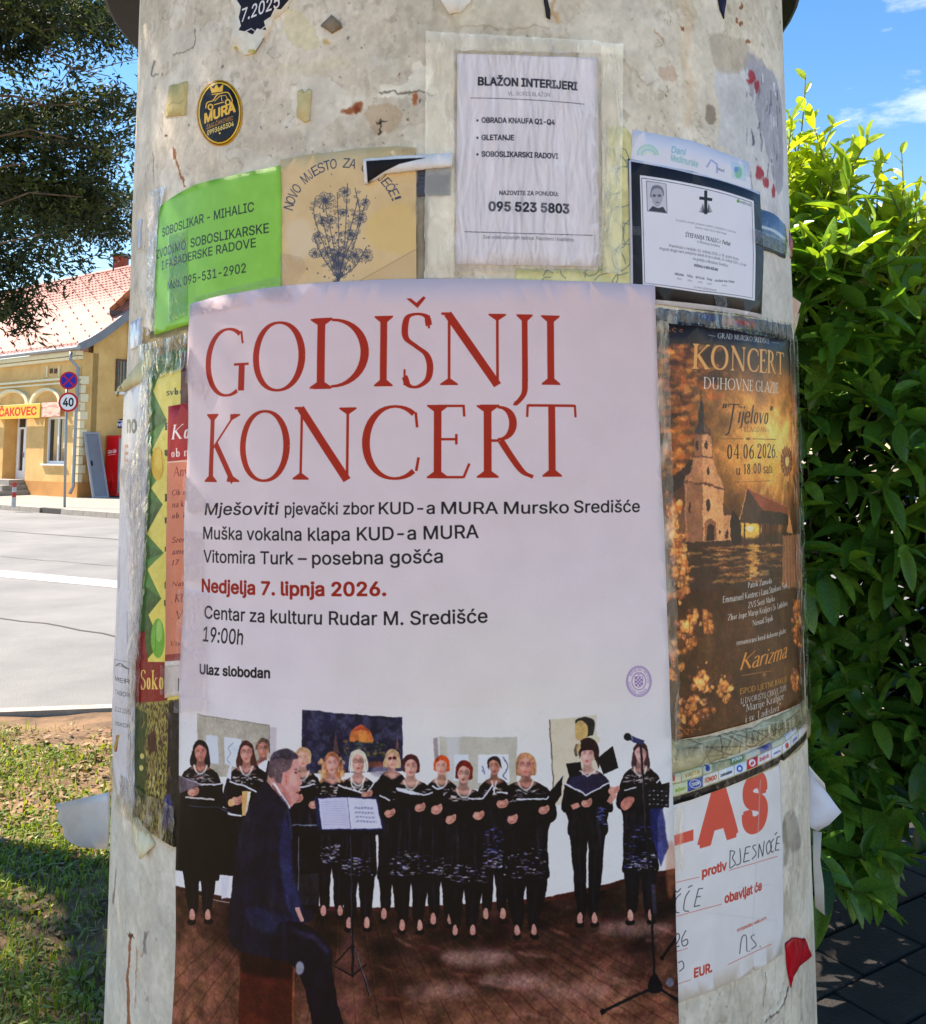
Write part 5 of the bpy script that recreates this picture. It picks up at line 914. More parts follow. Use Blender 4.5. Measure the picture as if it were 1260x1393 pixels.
for k, (a_, b_, t1_, t2_) in enumerate(((916, 928, 'MIRJANA', 'kći'), (932, 940, 'IVICA', 'sin'), (944, 956, 'NATALIJA', 'snaha'), (959, 966, 'IVAN', 'zet'), (970, 996, 'unučad Ana i Petra', 'praunuk'))):
    y_ = 374.5 + k * 2.2; s.text(t1_, a_, y_, b_, y_ + 2, 3, (80, 78, 88), .01); s.text(t2_, (a_ + b_) / 2 - 3, y_ + 6, (a_ + b_) / 2 + 3, y_ + 7, 2.6, (110, 108, 118))
s.text('U ime ožalošćenih', 942, 392, 972, 397, 3, (110, 108, 118), 0, .2)
obt = s.mesh('death_notice', print_mat('death_notice_print', s.image('death_notice_print'), .4, .12, coat=.06), .0036, .0006, 15); props(obt, 'white death notice with a black border, small portrait and cross', 'notice')
tape('tape_strip', [(968, 402), (984, 404), (990, 440), (974, 438)], M_TAPE, .0048, obt, 46); tape('tape_strip', [(1018, 310), (1068, 330), (1074, 350), (1020, 330)], M_TAPE, .0048, obt, 47); tape('tape_strip', [(856, 308), (872, 310), (873, 322), (857, 320)], M_TAPE, .0048, obt, 48)

# ============================================================ LEFT FLANK, LAYERED POSTERS
def leafp(S):
    n = fbm(S.h, S.w, 30, 90); S.a += ((n - .5) * 24)[..., None]
    S.poly([(190, 470), (262, 466), (262, 500), (206, 512)], (70, 116, 46), .9, 3)
    xs = lambda y: 203 - (y - 490) * .026
    q = random.Random(21); y = 492; P = [(xs(485) - 14, 485)]; k = 0
    while y < 905:
        P.append((xs(y) + (27 if k % 2 == 0 else 8) + q.uniform(-3, 3), y)); y += q.choice([22, 26, 34, 40]); k += 1
    P += [(xs(905) + 4, 905), (xs(905) - 14, 905)]; S.poly(P, (40, 92, 32))
    for k in range(1, len(P) - 3): S.poly([P[k], P[k + 1], (xs(P[k][1]) + 2, (P[k][1] + P[k + 1][1]) / 2)], q.choice([(58, 124, 44), (30, 74, 28), (70, 140, 56)]), .7)
    S.ell(217.5, 631, 9, 23, (222, 176, 44)); S.ell(219, 625, 5, 14, (240, 204, 84), .6, 2); S.line([(222, 612), (224, 640), (220, 650)], .8, (160, 120, 30))
    S.ell(217.5, 868, 9.5, 27, (96, 168, 56)); S.ell(219, 858, 4.5, 15, (160, 210, 110), .7, 2); S.line([(215, 845), (214, 885)], 1, (60, 120, 40), .7)
    S.text('svbo', 229, 538, 252, 536, 9, (40, 34, 24), ser={'T': 16, 't': 7, 'sf': 5}); S.poly([(250, 480), (266, 478), (266, 556), (248, 556)], (84, 20, 30))
    for t_, y0 in (('P', 585), ('t', 620), ('F', 682), ('t', 712), ('m', 750), ('f', 800), ('tr', 824)): S.text(t_, 226, y0, 236, y0, 10, (44, 36, 26), ser={'T': 16, 't': 8, 'sf': 5})
    S.poly([(184, 862), (200, 858), (204, 900), (232, 900), (230, 956), (182, 962)], (136, 24, 30)); S.text('Soko', 194, 937, 225, 937, 26, (230, 196, 96), ser={'T': 14, 't': 6, 'sf': 6})
    # faded collage at the foot
    S.poly([(180, 956), (250, 950), (250, 1170), (170, 1150)], (150, 140, 70)); n2 = fbm(S.h, S.w, 9, 91, 3, cellx=5)
    S.poly([(180, 956), (250, 950), (250, 1170), (170, 1150)], (54, 40, 34), .95, mask=np.clip((n2 - .46) * 7, 0, 1)); S.poly([(184, 960), (203, 970), (200, 1090), (184, 1080)], (28, 62, 28), .9, 1.5); S.poly([(232, 955), (250, 950), (250, 1160), (228, 1150)], (22, 22, 26), .95, 1)
    for k in range(70): x, y = q.uniform(196, 236), q.uniform(965, 1130); S.line([(x, y), (x + q.uniform(-4, 4), y + q.uniform(4, 16))], q.uniform(1, 3), q.choice([(206, 186, 96), (120, 90, 60), (60, 30, 30), (224, 214, 150), (90, 60, 90)]), .6)
    for (x, y) in ((196, 1028), (195, 1044)): S.ell(x, y, 3, 4, (230, 206, 130), .9, .5)
    S.poly([(203, 1000), (214, 992), (216, 1020), (205, 1026)], (60, 20, 24), .9, .6); S.blob([(224, 1090), (234, 1080), (238, 1110), (226, 1130)], (60, 60, 150), .6, 2)
s = Sheet(edge_wobble([(200, 492), (230, 480), (266, 470), (266, 800), (252, 1152), (238, 1151), (210, 1134), (184, 1112), (184, 900), (194, 640)], 16, .6, 22), 2.0, (224, 206, 96)); leafp(s)
yel = s.mesh('harvest_poster', print_mat('harvest_poster_print', s.image('harvest_poster_print'), .38, .3, coat=.08), .0028, .0012, 23); props(yel, 'yellow poster bordered with green leaf points and small fruits, on the left flank', 'poster')
tape('tape_strip', [(192, 470), (262, 452), (264, 500), (200, 520)], M_FILMW, .0052, yel, 61, .0024, wob=1.5); tape('tape_strip', [(222, 905), (262, 900), (260, 935), (222, 945)], M_TAPE, .0050, yel, 62); tape('tape_strip', [(166, 1050), (200, 1078), (242, 1096), (240, 1156), (204, 1136), (170, 1108)], M_FILMW, .0052, yel, 63, .0018, wob=1.4)
tape('tape_strip', [(196, 500), (214, 496), (206, 700), (192, 960), (182, 960), (186, 700)], M_FILMW, .0050, yel, 64, .0024, wob=1.5)
s = Sheet(edge_wobble([(233, 553), (250, 550), (268, 547), (268, 940), (228, 949), (230, 750)], 24, .4, 24), 2.2, (222, 130, 100))
s.poly([(228, 545), (272, 540), (270, 624), (230, 628)], (176, 22, 30)); s.line([(230, 629), (270, 626)], 1.2, (230, 214, 200)); s.poly([(226, 896), (270, 890), (270, 950), (226, 952)], (226, 216, 206)); s.poly([(228, 890), (270, 886), (270, 896), (228, 899)], (140, 30, 30), .8)
s.text('Ko', 237, 598, 262, 596, 20, (240, 232, 226), ser={'T': 13, 't': 5, 'sf': 5}, slant=.15); s.text('ob m', 237, 622, 264, 620, 12, (236, 220, 214), ser={'T': 12, 't': 5, 'sf': 4}); s.text('Anya', 240, 648, 266, 646, 13, (150, 32, 28), ser={'T': 12, 't': 5, 'sf': 4})
for t_, y0 in (('Ob ma', 674), ('na kon', 690), ('ob 17.', 705), ('Szeret', 738), ('amely', 754), ('17 óra', 769), ('Nastu', 797)): s.text(t_, 238, y0, 264, y0 - 2, 7.5 if y0 < 790 else 6, (110, 24, 26), ser={'T': 12, 't': 6, 'sf': 3}, slant=.15)
s.text('. KUD', 237, 819, 266, 817, 11, (90, 20, 24), ser={'T': 12, 't': 6, 'sf': 3}, slant=.15); s.text('. Vito', 237, 842, 266, 840, 11, (90, 20, 24), ser={'T': 12, 't': 6, 'sf': 3}, slant=.15); s.text('Vtopna', 236, 878, 264, 876, 6, (110, 30, 26), ser={'T': 12, 't': 6, 'sf': 3}, slant=.15)
s.poly([(246, 922), (256, 920), (256, 938), (246, 940)], (40, 40, 70)); s.poly([(248, 928), (254, 927), (254, 931), (248, 932)], (220, 220, 226)); s.line([(232, 906), (262, 903)], 1, (150, 140, 140), .7)
crl = s.mesh('coral_poster', print_mat('coral_poster_print', s.image('coral_poster_print'), .45, .2), .0046, .0008, 25); props(crl, 'coral pink poster with a dark red head, peeping out left of the big pale poster', 'poster')
s = Sheet(edge_wobble([(172, 536), (204, 500), (204, 640), (196, 800), (186, 930), (186, 1100), (164, 1080), (156, 1060), (158, 900), (162, 700)], 14, .7, 26), 2.6, (214, 212, 218))
s.a += ((fbm(s.h, s.w, 14, 93, 4, cellx=6) - .5) * 34)[..., None]; s.text('no', 176, 588, 191, 588, 22, (70, 70, 84), .03, blur=.4); s.text('E', 173, 628, 178, 628, 22, (170, 60, 50), .02, a=.7, blur=.6)
q = random.Random(2)
for k in range(26): x = q.uniform(162, 190); y = q.uniform(640, 880); s.line([(x, y), (x + q.uniform(-4, 4), y + q.uniform(20, 70))], q.uniform(.6, 1.8), q.choice([(150, 110, 110), (130, 130, 140), (190, 150, 146)]), .4, .5)
for t_, y0, h in (('A', 905, 6), ('MER', 925, 6), ('TABOR', 943, 6), ('12.12.2025', 966, 6), ('USKOR', 985, 5)): s.text(t_, 160, y0, 182, y0 + 5, h, (90, 92, 100), .01)
s.line([(160, 896), (180, 900), (178, 926), (160, 922), (160, 896)], .8, (90, 92, 100)); s.poly([(162, 1000), (166, 999), (163, 1022), (159, 1022)], (140, 30, 34)); s.poly([(164, 999), (167, 1000), (160, 1022), (158, 1016)], (190, 150, 60), .9)
lw = s.mesh('weathered_poster', print_mat('weathered_poster_print', s.image('weathered_poster_print'), .4, .4, 30, coat=.08), .0036, .0022, 27); props(lw, 'weathered whitish poster under wrinkled plastic at the left edge of the column', 'poster')
tape('tape_strip', [(166, 640), (196, 600), (198, 760), (190, 930), (186, 1100), (178, 1100), (178, 900), (184, 740)], M_FILMW, .0062, lw, 65, .003, wob=1.5); tape('tape_strip', [(154, 1020), (166, 1082), (190, 1110), (190, 1126), (160, 1096), (150, 1040)], M_TAPEB, .005, lw, 66, .001)
# cream film flap and bits under the green notice
scrap([(163, 540), (186, 505), (206, 476), (214, 484), (206, 505), (196, 520), (176, 532)], (206, 196, 150), .004, 'cream coloured torn film flap at the left edge above the weathered poster', 105, 1, curl=lambda p, z, S: .012 * max(0, (S.p1 - p) / (S.p1 - S.p0)) ** 1.5, amp=.001, name='film_flap')
scrap([(180, 440), (193, 432), (192, 470), (180, 476)], (206, 216, 232), .003, 'small pale blue film scrap left of the green notice', 106, .6, rough=.25, name='film_scrap')
scrap([(190, 300), (194, 298), (192, 338), (188, 340)], (200, 210, 224), .002, 'thin bluish sliver of film at the left edge beside the green notice', 107, .5, rough=.25, name='film_scrap')
scrap([(196, 445), (214, 452), (266, 440), (262, 470), (232, 482), (205, 494), (194, 480)], (150, 128, 84), .0016, 'brown stained paper rest between the green notice and the yellow poster', 108, 1.4)

# ============================================================ SMALL BITS ON THE SHAFT
def sticker(S):
    S.ell(299.5, 154, 31, 45, (206, 150, 30)); S.ell(299.5, 154, 29.5, 43.5, (90, 50, 14)); S.ell(299.5, 154, 28.6, 42, (238, 196, 60)); S.ell(299.5, 154, 26.8, 40, (20, 17, 20)); G = (236, 186, 70)
    S.poly([(289, 127), (286, 117), (292, 121), (295.5, 115), (299, 120), (305, 114), (304, 125)], G); S.line([(289, 129), (304, 127)], 1.4, G)
    S.line([(281, 148), (283, 140), (291, 137), (297, 129), (310, 126), (315, 132), (317, 138), (314, 141)], 1.6, G, curve=True); S.line([(293, 138), (300, 131), (308, 130), (311, 136)], 1.2, G); S.line([(302, 130), (303, 138)], 1, G); S.line([(292, 143), (306, 139)], 1.4, G)
    for x, y in ((287.5, 146), (311, 139.5)): S.ell(x, y, 4, 4.6, G); S.ell(x, y, 2, 2.4, (20, 17, 20))
    S.text('MURA', 279, 168, 322, 151.5, 12.5, G, .04); S.line([(282, 176), (296, 170)], .8, G, .8); S.text('TAXI ČAKOVEC', 282, 176, 318, 163.5, 5.6, (200, 140, 50), .01); S.text('0993660304', 283, 184.5, 319, 171.5, 6.4, (240, 214, 120), .02); S.ell(300, 181.5, 1.4, 1.6, G)
an = np.linspace(0, 6.283, 41)[:-1]
scrap([(299.5 + 31 * math.cos(a), 154 + 45 * math.sin(a)) for a in an], (206, 150, 30), .0014, 'oval black and gold taxi sticker with a crown and a car', 110, 0, 'sticker', 'taxi_sticker', .5, paint=sticker, var=0, amp=0, dens=2.6)
def torn(S):
    S.blob([(324, -12), (330, 10), (327, 24), (330, 36), (327, 42), (338, 44), (346, 48), (352, 40), (364, 42), (361, 30), (370, 24), (376, 12), (384, 14), (396, -12)], (22, 24, 40), n=2); S.text('.7.2025', 326, 33, 382, 11, 17, (226, 224, 226), .012, .1); S.line([(336, 44), (344, 40), (352, 46), (364, 36)], 1.6, (214, 210, 206)); S.line([(345, 52), (352, 40), (360, 44)], 1.2, (216, 212, 206)); S.ell(323, 68, 3, 4, (190, 170, 60), .8); S.ell(345, 71, 6, 3, (196, 176, 76), .7)
scrap([(314, -12), (322, 20), (318, 44), (314, 62), (326, 70), (334, 76), (347, 74), (352, 60), (362, 52), (368, 40), (372, 28), (392, 12), (404, -12)], (224, 219, 204), .003, 'torn white and black poster rest reading 7.2025 near the top', 111, 1.2, paint=torn, dens=2.2)
scrap([(452, 21), (464, 31), (466, 38), (452, 46), (437, 36)], (134, 118, 98), .0022, 'small brown diamond shaped scrap near the top of the shaft', 112, .6)
scrap([(231, 117), (256, 111), (254, 157), (226, 160)], (204, 186, 128), .0016, 'tan square of old tape left of the oval taxi sticker', 113, .5, paint=lambda S: [S.line([(230, 144), (236, 140), (246, 141), (253, 136)], 1, (150, 128, 84), .8), S.line([(237, 120), (237, 156)], .8, (160, 140, 96), .5)])
scrap([(406, 125), (412, 122), (414, 128), (421, 121), (424, 124), (422, 164), (415, 167), (405, 160)], (206, 190, 140), .0024, 'curled strip of yellowed tape right of the taxi sticker', 114, .7)
scrap([(974, -10), (988, -10), (984, 26), (979, 14)], (24, 28, 60), .0018, 'dark blue wedge of paper high on the right', 115, .4)
scrap([(738, -10), (742, -10), (748, 14), (748, 27), (743, 24)], (44, 42, 44), .0022, 'tiny charred black scrap above the sleeved notice', 116, .5)
scrap([(596, -8), (642, -8), (640, 4), (626, 18), (612, 20), (604, 8)], (230, 227, 218), .0024, 'white plaster coloured paper rest at the top above the sleeved notice', 117, 1)
scrap([(1031, 284), (1052, 292), (1066, 306), (1070, 330), (1066, 352), (1050, 344), (1030, 338)], (70, 84, 110), .0026, 'dark slate blue glossy scrap beside the death notice', 118, .8, rough=.2, paint=lambda S: [S.line([(1030, 308), (1050, 314), (1066, 326)], 4, (206, 206, 204), .9, 1, curve=True), S.blob([(1034, 322), (1050, 330), (1060, 346), (1040, 340)], (96, 104, 110), .8, 2)])
scrap([(888, 418), (1000, 430), (1074, 442), (1078, 462), (1000, 446), (888, 436)], (110, 112, 116), .0015, 'greyish smeared strip with red and blue traces under the death notice', 119, 1., paint=lambda S: [S.poly([(985, 432), (1026, 438), (1026, 446), (985, 440)], (196, 70, 60), .7, 1.5), S.poly([(950, 428), (980, 430), (980, 438), (950, 436)], (60, 80, 140), .7, 1.5)])
scrap([(1068, 1283), (1078, 1275), (1094, 1276), (1103, 1300), (1096, 1306), (1086, 1314), (1078, 1328), (1075, 1343), (1070, 1314)], (196, 16, 34), .002, 'bright red torn sticker low on the right of the shaft', 120, .5, 'sticker', 'red_sticker', .35, paint=lambda S: S.line([(1092, 1276), (1086, 1316)], 2, (150, 10, 26), .7, 1))
scrap([(176, 1107), (190, 1110), (205, 1130), (212, 1148), (200, 1166), (188, 1140)], (222, 216, 182), .0028, 'cream peeling scrap under the foot of the yellow poster', 121, .8, curl=lambda p, z, S: .01 * max(0, 1 - (z - S.z0) / .03))
# ============================================================ RABIES OGLAS POSTER, SPONSOR STRIP
s = Sheet(edge_wobble([(900, 1092), (960, 1072), (1020, 1052), (1058, 1036), (1061, 1120), (1063, 1220), (1061, 1296), (1042, 1310), (1026, 1319), (1022, 1312), (1018, 1323), (970, 1345), (900, 1371)], 18, .6, 30), 1.9, (230, 227, 226))
s.a += ((fbm(s.h, s.w, 50, 95) - .5) * 12)[..., None]; RD = (228, 92, 74)
s.text('A', 946, 1146, 1002, 1129, 66, RD, .06); s.text('S', 1006, 1130, 1042, 1117, 66, RD, .06); s.poly([(896, 1100), (912, 1094), (912, 1136), (941, 1127), (941, 1142), (896, 1154)], RD)
s.text('protiv', 952.5, 1192, 986, 1181, 12, (206, 74, 60), .03); s.text('obavljat će', 982.5, 1227, 1034, 1209, 12, (206, 74, 60), .03); s.text('EUR.', 942, 1328.5, 966.5, 1320, 12, (206, 74, 60), .03); s.text('VETERINARSKA AMBULANTA', 999, 1266, 1040, 1249, 3.6, (206, 90, 74), .02)
for a, b in (((912, 1200), (949, 1192)), ((989, 1183), (1055, 1164)), ((918, 1245), (979, 1228)), ((917, 1293), (933, 1288)), ((986.5, 1310.6), (1046.5, 1283)), ((920, 1337), (938, 1331))): s.line([a, b], .8, (214, 90, 76), .9)
HN = (60, 60, 66)
def hand(P): [s.line(p, 1.3, HN, .9, curve=len(p) > 2) for p in P]
hand([[(991, 1156), (990, 1180)], [(991, 1156), (997, 1158), (994, 1166), (998, 1174), (991, 1180)], [(1004, 1153), (1005, 1172), (999, 1176)], [(1012, 1152), (1009, 1172)], [(1012, 1152), (1018, 1150)], [(1010, 1161), (1016, 1159)], [(1009, 1172), (1017, 1169)], [(1026, 1148), (1021, 1151), (1026, 1160), (1020, 1168)], [(1030, 1147), (1029, 1166)], [(1030, 1147), (1035, 1164)], [(1037, 1143), (1035, 1164)], [(1044, 1142), (1040, 1150), (1042, 1161), (1047, 1152), (1044, 1142)], [(1050, 1140), (1046, 1147), (1047, 1158), (1050, 1157)], [(1051, 1135), (1054, 1131)], [(1054, 1138), (1052, 1156)], [(1054, 1138), (1058, 1137)], [(1053, 1147), (1057, 1146)], [(1052, 1156), (1057, 1155)]])
hand([[(924, 1214), (917, 1222), (917, 1238), (922, 1240)], [(916, 1209), (919, 1212), (924, 1207)], [(936, 1210), (930, 1220), (928, 1236), (935, 1238)], [(934, 1206), (940, 1203)], [(948, 1208), (942, 1232)], [(948, 1208), (954, 1207)], [(945, 1219), (951, 1218)], [(942, 1232), (950, 1230)]])
hand([[(916, 1272), (920, 1268), (922, 1274), (916, 1286), (922, 1285)], [(931, 1264), (925, 1276), (927, 1285), (933, 1282), (932, 1276), (926, 1279)], [(1003, 1296), (1006, 1274), (1012, 1272), (1013, 1290), (1014, 1293)], [(1024, 1270), (1019, 1274), (1026, 1284), (1019, 1290)], [(920, 1308), (926, 1306), (928, 1314), (922, 1320)], [(1016, 1292), (1017, 1293)], [(1031, 1286), (1032, 1287)]])
for a, b in (((1000, 1206), (1050, 1202)), ((925, 1160), (926, 1190)), ((1032, 1060), (1020, 1290)), ((960, 1240), (1056, 1252))): s.line([a, b], 1.4, (206, 204, 206), .5, 1)
og = s.mesh('rabies_poster', print_mat('rabies_poster_print', s.image('rabies_poster_print'), .5, .35, 14), .003, .0018, 31); props(og, 'white form poster with huge red LAS letters and handwriting, right of the big pale poster', 'poster')
tape('tape_strip', [(905, 1100), (926, 1094), (926, 1180), (908, 1182)], M_TAPEB, .0052, og, 71)
def strip(S):
    def P(u, v): # u along, v up from the band, in photo pixels
        xs_ = [903, 920, 960, 1000, 1030, 1060, 1080, 1096]; ys_ = [1092, 1089, 1075, 1060, 1047, 1032, 1015, 996]; x = 903 + u; return (x, float(np.interp(x, xs_, ys_)) - v * (1 - .0012 * u))
    def bx(u0, u1, v0, v1, c): S.poly([P(u0, v0), P((u0 + u1) / 2, v0), P(u1, v0), P(u1, v1), P((u0 + u1) / 2, v1), P(u0, v1)], c)
    S.poly([P(0, -3)] + [P(u, -3) for u in range(10, 196, 10)] + [P(u, 8) for u in range(190, -1, -10)], (30, 27, 28))
    cs = [(4, 28, (206, 214, 170)), (29, 49, (34, 60, 150)), (50, 70, (232, 226, 216)), (71, 91, (226, 228, 232)), (92, 108, (214, 222, 232)), (109, 123, (206, 24, 44)), (124, 141, (232, 226, 228)), (142, 156, (224, 226, 236)), (157, 168, (222, 222, 230)), (169, 178, (210, 214, 224)), (179, 190, (226, 220, 222))]
    for a, b, c in cs: bx(a, b, 10, 25, c)
    cs = [(3, 20, (226, 210, 170)), (21, 48, (228, 212, 160)), (50, 62, (214, 206, 176)), (86, 105, (104, 132, 84)), (107, 126, (226, 216, 190)), (127, 142, (150, 130, 160)), (143, 160, (222, 212, 180)), (161, 176, (224, 222, 226))]
    for a, b, c in cs: bx(a, b, 27, 41, c)
    def tx(t, u0, u1, v, h, c): a, b = P(u0, v), P(u1, v); S.text(t, a[0], a[1], b[0], b[1], h, c, .03)
    S.ell(*P(39, 17.5), 8, 6, (226, 230, 240)); S.ell(*P(39, 17.5), 7, 5, (34, 60, 150)); tx('TEKIM', 33.5, 44.5, 15.5, 4, (232, 234, 242)); tx('RINGO', 52, 68, 14, 6, (206, 70, 30)); tx('zobolatax', 73, 89, 15, 4, (40, 40, 46)); S.ell(*P(99, 17), 4.4, 5, (50, 90, 180)); S.ell(*P(99, 17), 2, 2.4, (226, 230, 240)); S.ell(*P(116, 18), 4.6, 5, (240, 226, 228)); tx('e', 113.5, 118.5, 15, 5, (206, 24, 44)); tx('bajuk', 126, 139, 15, 5, (200, 50, 60)); tx('eden', 12, 26, 14, 5, (130, 170, 70)); tx('PAN', 89, 102, 31, 6, (226, 230, 216)); tx('VARTA', 25, 45, 31, 5, (190, 150, 80)); S.poly([P(6, 30), P(12, 30), P(12, 38), P(6, 38)], (206, 90, 60)); S.ell(*P(56, 34), 3, 4, (50, 70, 140)); tx('podravina', 145, 154, 15, 3, (60, 70, 140)); S.ell(*P(163, 17), 2.5, 4, (206, 70, 60)); S.ell(*P(134, 34), 5, 3, (60, 70, 130), .8, .6); tx('print', 171, 177, 14, 4, (60, 70, 150))
    S.fill([np.array([(0, 0), (S.w, 0), (S.w, S.h), (0, S.h)], float)], (196, 188, 150), .35, mask=np.clip((fbm(S.h, S.w, 16, 97) - .55) * 6, 0, 1))
s = Sheet(edge_wobble([(900, 1056), (960, 1040), (1000, 1029), (1030, 1018), (1060, 1004), (1082, 986), (1098, 964), (1100, 996), (1084, 1018), (1070, 1028), (1062, 1034), (1058, 1030), (1054, 1040), (1020, 1056), (960, 1078), (900, 1098)], 12, .6, 33), 2.2, (176, 164, 122)); s.a += ((fbm(s.h, s.w, 14, 96) - .5) * 60)[..., None]; strip(s)
st_ = s.mesh('sponsor_strip', print_mat('sponsor_strip_print', s.image('sponsor_strip_print'), .35, .35, coat=.08), .0052, .0012, 34); props(st_, 'torn strip with rows of small sponsor logos over a black band on the right', 'poster strip')
scrap([(903, 1008), (960, 1003), (1020, 990), (1080, 962), (1098, 946), (1100, 975), (1060, 1002), (1000, 1026), (903, 1056)], (176, 168, 132), .0022, 'mess of yellowed tape and paper rests between the golden poster and the sponsor strip', 122, 1.6, name='tape_remains', rough=.3, amp=.0009, var=26, paint=lambda S: [S.line([(random.Random(k).uniform(905, 1080), random.Random(k + 99).uniform(975, 1050)), (random.Random(k + 5).uniform(905, 1095), random.Random(k + 55).uniform(960, 1030))], 1.5, [(222, 216, 186), (116, 104, 78), (90, 70, 56)][k % 3], .6) for k in range(30)])
# ------------------------------------------------------------ loose flaps standing off the shaft
def flap(name, outline, depth, m, label, bend=lambda u, v: 0, n=10, thick=.0012, cat='paper flap'):
    """outline: left/top, right/top, right/bottom, left/bottom polylines sampled as two edges of equal length"""
    A, B = outline; V = []; F = []; k = len(A)
    for side in (0, 1):
        for i in range(k):
            for j in range(n + 1):
                u = j / n; v = i / (k - 1); x = A[i][0] * (1 - u) + B[i][0] * u; y = A[i][1] * (1 - u) + B[i][1] * u
                V.append(at_depth(x, y, depth + bend(u, v) + side * thick))
    S = k * (n + 1)
    for sd in (0, S):
        for i in range(k - 1):
            for j in range(n): a = sd + i * (n + 1) + j; q = (a, a + 1, a + n + 2, a + n + 1); F.append(q if sd else q[::-1])
    ed = [(0, j) for j in range(n + 1)] + [(i, n) for i in range(1, k)] + [(k - 1, j) for j in range(n - 1, -1, -1)] + [(i, 0) for i in range(k - 2, -1, -1)]
    ed = [i * (n + 1) + j for i, j in ed]
    for p, q in zip(ed, ed[1:]): F.append((p, q, q + S, p + S))
    o = mesh_obj(name, V, F, m, None, None, True); return props(o, label, cat)
mp1 = mat('flap_paper', (222, 220, 216), .6, .08, 12, .25, 30); mp2 = mat('flap_paper_blue', (216, 220, 234), .6, .06, 12, .25, 30); mp3 = mat('flap_paper_grey', (200, 198, 190), .7, .1, 12, .25, 30); mp4 = mat('flap_red', (170, 24, 26), .4, .2, 14, .2); mp5 = mat('flap_pink', (216, 184, 164), .6, .15, 20, .3, 30)
TD = CY - RC * RC / CY + .02
flap('curled_flap', ([(74, 1094), (80, 1104), (78, 1116), (86, 1126), (88, 1140), (98, 1148), (112, 1153)], [(150, 1077), (150, 1090), (150, 1104), (150, 1118), (149, 1132), (148, 1146), (147, 1156)]), TD, mp1, 'curled greyish white paper flap sticking out to the left of the shaft above the grass', lambda u, v: .02 * math.sin(u * 3.1) - .04 * (1 - u) ** 2)
flap('folded_flap', ([(1099, 1042), (1097, 1060), (1096, 1090), (1095, 1118), (1100, 1124)], [(1102, 1043), (1122, 1074), (1145, 1105), (1128, 1122), (1112, 1131)]), TD, mp2, 'pale blue folded paper flap standing off the right edge of the shaft', lambda u, v: .02 * u - .015 * math.sin(u * 3))
flap('folded_flap', ([(1100, 1040), (1103, 1048), (1110, 1062)], [(1106, 1048), (1122, 1066), (1124, 1077)]), TD - .012, mp1, 'small white folded tip with a black mark on top of the pale blue flap', lambda u, v: .0)
flap('grey_strip', ([(1106, 1130), (1106, 1170), (1108, 1210), (1109, 1234)], [(1118, 1132), (1116, 1170), (1121, 1205), (1122, 1245)]), TD + .05, mp3, 'grey cardboard strip hanging behind the right edge of the shaft', lambda u, v: .0)
flap('red_curl', ([(1060, 316), (1066, 330), (1069, 350), (1069, 358)], [(1074, 312), (1079, 330), (1078, 348), (1070, 360)]), TD - .05, mp4, 'glossy red curl of paper at the right edge beside the death notice', lambda u, v: -.02 * math.sin(u * 3))
flap('pink_flap', ([(1072, 358), (1071, 400), (1070, 440), (1076, 452)], [(1075, 358), (1076, 402), (1090, 412), (1080, 444)]), TD - .03, mp5, 'pale pink torn paper edge above the golden poster at the right edge', lambda u, v: .0)
flap('cream_flap', ([(1074, 430), (1076, 446), (1078, 458)], [(1088, 426), (1084, 444), (1079, 460)]), TD - .01, mat('flap_cream', (222, 212, 170), .5, .1, 12, .3, 30), 'small cream film tip at the right edge above the golden poster', lambda u, v: .0)
# ============================================================ GROUND, ROAD, KERBS
def sheet_xy(name, pts, z, m, parent=None, kind='structure', sub=None):
    o = mesh_obj(name, [(x, y, z) for x, y in pts], [tuple(range(len(pts)))], m, parent, origin=(0, 0, z))
    if o.data.polygons[0].normal.z < 0: o.data.flip_normals()
    if kind and not parent: o['kind'] = kind
    return o
m_soil = mat('soil', (126, 98, 70), .95, .25, 5, .5, 30, col2=(72, 56, 38)); m_far = mat('far_ground', (158, 146, 126), .95, .2, .3, .1)  # far ground made lighter and warmer to bounce warm light onto the column
m_asph = mat('asphalt', (118, 120, 119), .92, .1, .7, .6, 90, col2=(98, 101, 101), detail=12); m_kerb = mat('kerb_concrete', (158, 152, 142), .9, .12, 7, .4, 60); m_pave = mat('sidewalk_asphalt', (140, 138, 130), .9, .1, 2, .2, 80)
sheet_xy('ground', [(-600, -300), (600, -300), (600, 900), (-600, 900)], -.02, m_far)
KN = gp(0, 969).y, gp(160, 963).y
ky = lambda x: KN[0] + (x - gp(0, 969).x) * (KN[1] - KN[0]) / (gp(160, 963).x - gp(0, 969).x)
FA, FB = gp(0, 693.5, .0), gp(165, 706, .0); fdir = (FB - FA).normalized()
far = lambda t: (FA.x + fdir.x * t, FA.y + fdir.y * t)
sheet_xy('road', [(-60, ky(-60)), (60, ky(60)), far(70), far(-60)][:4], .0, m_asph)
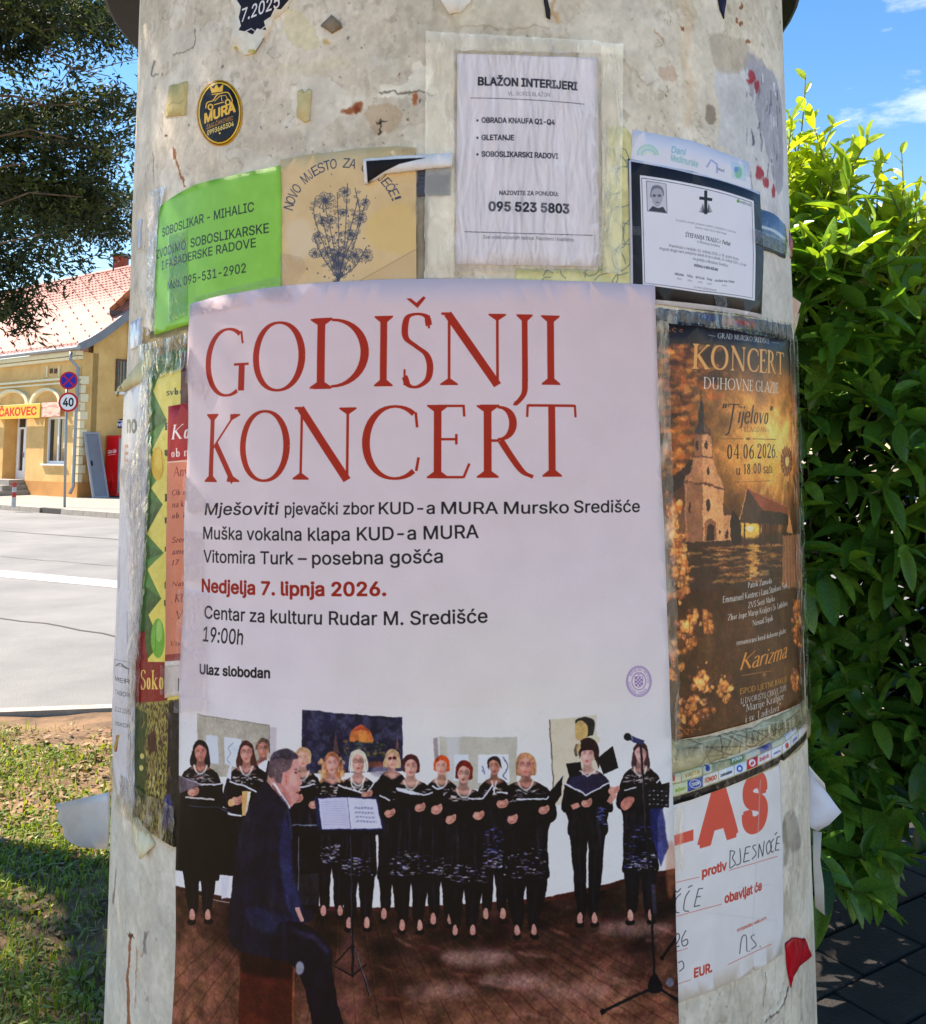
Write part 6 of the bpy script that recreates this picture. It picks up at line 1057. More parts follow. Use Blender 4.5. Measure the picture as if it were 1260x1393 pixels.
# earth verge in front of the near kerb, gently uneven
V = []; F = []; nx, ny = 70, 60
for j in range(ny + 1):
    for i in range(nx + 1):
        x = -9 + 11 * i / nx; yk = ky(x) - .14; y = -2 + (yk + 2) * j / ny
        V.append((x, y, .012 + .012 * math.sin(x * 3.1) * math.sin(y * 2.3) + .008 * math.sin(x * 9 + y * 7)))
for j in range(ny):
    for i in range(nx): a = j * (nx + 1) + i; F.append((a, a + 1, a + nx + 2, a + nx + 1))
verge = mesh_obj('earth_verge', V, F, m_soil, None, None, True); verge['kind'] = 'structure'
near_kerb = empty('near_kerb', (-3, ky(-3), 0)); near_kerb['kind'] = 'structure'
for k in range(13):
    x0 = -9 + k * 1.0; x1 = x0 + .985; p, q = (x0, ky(x0) - .13), (x1, ky(x1) - .13)
    MB().hexa([(p[0], p[1], -.1), (q[0], q[1], -.1), (q[0], q[1] + .12, -.1), (p[0], p[1] + .12, -.1), (p[0], p[1], .035), (q[0], q[1], .035), (q[0], q[1] + .12, .028), (p[0], p[1] + .12, .028)]).build('kerb_stone', m_kerb, near_kerb)
# painted line and sealed cracks on the road
def ribbon(name, px_pts, wd, z, m, parent=None, wob=0, seed=1):
    q = random.Random(seed); P = [gp(x, y, z) for x, y in px_pts]; Q = []
    for a, b in zip(P, P[1:]):
        n = max(1, int((b - a).length / .25)) if wob else 1
        for k in range(n): Q.append(a.lerp(b, k / n) + Vector((q.uniform(-wob, wob), q.uniform(-wob, wob), 0)))
    Q.append(P[-1]); V = []; F = []
    for i, p in enumerate(Q):
        d = (Q[min(i + 1, len(Q) - 1)] - Q[max(i - 1, 0)]).normalized(); nn = Vector((-d.y, d.x, 0)); V += [p + nn * wd / 2, p - nn * wd / 2]
    for i in range(len(Q) - 1): F.append((2 * i + 1, 2 * i + 3, 2 * i + 2, 2 * i))
    o = mesh_obj(name, V, F, m, parent)
    if not parent: o['kind'] = 'structure'
    return o
m_line = mat('road_paint', (190, 190, 188), .7, .1, 9, .1); ribbon('road_marking', [(-900, 716 - 20), (0, 780), (165, 795), (700, 850)], .42, .004, m_line)
ribbon('road_crack', [(-200, 832), (0, 841), (60, 848), (165, 866), (400, 900)], .03, .004, mat('crack_seal', (66, 64, 62), .8, .1), None, .025, 3); ribbon('road_crack', [(-200, 712), (0, 722), (165, 734), (400, 752)], .05, .004, MATS['crack_seal'], None, .03, 4)
ribbon('road_crack', [(-200, 760), (0, 757), (165, 770), (400, 780)], .018, .0045, mat('crack_fine', (88, 88, 86), .9, .1), None, .04, 7)
# far sidewalk with its kerb
nrm = Vector((-fdir.y, fdir.x, 0)); nrm = nrm if nrm.y > 0 else -nrm
def fs(t, d, z): return (FA.x + fdir.x * t + nrm.x * d, FA.y + fdir.y * t + nrm.y * d, z)
sheet_xy('far_sidewalk', [fs(-40, .17, 0)[:2], fs(40, .17, 0)[:2], fs(40, 30, 0)[:2], fs(-40, 30, 0)[:2]], .125, m_pave)
far_kerb = empty('far_kerb', FA); far_kerb['kind'] = 'structure'
for k in range(-12, 14):
    if k == 2: continue
    MB().hexa([fs(k, 0, -.1), fs(k + .985, 0, -.1), fs(k + .985, .17, -.1), fs(k, .17, -.1), fs(k, .01, .13), fs(k + .985, .01, .13), fs(k + .985, .17, .13), fs(k, .17, .13)]).build('kerb_stone', m_kerb, far_kerb)
dr = MB().hexa([fs(2.02, .02, -.1), fs(2.97, .02, -.1), fs(2.97, .17, -.1), fs(2.02, .17, -.1), fs(2.02, .06, .12), fs(2.97, .06, .12), fs(2.97, .17, .12), fs(2.02, .17, .12)]).build('drain_inlet', mat('drain_iron', (46, 44, 44), .8, .2), None)
props(dr, 'dark iron gully inlet set into the far kerb right of the sign pole', 'drain')
# ============================================================ YELLOW CORNER HOUSE
C0 = at_depth(105, 684, 29); C0.z = .12; DF = Vector((-.8, .6, 0)); DG = Vector((.6, .8, 0)); NF = Vector((-.6, -.8, 0)); NG = Vector((.8, -.6, 0)); UP = Vector((0, 0, 1))
def hit(n, x, y, o=0.):
    r = ray(x, y); return EYE + r * ((C0 + n * o - EYE).dot(n) / r.dot(n))
def fac(x, y, o=0.): p = hit(NF, x, y, o); return (p - C0).dot(DF), p.z          # metres left of the corner, height
def gab(x, y, o=0.): p = hit(NG, x, y, o); return (p - C0).dot(DG), p.z
def PT(axis, n, s_, z, o): return C0 + axis * s_ + n * o + UP * (z - C0.z)
def blk(mb, axis, n, s0, s1, z0, z1, o0, o1):
    P = lambda s_, z, o: PT(axis, n, s_, z, o)
    return mb.hexa([P(s0, z0, o1), P(s1, z0, o1), P(s1, z0, o0), P(s0, z0, o0), P(s0, z1, o1), P(s1, z1, o1), P(s1, z1, o0), P(s0, z1, o0)])
def fblk(x0, x1, y0, y1, o0, o1, mb=None):
    ym = (y0 + y1) / 2; s0, s1 = sorted((fac(x0, ym)[0], fac(x1, ym)[0])); xm = (x0 + x1) / 2; z1, z0 = fac(xm, y0)[1], fac(xm, y1)[1]
    return blk(mb or MB(), DF, NF, s0, s1, z0, z1, o0, o1)
def gblk(x0, x1, y0, y1, o0, o1, mb=None):
    ym = (y0 + y1) / 2; s0, s1 = sorted((gab(x0, ym)[0], gab(x1, ym)[0])); xm = (x0 + x1) / 2; z1, z0 = gab(xm, y0)[1], gab(xm, y1)[1]
    return blk(mb or MB(), DG, NG, s0, s1, z0, z1, o0, o1)
m_yel = mat('yellow_render', (222, 182, 118), .9, .06, 1.6, .25, 30, col2=(204, 158, 96)); m_org = mat('ochre_plinth', (206, 146, 82), .9, .1, 1.5, .15, 30); m_crm = mat('cream_trim', (232, 220, 184), .85, .05, 3, .1); m_zinc = mat('zinc', (150, 156, 162), .45, .1, 4, .05, metal=.6)
m_white = mat('white_frame', (232, 234, 236), .5, .03, 5, .02); m_glass = mat('window_glass', (30, 36, 42), .08, .2, 1.5, 0, spec=.8); m_dark = mat('dark_interior', (28, 26, 24), .8, .2)
EZ = fac(104, 480)[1]; house = empty('corner_house', C0, 'yellow single storey corner house with a pink tiled roof across the road', 'house')
# facade wall built round its openings: s measured to the left of the corner
sw0, sw1 = sorted((fac(60, 600)[0], fac(89, 600)[0])); zw0, zw1 = fac(74, 631)[1], fac(74, 567)[1]
sd0, sd1 = sorted((fac(4, 620)[0], fac(35, 620)[0])); zd0, zd1 = fac(20, 661)[1], fac(20, 567)[1]; L = 17
w_ = MB()
for a, b, c, d in ((0, sw0, C0.z, EZ), (sw0, sw1, C0.z, zw0), (sw0, sw1, zw1, EZ), (sw1, sd0, C0.z, EZ), (sd0, sd1, C0.z, zd0), (sd0, sd1, zd1, EZ), (sd1, L, C0.z, EZ)): blk(w_, DF, NF, a, b, c, d, -.55, 0)
RD_ = 9.0; RZ = 8.55      # house depth, ridge height
P = lambda s_, z, o=0: PT(DG, NG, s_, z, o)
w_.add([P(.355, C0.z), P(RD_, C0.z), P(RD_, EZ), P(RD_ / 2, RZ - .25), P(.355, EZ + .25), P(.355, C0.z, -.3), P(RD_, C0.z, -.3), P(RD_, EZ, -.3), P(RD_ / 2, RZ - .25, -.3), P(.355, EZ + .25, -.3)], [(0, 1, 2, 3, 4), (9, 8, 7, 6, 5), (0, 5, 6, 1), (1, 6, 7, 2), (2, 7, 8, 3), (3, 8, 9, 4)])
w_.build('wall', m_yel, house)
gp0 = MB(); blk(gp0, DG, NG, .0, RD_, C0.z, fac(100, 656)[1], .003, .03); gp0.build('plinth', m_org, house); gp1 = MB(); blk(gp1, DF, NF, -.03, sd0 - .05, C0.z, fac(100, 656)[1], .003, .03); gp1.build('plinth', m_org, house)
inn = MB(); blk(inn, DF, NF, sw0 - .3, sw1 + .3, zw0 - .2, zw1 + .2, -1.9, -1.85); blk(inn, DF, NF, sd0 - .3, sd1 + .3, zd0, zd1, -1.4, -1.35); inn.build('interior', m_dark, house)
# window: frame, panes, things on the sill
win = fblk(59, 88, 567, 631, -.16, -.12)
wf = MB(); ws, we, z0, z1 = sw0, sw1, zw0, zw1
for a, b, c, d in ((ws, ws + .07, z0, z1), (we - .07, we, z0, z1), (ws + .07, we - .07, z0, z0 + .09), (ws + .07, we - .07, z1 - .07, z1), ((ws + we) / 2 - .03, (ws + we) / 2 + .03, z0 + .09, z1 - .07)): blk(wf, DF, NF, a, b, c, d, -.2, -.12)
window = wf.build('window', m_white, house); blk(MB(), DF, NF, ws + .07, we - .07, z0 + .09, z1 - .07, -.18, -.17).build('pane', m_glass, window); blk(MB(), DF, NF, ws - .06, we + .06, z0 - .05, z0, -.12, .06).build('sill', m_white, window)
cu_ = MB(); blk(cu_, DF, NF, ws + .1, ws + .42, z0 + .5, z1 - .1, -.165, -.16); cu_.build('curtain', mat('curtain', (206, 196, 170), .8, .2, 3), window)
# door with transom, in a deep recess
ds0, ds1 = sorted((fac(22.5, 620, -.42)[0], fac(34.5, 620, -.42)[0])); df_ = MB(); zt = fac(28, 582)[1]
for a, b, c, d in ((ds0, ds0 + .06, zd0, zd1), (ds1 - .06, ds1, zd0, zd1), (ds0 + .06, ds1 - .06, zt - .03, zt + .04), (ds0 + .06, ds1 - .06, zd1 - .05, zd1), (ds0 + .06, ds1 - .06, zd0, zd0 + .5), ((ds0 + .06), ds0 + .16, zd0 + .5, zt - .03), (ds1 - .16, ds1 - .06, zd0 + .5, zt - .03)): blk(df_, DF, NF, a, b, c, d, -.50, -.42)
door = df_.build('door', m_white, house); blk(MB(), DF, NF, ds0 + .16, ds1 - .16, zd0 + .5, zt - .03, -.47, -.46).build('pane', m_glass, door); blk(MB(), DF, NF, ds0 + .06, ds1 - .06, zt + .04, zd1 - .05, -.47, -.46).build('pane', m_glass, door)
blk(MB(), DF, NF, ds0 + .07, ds0 + .1, zd0 + .95, zd0 + 1.12, -.415, -.38).build('handle', m_zinc, door)
dw = MB(); blk(dw, DF, NF, ds1, sd1 + .3, zd0, zd1, -.54, -.45); blk(dw, DF, NF, sd0 - .3, ds0, zd0, zd1, -.54, -.44); dw.build('door_surround', m_yel, house)
# steps
for k in range(3):
    st0, st1 = sorted((fac(41 - k * 3.5, 665)[0], fac(-10, 665)[0])); blk(MB(), DF, NF, st0, st1, C0.z + .0 + k * .17, C0.z + .165 + k * .17, .032, 1.15 - k * .3).build('step', mat('step_stone', (150, 146, 140), .9, .15, 6, .3), house)
# cornices, frieze, sign board, arches, quoins
tr = MB()
for y0, y1, o in ((479, 485, .22), (486, 490, .14), (513, 516, .10), (519, 521.5, .07), (548, 550, .08)):
    za, zb = fac(100, y0)[1], fac(100, y1)[1]; blk(tr, DF, NF, -.01, L, zb, za, .003, o)
tr.build('cornice', m_crm, house)
for x0, x1 in ((64.5, 66), (81, 82.5)): fblk(x0, x1, 498, 513, .003, .04).build('frieze_post', m_crm, house)
for x0, x1 in ((68.5, 72), (74.5, 78)): fblk(x0, x1, 501.5, 508, .003, .025).build('vent', mat('vent_brown', (110, 78, 50), .8, .3, 9), house)
for cx_, base, rx in ((19, 550, 24), (66, 548, 21)):
    s0, zb = fac(cx_ + rx, base); s1, _ = fac(cx_ - rx, base); _, zt_ = fac(cx_, base - 20); sc_ = (s0 + s1) / 2; hw = abs(s1 - s0) / 2; hh = zt_ - zb; V = []; n = 20
    for k in range(n + 1):
        a = math.pi * k / n
        for (rr, o) in ((1, .003), (1, .14), (.86, .14), (.80, .07), (.78, .003)): V.append(PT(DF, NF, sc_ + hw * rr * math.cos(a), zb + hh * rr * math.sin(a), o))
    mesh_obj('arch', V, [(i * 5 + j, i * 5 + j + 1, (i + 1) * 5 + j + 1, (i + 1) * 5 + j) for i in range(n) for j in range(4)], m_crm, house)
zq1, zq0 = fac(104, 511)[1], fac(104, 656)[1]; nq = 12
for k in range(nq):
    a = zq0 + (zq1 - zq0) * k / nq; b = a + (zq1 - zq0) / nq - .03; l1, l2 = (.34, .22) if k % 2 else (.22, .12)
    q = MB(); blk(q, DF, NF, -.035, l1, a, b, .003, .035); q.build('quoin', m_crm, house); q = MB(); blk(q, DG, NG, .0, l2, a, b, .003, .035); q.build('quoin', m_crm, house)
def board(name, O, U, Vv, c, m_name, parent, thick=.03, n=None, rough=.5):
    """flat printed board: O lower left corner, U and Vv edge vectors, c canvas"""
    n = n or U.cross(Vv).normalized(); P_ = [O, O + U, O + U + Vv, O + Vv]; Q_ = [p - n * thick for p in P_]
    uv = {0: (0, 0), 1: (1, 0), 2: (1, 1), 3: (0, 1)}
    return mesh_obj(name, P_ + Q_, [(0, 1, 2, 3), (7, 6, 5, 4), (0, 4, 5, 1), (1, 5, 6, 2), (2, 6, 7, 3), (3, 7, 4, 0)], print_mat(m_name, c.image(m_name), rough, .03, 10, noisevar=.03), parent, [uv[i % 4] for i in range(8)])
def canvas(w, h, base): return Canvas(w, h, lambda x, y: (x, y), base)
bs0, bs1 = fac(62, 560)[0], fac(-75, 560)[0]; bz1, bz0 = fac(35, 550)[1], fac(35, 569.5)[1]; bw = bs1 - bs0
c = canvas(1100, 92, (240, 186, 70)); n_ = fbm(92, 1100, 20, 3); c.a += ((n_ - .5) * 10)[..., None]; c.line([(0, 3), (1100, 3)], 5, (206, 214, 160)); c.text('RA', 560, 72, 650, 72, 50, (206, 52, 24), .03); c.text('ČAKOVEC', 690, 72, 1072, 72, 50, (206, 52, 24), .03)
sgn = board('shop_sign', PT(DF, NF, bs1, bz0, .20), -DF * bw, UP * (bz1 - bz0), c, 'shop_sign_print', None, .05); props(sgn, 'long yellow shop sign with red capitals over the door of the yellow house', 'sign')
c = canvas(240, 170, (232, 196, 176)); n_ = fbm(170, 240, 20, 5, 4, cellx=60); c.fill([np.array([(0, 0), (240, 0), (240, 170), (0, 170)], float)], (214, 120, 110), .7, mask=np.clip((n_ - .5) * 5, 0, 1)); c.line([(20, 120), (70, 90), (120, 100), (200, 60)], 4, (220, 150, 60), .8); c.line([(30, 60), (90, 50)], 3, (200, 60, 60), .7)
p0_, p1_ = fac(88.5, 558)[0], fac(63, 558)[0]; z1_, z0_ = fac(75, 547.5)[1], fac(75, 567)[1]
bn = board('banner', PT(DF, NF, p1_, z0_, .17), -DF * (p1_ - p0_), UP * (z1_ - z0_), c, 'banner_print', None, .02); props(bn, 'faded pinkish banner over the shop window right of the yellow sign', 'banner')
# roof: eave to ridge as rows of single tiles
SL = Vector((DG.x * RD_ / 2, DG.y * RD_ / 2, RZ - EZ)); E0 = PT(DF, NF, -.25, EZ, .30) - Vector((0, 0, .06))
rl = (PT(DG, NG, RD_ / 2, RZ, 0) - PT(DG, NG, 0, EZ, 0)); slope = (rl + DG * .30).normalized(); slope = Vector((DG.x * math.cos(.70), DG.y * math.cos(.70), math.sin(.70)))
Ls = (RD_ / 2 + .3) / math.cos(.70); nrml = slope.cross(DF); nrml = nrml if nrml.z > 0 else -nrml
def roof_pt(a, b, h=0):     # a along eave (left), b up the slope; a bell-cast foot
    k = max(0, 1 - b / 1.4) ** 2 * .22; return E0 + DF * a + slope * b + UP * k * .9 + nrml * h
V = []; F = []
rows = 24; tw = .235; ncol = int(17.5 / tw); q = random.Random(3)
for r_ in range(rows):
    b0 = Ls * r_ / rows; b1 = b0 + Ls / rows * 1.08
    for cc in range(ncol):
        a0 = cc * tw + (tw / 2 if r_ % 2 else 0); a1 = a0 + tw * .97; h = q.uniform(0, .008); i = len(V)
        V += [roof_pt(a0, b0, .035 + h), roof_pt((a0 + a1) / 2, b0, .075 + h), roof_pt(a1, b0, .035 + h), roof_pt(a0, b1, .01 + h), roof_pt((a0 + a1) / 2, b1, .04 + h), roof_pt(a1, b1, .01 + h), roof_pt(a0, b0, 0), roof_pt(a1, b0, 0)]
        F += [(i, i + 1, i + 4, i + 3), (i + 1, i + 2, i + 5, i + 4), (i + 6, i + 7, i + 2, i + 1, i)]
        if (cc + r_ * 2) % 4 == 0 and r_ % 2 == 0:      # snow stops
            i = len(V); A_ = roof_pt((a0 + a1) / 2, b0 + .12, .06); V += [A_, A_ + DF * .05, A_ + DF * .05 + nrml * .09, A_ + nrml * .09, A_ + slope * .05 + nrml * .09]; F += [(0 + i, 1 + i, 2 + i, 3 + i), (i, 3 + i, 4 + i)]
m_tile = mat('roof_tile', (172, 124, 114), .8, .14, 2.2, .2, 40, col2=(152, 100, 90)); roof = MB().add([roof_pt(0, 0, -.06), roof_pt(17.6, 0, -.06), roof_pt(17.6, Ls, -.06), roof_pt(0, Ls, -.06), roof_pt(0, 0, -.01), roof_pt(17.6, 0, -.01), roof_pt(17.6, Ls, -.01), roof_pt(0, Ls, -.01)], [(0, 1, 2, 3), (4, 7, 6, 5), (0, 4, 5, 1), (1, 5, 6, 2), (2, 6, 7, 3), (3, 7, 4, 0)]).build('roof', m_tile, house)
tl = mesh_obj('roof_tiles', V, F, m_tile, roof); tl['kind'] = 'stuff'
V = [roof_pt(0, Ls, 0), roof_pt(17.6, Ls, 0)]; bk = V[0] + DG * 4.8 - UP * 4.2; MB().add([V[0], V[1], V[1] + DG * 4.8 - UP * 4.0, V[0] + DG * 4.8 - UP * 4.0], [(0, 1, 2, 3)]).build('rear_slope', m_tile, roof)
MB().tube([V[0], V[1]], .11, 8).build('ridge', m_tile, roof)
g = MB().tube([roof_pt(-.05, -.06, -.02), roof_pt(17.6, -.06, -.02)], .075, 8); g.build('gutter', m_zinc, house)
# grey sheet bargeboard along the gable verge
V = []; F = []
for k in range(13): b = Ls * k / 12; V += [roof_pt(-.04, b, .10), roof_pt(-.04, b, -.16), roof_pt(.06, b, .10)]
for k in range(12): F += [(k * 3, k * 3 + 1, k * 3 + 4, k * 3 + 3), (k * 3, k * 3 + 3, k * 3 + 5, k * 3 + 2)]
mesh_obj('bargeboard', V, F, mat('grey_sheet', (118, 124, 132), .5, .1, 3, .05), house)
dp = PT(DF, NF, .12, EZ, .34); MB().tube([dp - UP * .02, dp - UP * .25, PT(DF, NF, .06, EZ - .5, .12), PT(DF, NF, .06, C0.z + .35, .12), PT(DF, NF, .10, C0.z + .12, .2)], .055, 8).build('downspout', m_zinc, house, True)
# gable window with bars
gw = gblk(157, 178, 489, 533, .003, .05).build('window', mat('brown_frame', (104, 72, 50), .7, .2, 5), house); gblk(159.5, 178, 492, 530, .052, .056).build('pane', m_glass, gw)
for x in (161, 165, 169, 173): gblk(x, x + .8, 492, 530, .06, .08).build('bar', mat('bar_iron', (150, 110, 80), .6, .2), gw)
gblk(156, 178, 533, 537, .003, .10).build('sill', m_white, gw)
# awning
aw = empty('blue_awning', PT(DG, NG, gab(160, 575)[0], gab(160, 575)[1], 0), 'dark blue sloping awning with white lettering on the side wall of the yellow house', 'awning'); m_blue = mat('awning_blue', (26, 34, 92), .6, .1, 4, .1); m_navy = mat('awning_top', (22, 26, 44), .6, .1, 4, .1)
P = lambda s_, z, o: PT(DG, NG, s_, z, o)
ax_ = Vector((.98, .2, 0)); A0 = at_depth(149.5, 582, 30.0); A1 = at_depth(149.5, 572, 30.0); bk0 = at_depth(169, 560, 30.7)
MB().add([A1, A1 + ax_ * 1.5, bk0 + ax_ * 1.2, bk0, A1 + UP * .02 + ax_ * .02, A1 + UP * .02 + ax_ * 1.5, bk0 + UP * .02 + ax_ * 1.2, bk0 + UP * .02], [(3, 2, 1, 0), (4, 5, 6, 7), (0, 4, 7, 3)]).build('canopy', m_navy, aw)
c = canvas(360, 72, (26, 34, 104)); c.line([(0, 4), (360, 4)], 8, (220, 222, 230)); c.text('Novine', 20, 56, 130, 56, 38, (232, 234, 240), .03)
board('valance', A0, ax_ * 1.5, UP * (A1.z - A0.z), c, 'awning_print', aw, .02)
# drinks fridge
fr = empty('drinks_fridge', P(gab(158, 640)[0], C0.z, .3), 'tall red drinks fridge with a stocked glass door beside the yellow house', 'fridge'); f0, f1 = gab(143.5, 640, .12)[0], gab(143.5, 640, .12)[0] + .72; fz = C0.z + 1.95
m_red = mat('fridge_red', (206, 20, 26), .35, .06, 3, .02); body = MB(); blk(body, DG, NG, f0, f1, C0.z + .04, fz, .12, .78); body.build('body', m_red, fr)
c = canvas(140, 420, (206, 18, 26)); c.text('Coca-Cola', 16, 120, 120, 112, 26, (240, 236, 236), .02, .3); c.line([(20, 136), (60, 128), (116, 126)], 3, (240, 236, 236), .9, curve=True); c.line([(50, 330), (70, 240), (96, 330)], 4, (232, 150, 150), .6, 1); c.ell(70, 350, 20, 30, (150, 12, 18), .6, 3)
board('side_panel', P(f0 - .003, C0.z + .1, .14), NG * .62, UP * 1.78, c, 'fridge_side_print', fr, .002, -DG, .35)
dg = MB(); blk(dg, DG, NG, f0 + .02, f1 - .02, C0.z + .14, fz - .1, .785, .83); dgo = dg.build('door', mat('fridge_trim', (150, 152, 156), .4, .1), fr); ins = MB(); blk(ins, DG, NG, f0 + .08, f1 - .08, C0.z + .25, fz - .3, .832, .835); ins.build('pane', m_glass, dgo)
q = random.Random(9); 
for sh in range(5):
    b_ = MB(); cols = [(206, 206, 210), (60, 120, 70), (190, 90, 40), (40, 40, 44), (180, 30, 30)][sh]
    for k in range(6):
        a = f0 + .11 + k * .085; z = C0.z + .3 + sh * .26; blk(b_, DG, NG, a, a + .055, z, z + .17, .836, .85)
    b_.build('bottle_row', mat('bottle_%d' % sh, cols, .3, .2, 12), dgo)
    s_ = MB(); blk(s_, DG, NG, f0 + .08, f1 - .08, C0.z + .275 + sh * .26, C0.z + .29 + sh * .26, .836, .855); s_.build('shelf', m_zinc, dgo)
# grey panel leaning against the side wall
g0, g1 = gab(114, 640)[0], gab(141, 640)[0]; lean = MB(); zt_ = C0.z + 2.05; a0, a1 = g0 - .1, g1 - .25; t_ = .07
lp = empty('leaning_door', P((a0 + a1) / 2, C0.z, .6), 'grey flush door leaf leaning against the side wall of the yellow house left of the fridge', 'door leaf'); m_gd = mat('grey_door', (126, 128, 136), .5, .06, 2, .03); m_gf = mat('grey_door_rim', (156, 158, 162), .5, .06, 2, .03)
def lq(a, b, z0, z1, o): f = lambda z: .75 - (z - C0.z) * .33; return [P(a, z0, f(z0) + o), P(b, z0, f(z0) + o), P(b, z0, f(z0) + o - t_), P(a, z0, f(z0) + o - t_), P(a, z1, f(z1) + o), P(b, z1, f(z1) + o), P(b, z1, f(z1) + o - t_), P(a, z1, f(z1) + o - t_)]
MB().hexa(lq(a0 + .06, a1 - .06, C0.z + .06, zt_ - .06, 0)).build('leaf', m_gd, lp)
fm = MB(); fm.hexa(lq(a0, a0 + .06, C0.z, zt_, .02)); fm.hexa(lq(a1 - .06, a1, C0.z, zt_, .02)); fm.hexa(lq(a0 + .06, a1 - .06, C0.z, C0.z + .06, .02)); fm.hexa(lq(a0 + .06, a1 - .06, zt_ - .06, zt_, .02)); fm.build('rim', m_gf, lp); MB().hexa(lq(a0 + .1, a0 + .14, C0.z + 1.0, C0.z + 1.15, .04)).build('handle', m_dark, lp)
# white neighbouring house part with its own tiled eave, and the brick chimney
nb_ = empty('neighbour_house', at_depth(176, 560, 31.4), 'white wall and orange tiled eave of the next house, just left of the column', 'house')
A = at_depth(172, 560, 30.2); A.z = .12; ex = Vector((.97, .25, 0)); ey = Vector((-.25, .97, 0))
zb_ = at_depth(172, 500, 30.2).z; zt_ = at_depth(172, 424, 30.2).z
MB().box(A + UP * (zb_ - .12), ex * 6, ey * 5, UP * (zt_ - zb_)).build('wall', m_white if False else mat('white_render', (226, 224, 216), .9, .05, 2, .1), nb_)
e = at_depth(149, 423, 29.9); MB().box(e - UP * .12, ex * 6.6, ey * 5.5, UP * .14).build('eave', mat('dark_eave', (84, 74, 70), .8, .1), nb_)
ov = empty; V = []; F = []; sd = (ex * .55 + UP * .62).normalized()
for r_ in range(10):
    for k in range(20):
        p = e + UP * .04 + sd * r_ * .3 + ey * k * .26 - ey * .05; i = len(V); V += [p + UP * .05, p + ey * .13 + UP * .10, p + ey * .25 + UP * .05, p + sd * .32 + UP * .02, p + sd * .32 + ey * .13 + UP * .06, p + sd * .32 + ey * .25 + UP * .02, p, p + ey * .25]; F += [(i, i + 3, i + 4, i + 1), (i + 1, i + 4, i + 5, i + 2), (i + 6, i, i + 1, i + 2, i + 7)]
tl = mesh_obj('roof_tiles', V, F, mat('orange_tile', (206, 128, 84), .8, .15, 3, .2, 40), nb_); tl['kind'] = 'stuff'
chm = empty('chimney', at_depth(161, 372, 36), 'red brick chimney with a grey cap rising behind the pink tiled roof', 'chimney'); a_ = at_depth(152.5, 385, 36); b_ = at_depth(170, 349, 36); wd = b_.x - a_.x
nr = 11; rh = (b_.z - a_.z) / nr; core = MB().box(a_ + Vector((.012, .012, 0)), (wd - .024, 0, 0), (0, wd - .024, 0), (0, 0, b_.z - a_.z)); core.build('mortar_core', mat('mortar', (150, 130, 118), .9, .1), chm); mbk = mat('chimney_brick', (158, 66, 50), .85, .2, 9, .3, 60); bme = None
for r_ in range(nr):
    n = 2; off = .5 if r_ % 2 else 0
    for k in range(n + (1 if off else 0)):
        x0 = max(0, (k - off) * wd / n); x1 = min(wd, (k + 1 - off) * wd / n)
        MB().box(a_ + Vector((x0 + .006, 0, r_ * rh + .006)), (x1 - x0 - .012, 0, 0), (0, wd, 0), (0, 0, rh - .012)).build('brick', mbk, chm)
MB().box(b_ - Vector((wd + .09, .09, 0)), (wd + .18, 0, 0), (0, wd + .18, 0), (0, 0, .10)).build('cap', mat('chimney_cap', (96, 104, 110), .6, .1), chm)
# ============================================================ TRAFFIC SIGNS, BOLLARD
pb = gp(88, 690, .125); k_ = pb.y / FPX
pole = empty('sign_pole', pb, 'grey sign pole carrying a round blue and a round 40 sign on the far sidewalk', 'sign pole'); topz = at_depth(91, 506, pb.y).z; MB().tube([pb, Vector((at_depth(91.5, 508, pb.y).x, pb.y, topz))], .032, 10).build('post', m_zinc, pole, True)
def disc(name, px, py, r_px, draw, label):
    cc = at_depth(px, py, pb.y - .06); R = r_px * k_; t = empty(name, cc, label, 'traffic sign'); n = 40; V = []; UVs = []; F = []
    c = canvas(256, 256, (226, 226, 226)); draw(c)
    for o, rr in ((0, 1), (.02, 1)):
        for i in range(n): a = 2 * math.pi * i / n; V.append(cc + Vector((R * math.cos(a), o, R * math.sin(a)))); UVs.append((.5 + .495 * math.cos(a), .5 + .495 * math.sin(a)))
    F = [tuple(range(n - 1, -1, -1))[::-1][::-1], tuple(n + i for i in range(n))] + [(i, (i + 1) % n, n + (i + 1) % n, n + i) for i in range(n)]
    mesh_obj('face', V, F, print_mat(name + '_print', c.image(name + '_print'), .4, .02, 10, noisevar=.03), t, UVs)
    MB().box(cc + Vector((-.03, .02, -.05)), (.06, 0, 0), (0, .04, 0), (0, 0, .1)).build('bracket', m_zinc, t); return t
def d1(c): c.ell(128, 128, 128, 128, (196, 24, 40)); c.ell(128, 128, 104, 104, (24, 36, 160)); c.line([(54, 54), (202, 202)], 22, (196, 24, 40)); c.line([(202, 54), (54, 202)], 22, (196, 24, 40))
def d2(c): c.ell(128, 128, 128, 128, (196, 24, 36)); c.ell(128, 128, 102, 102, (228, 228, 228)); c.text('40', 58, 178, 198, 178, 100, (24, 24, 26), .03)
disc('no_stopping_sign', 93.5, 517.5, 12.2, d1, 'round blue no stopping sign with a red cross, upper sign on the pole'); disc('speed_limit_sign', 93, 547, 13.3, d2, 'round white speed limit sign reading 40, lower sign on the pole')
bp_ = gp(18.5, 690, .125); bo = empty('bollard', bp_, 'short red and white bollard post in front of the yellow house steps', 'bollard')
for k in range(5): z = bp_.z + k * .13; MB().tube([Vector((bp_.x, bp_.y, z)), Vector((bp_.x, bp_.y, z + .13))], .055, 10).build('band', mat('bollard_red', (190, 50, 40), .5, .1) if k in (4, 2) else mat('bollard_grey', (186, 184, 180), .5, .1), bo)
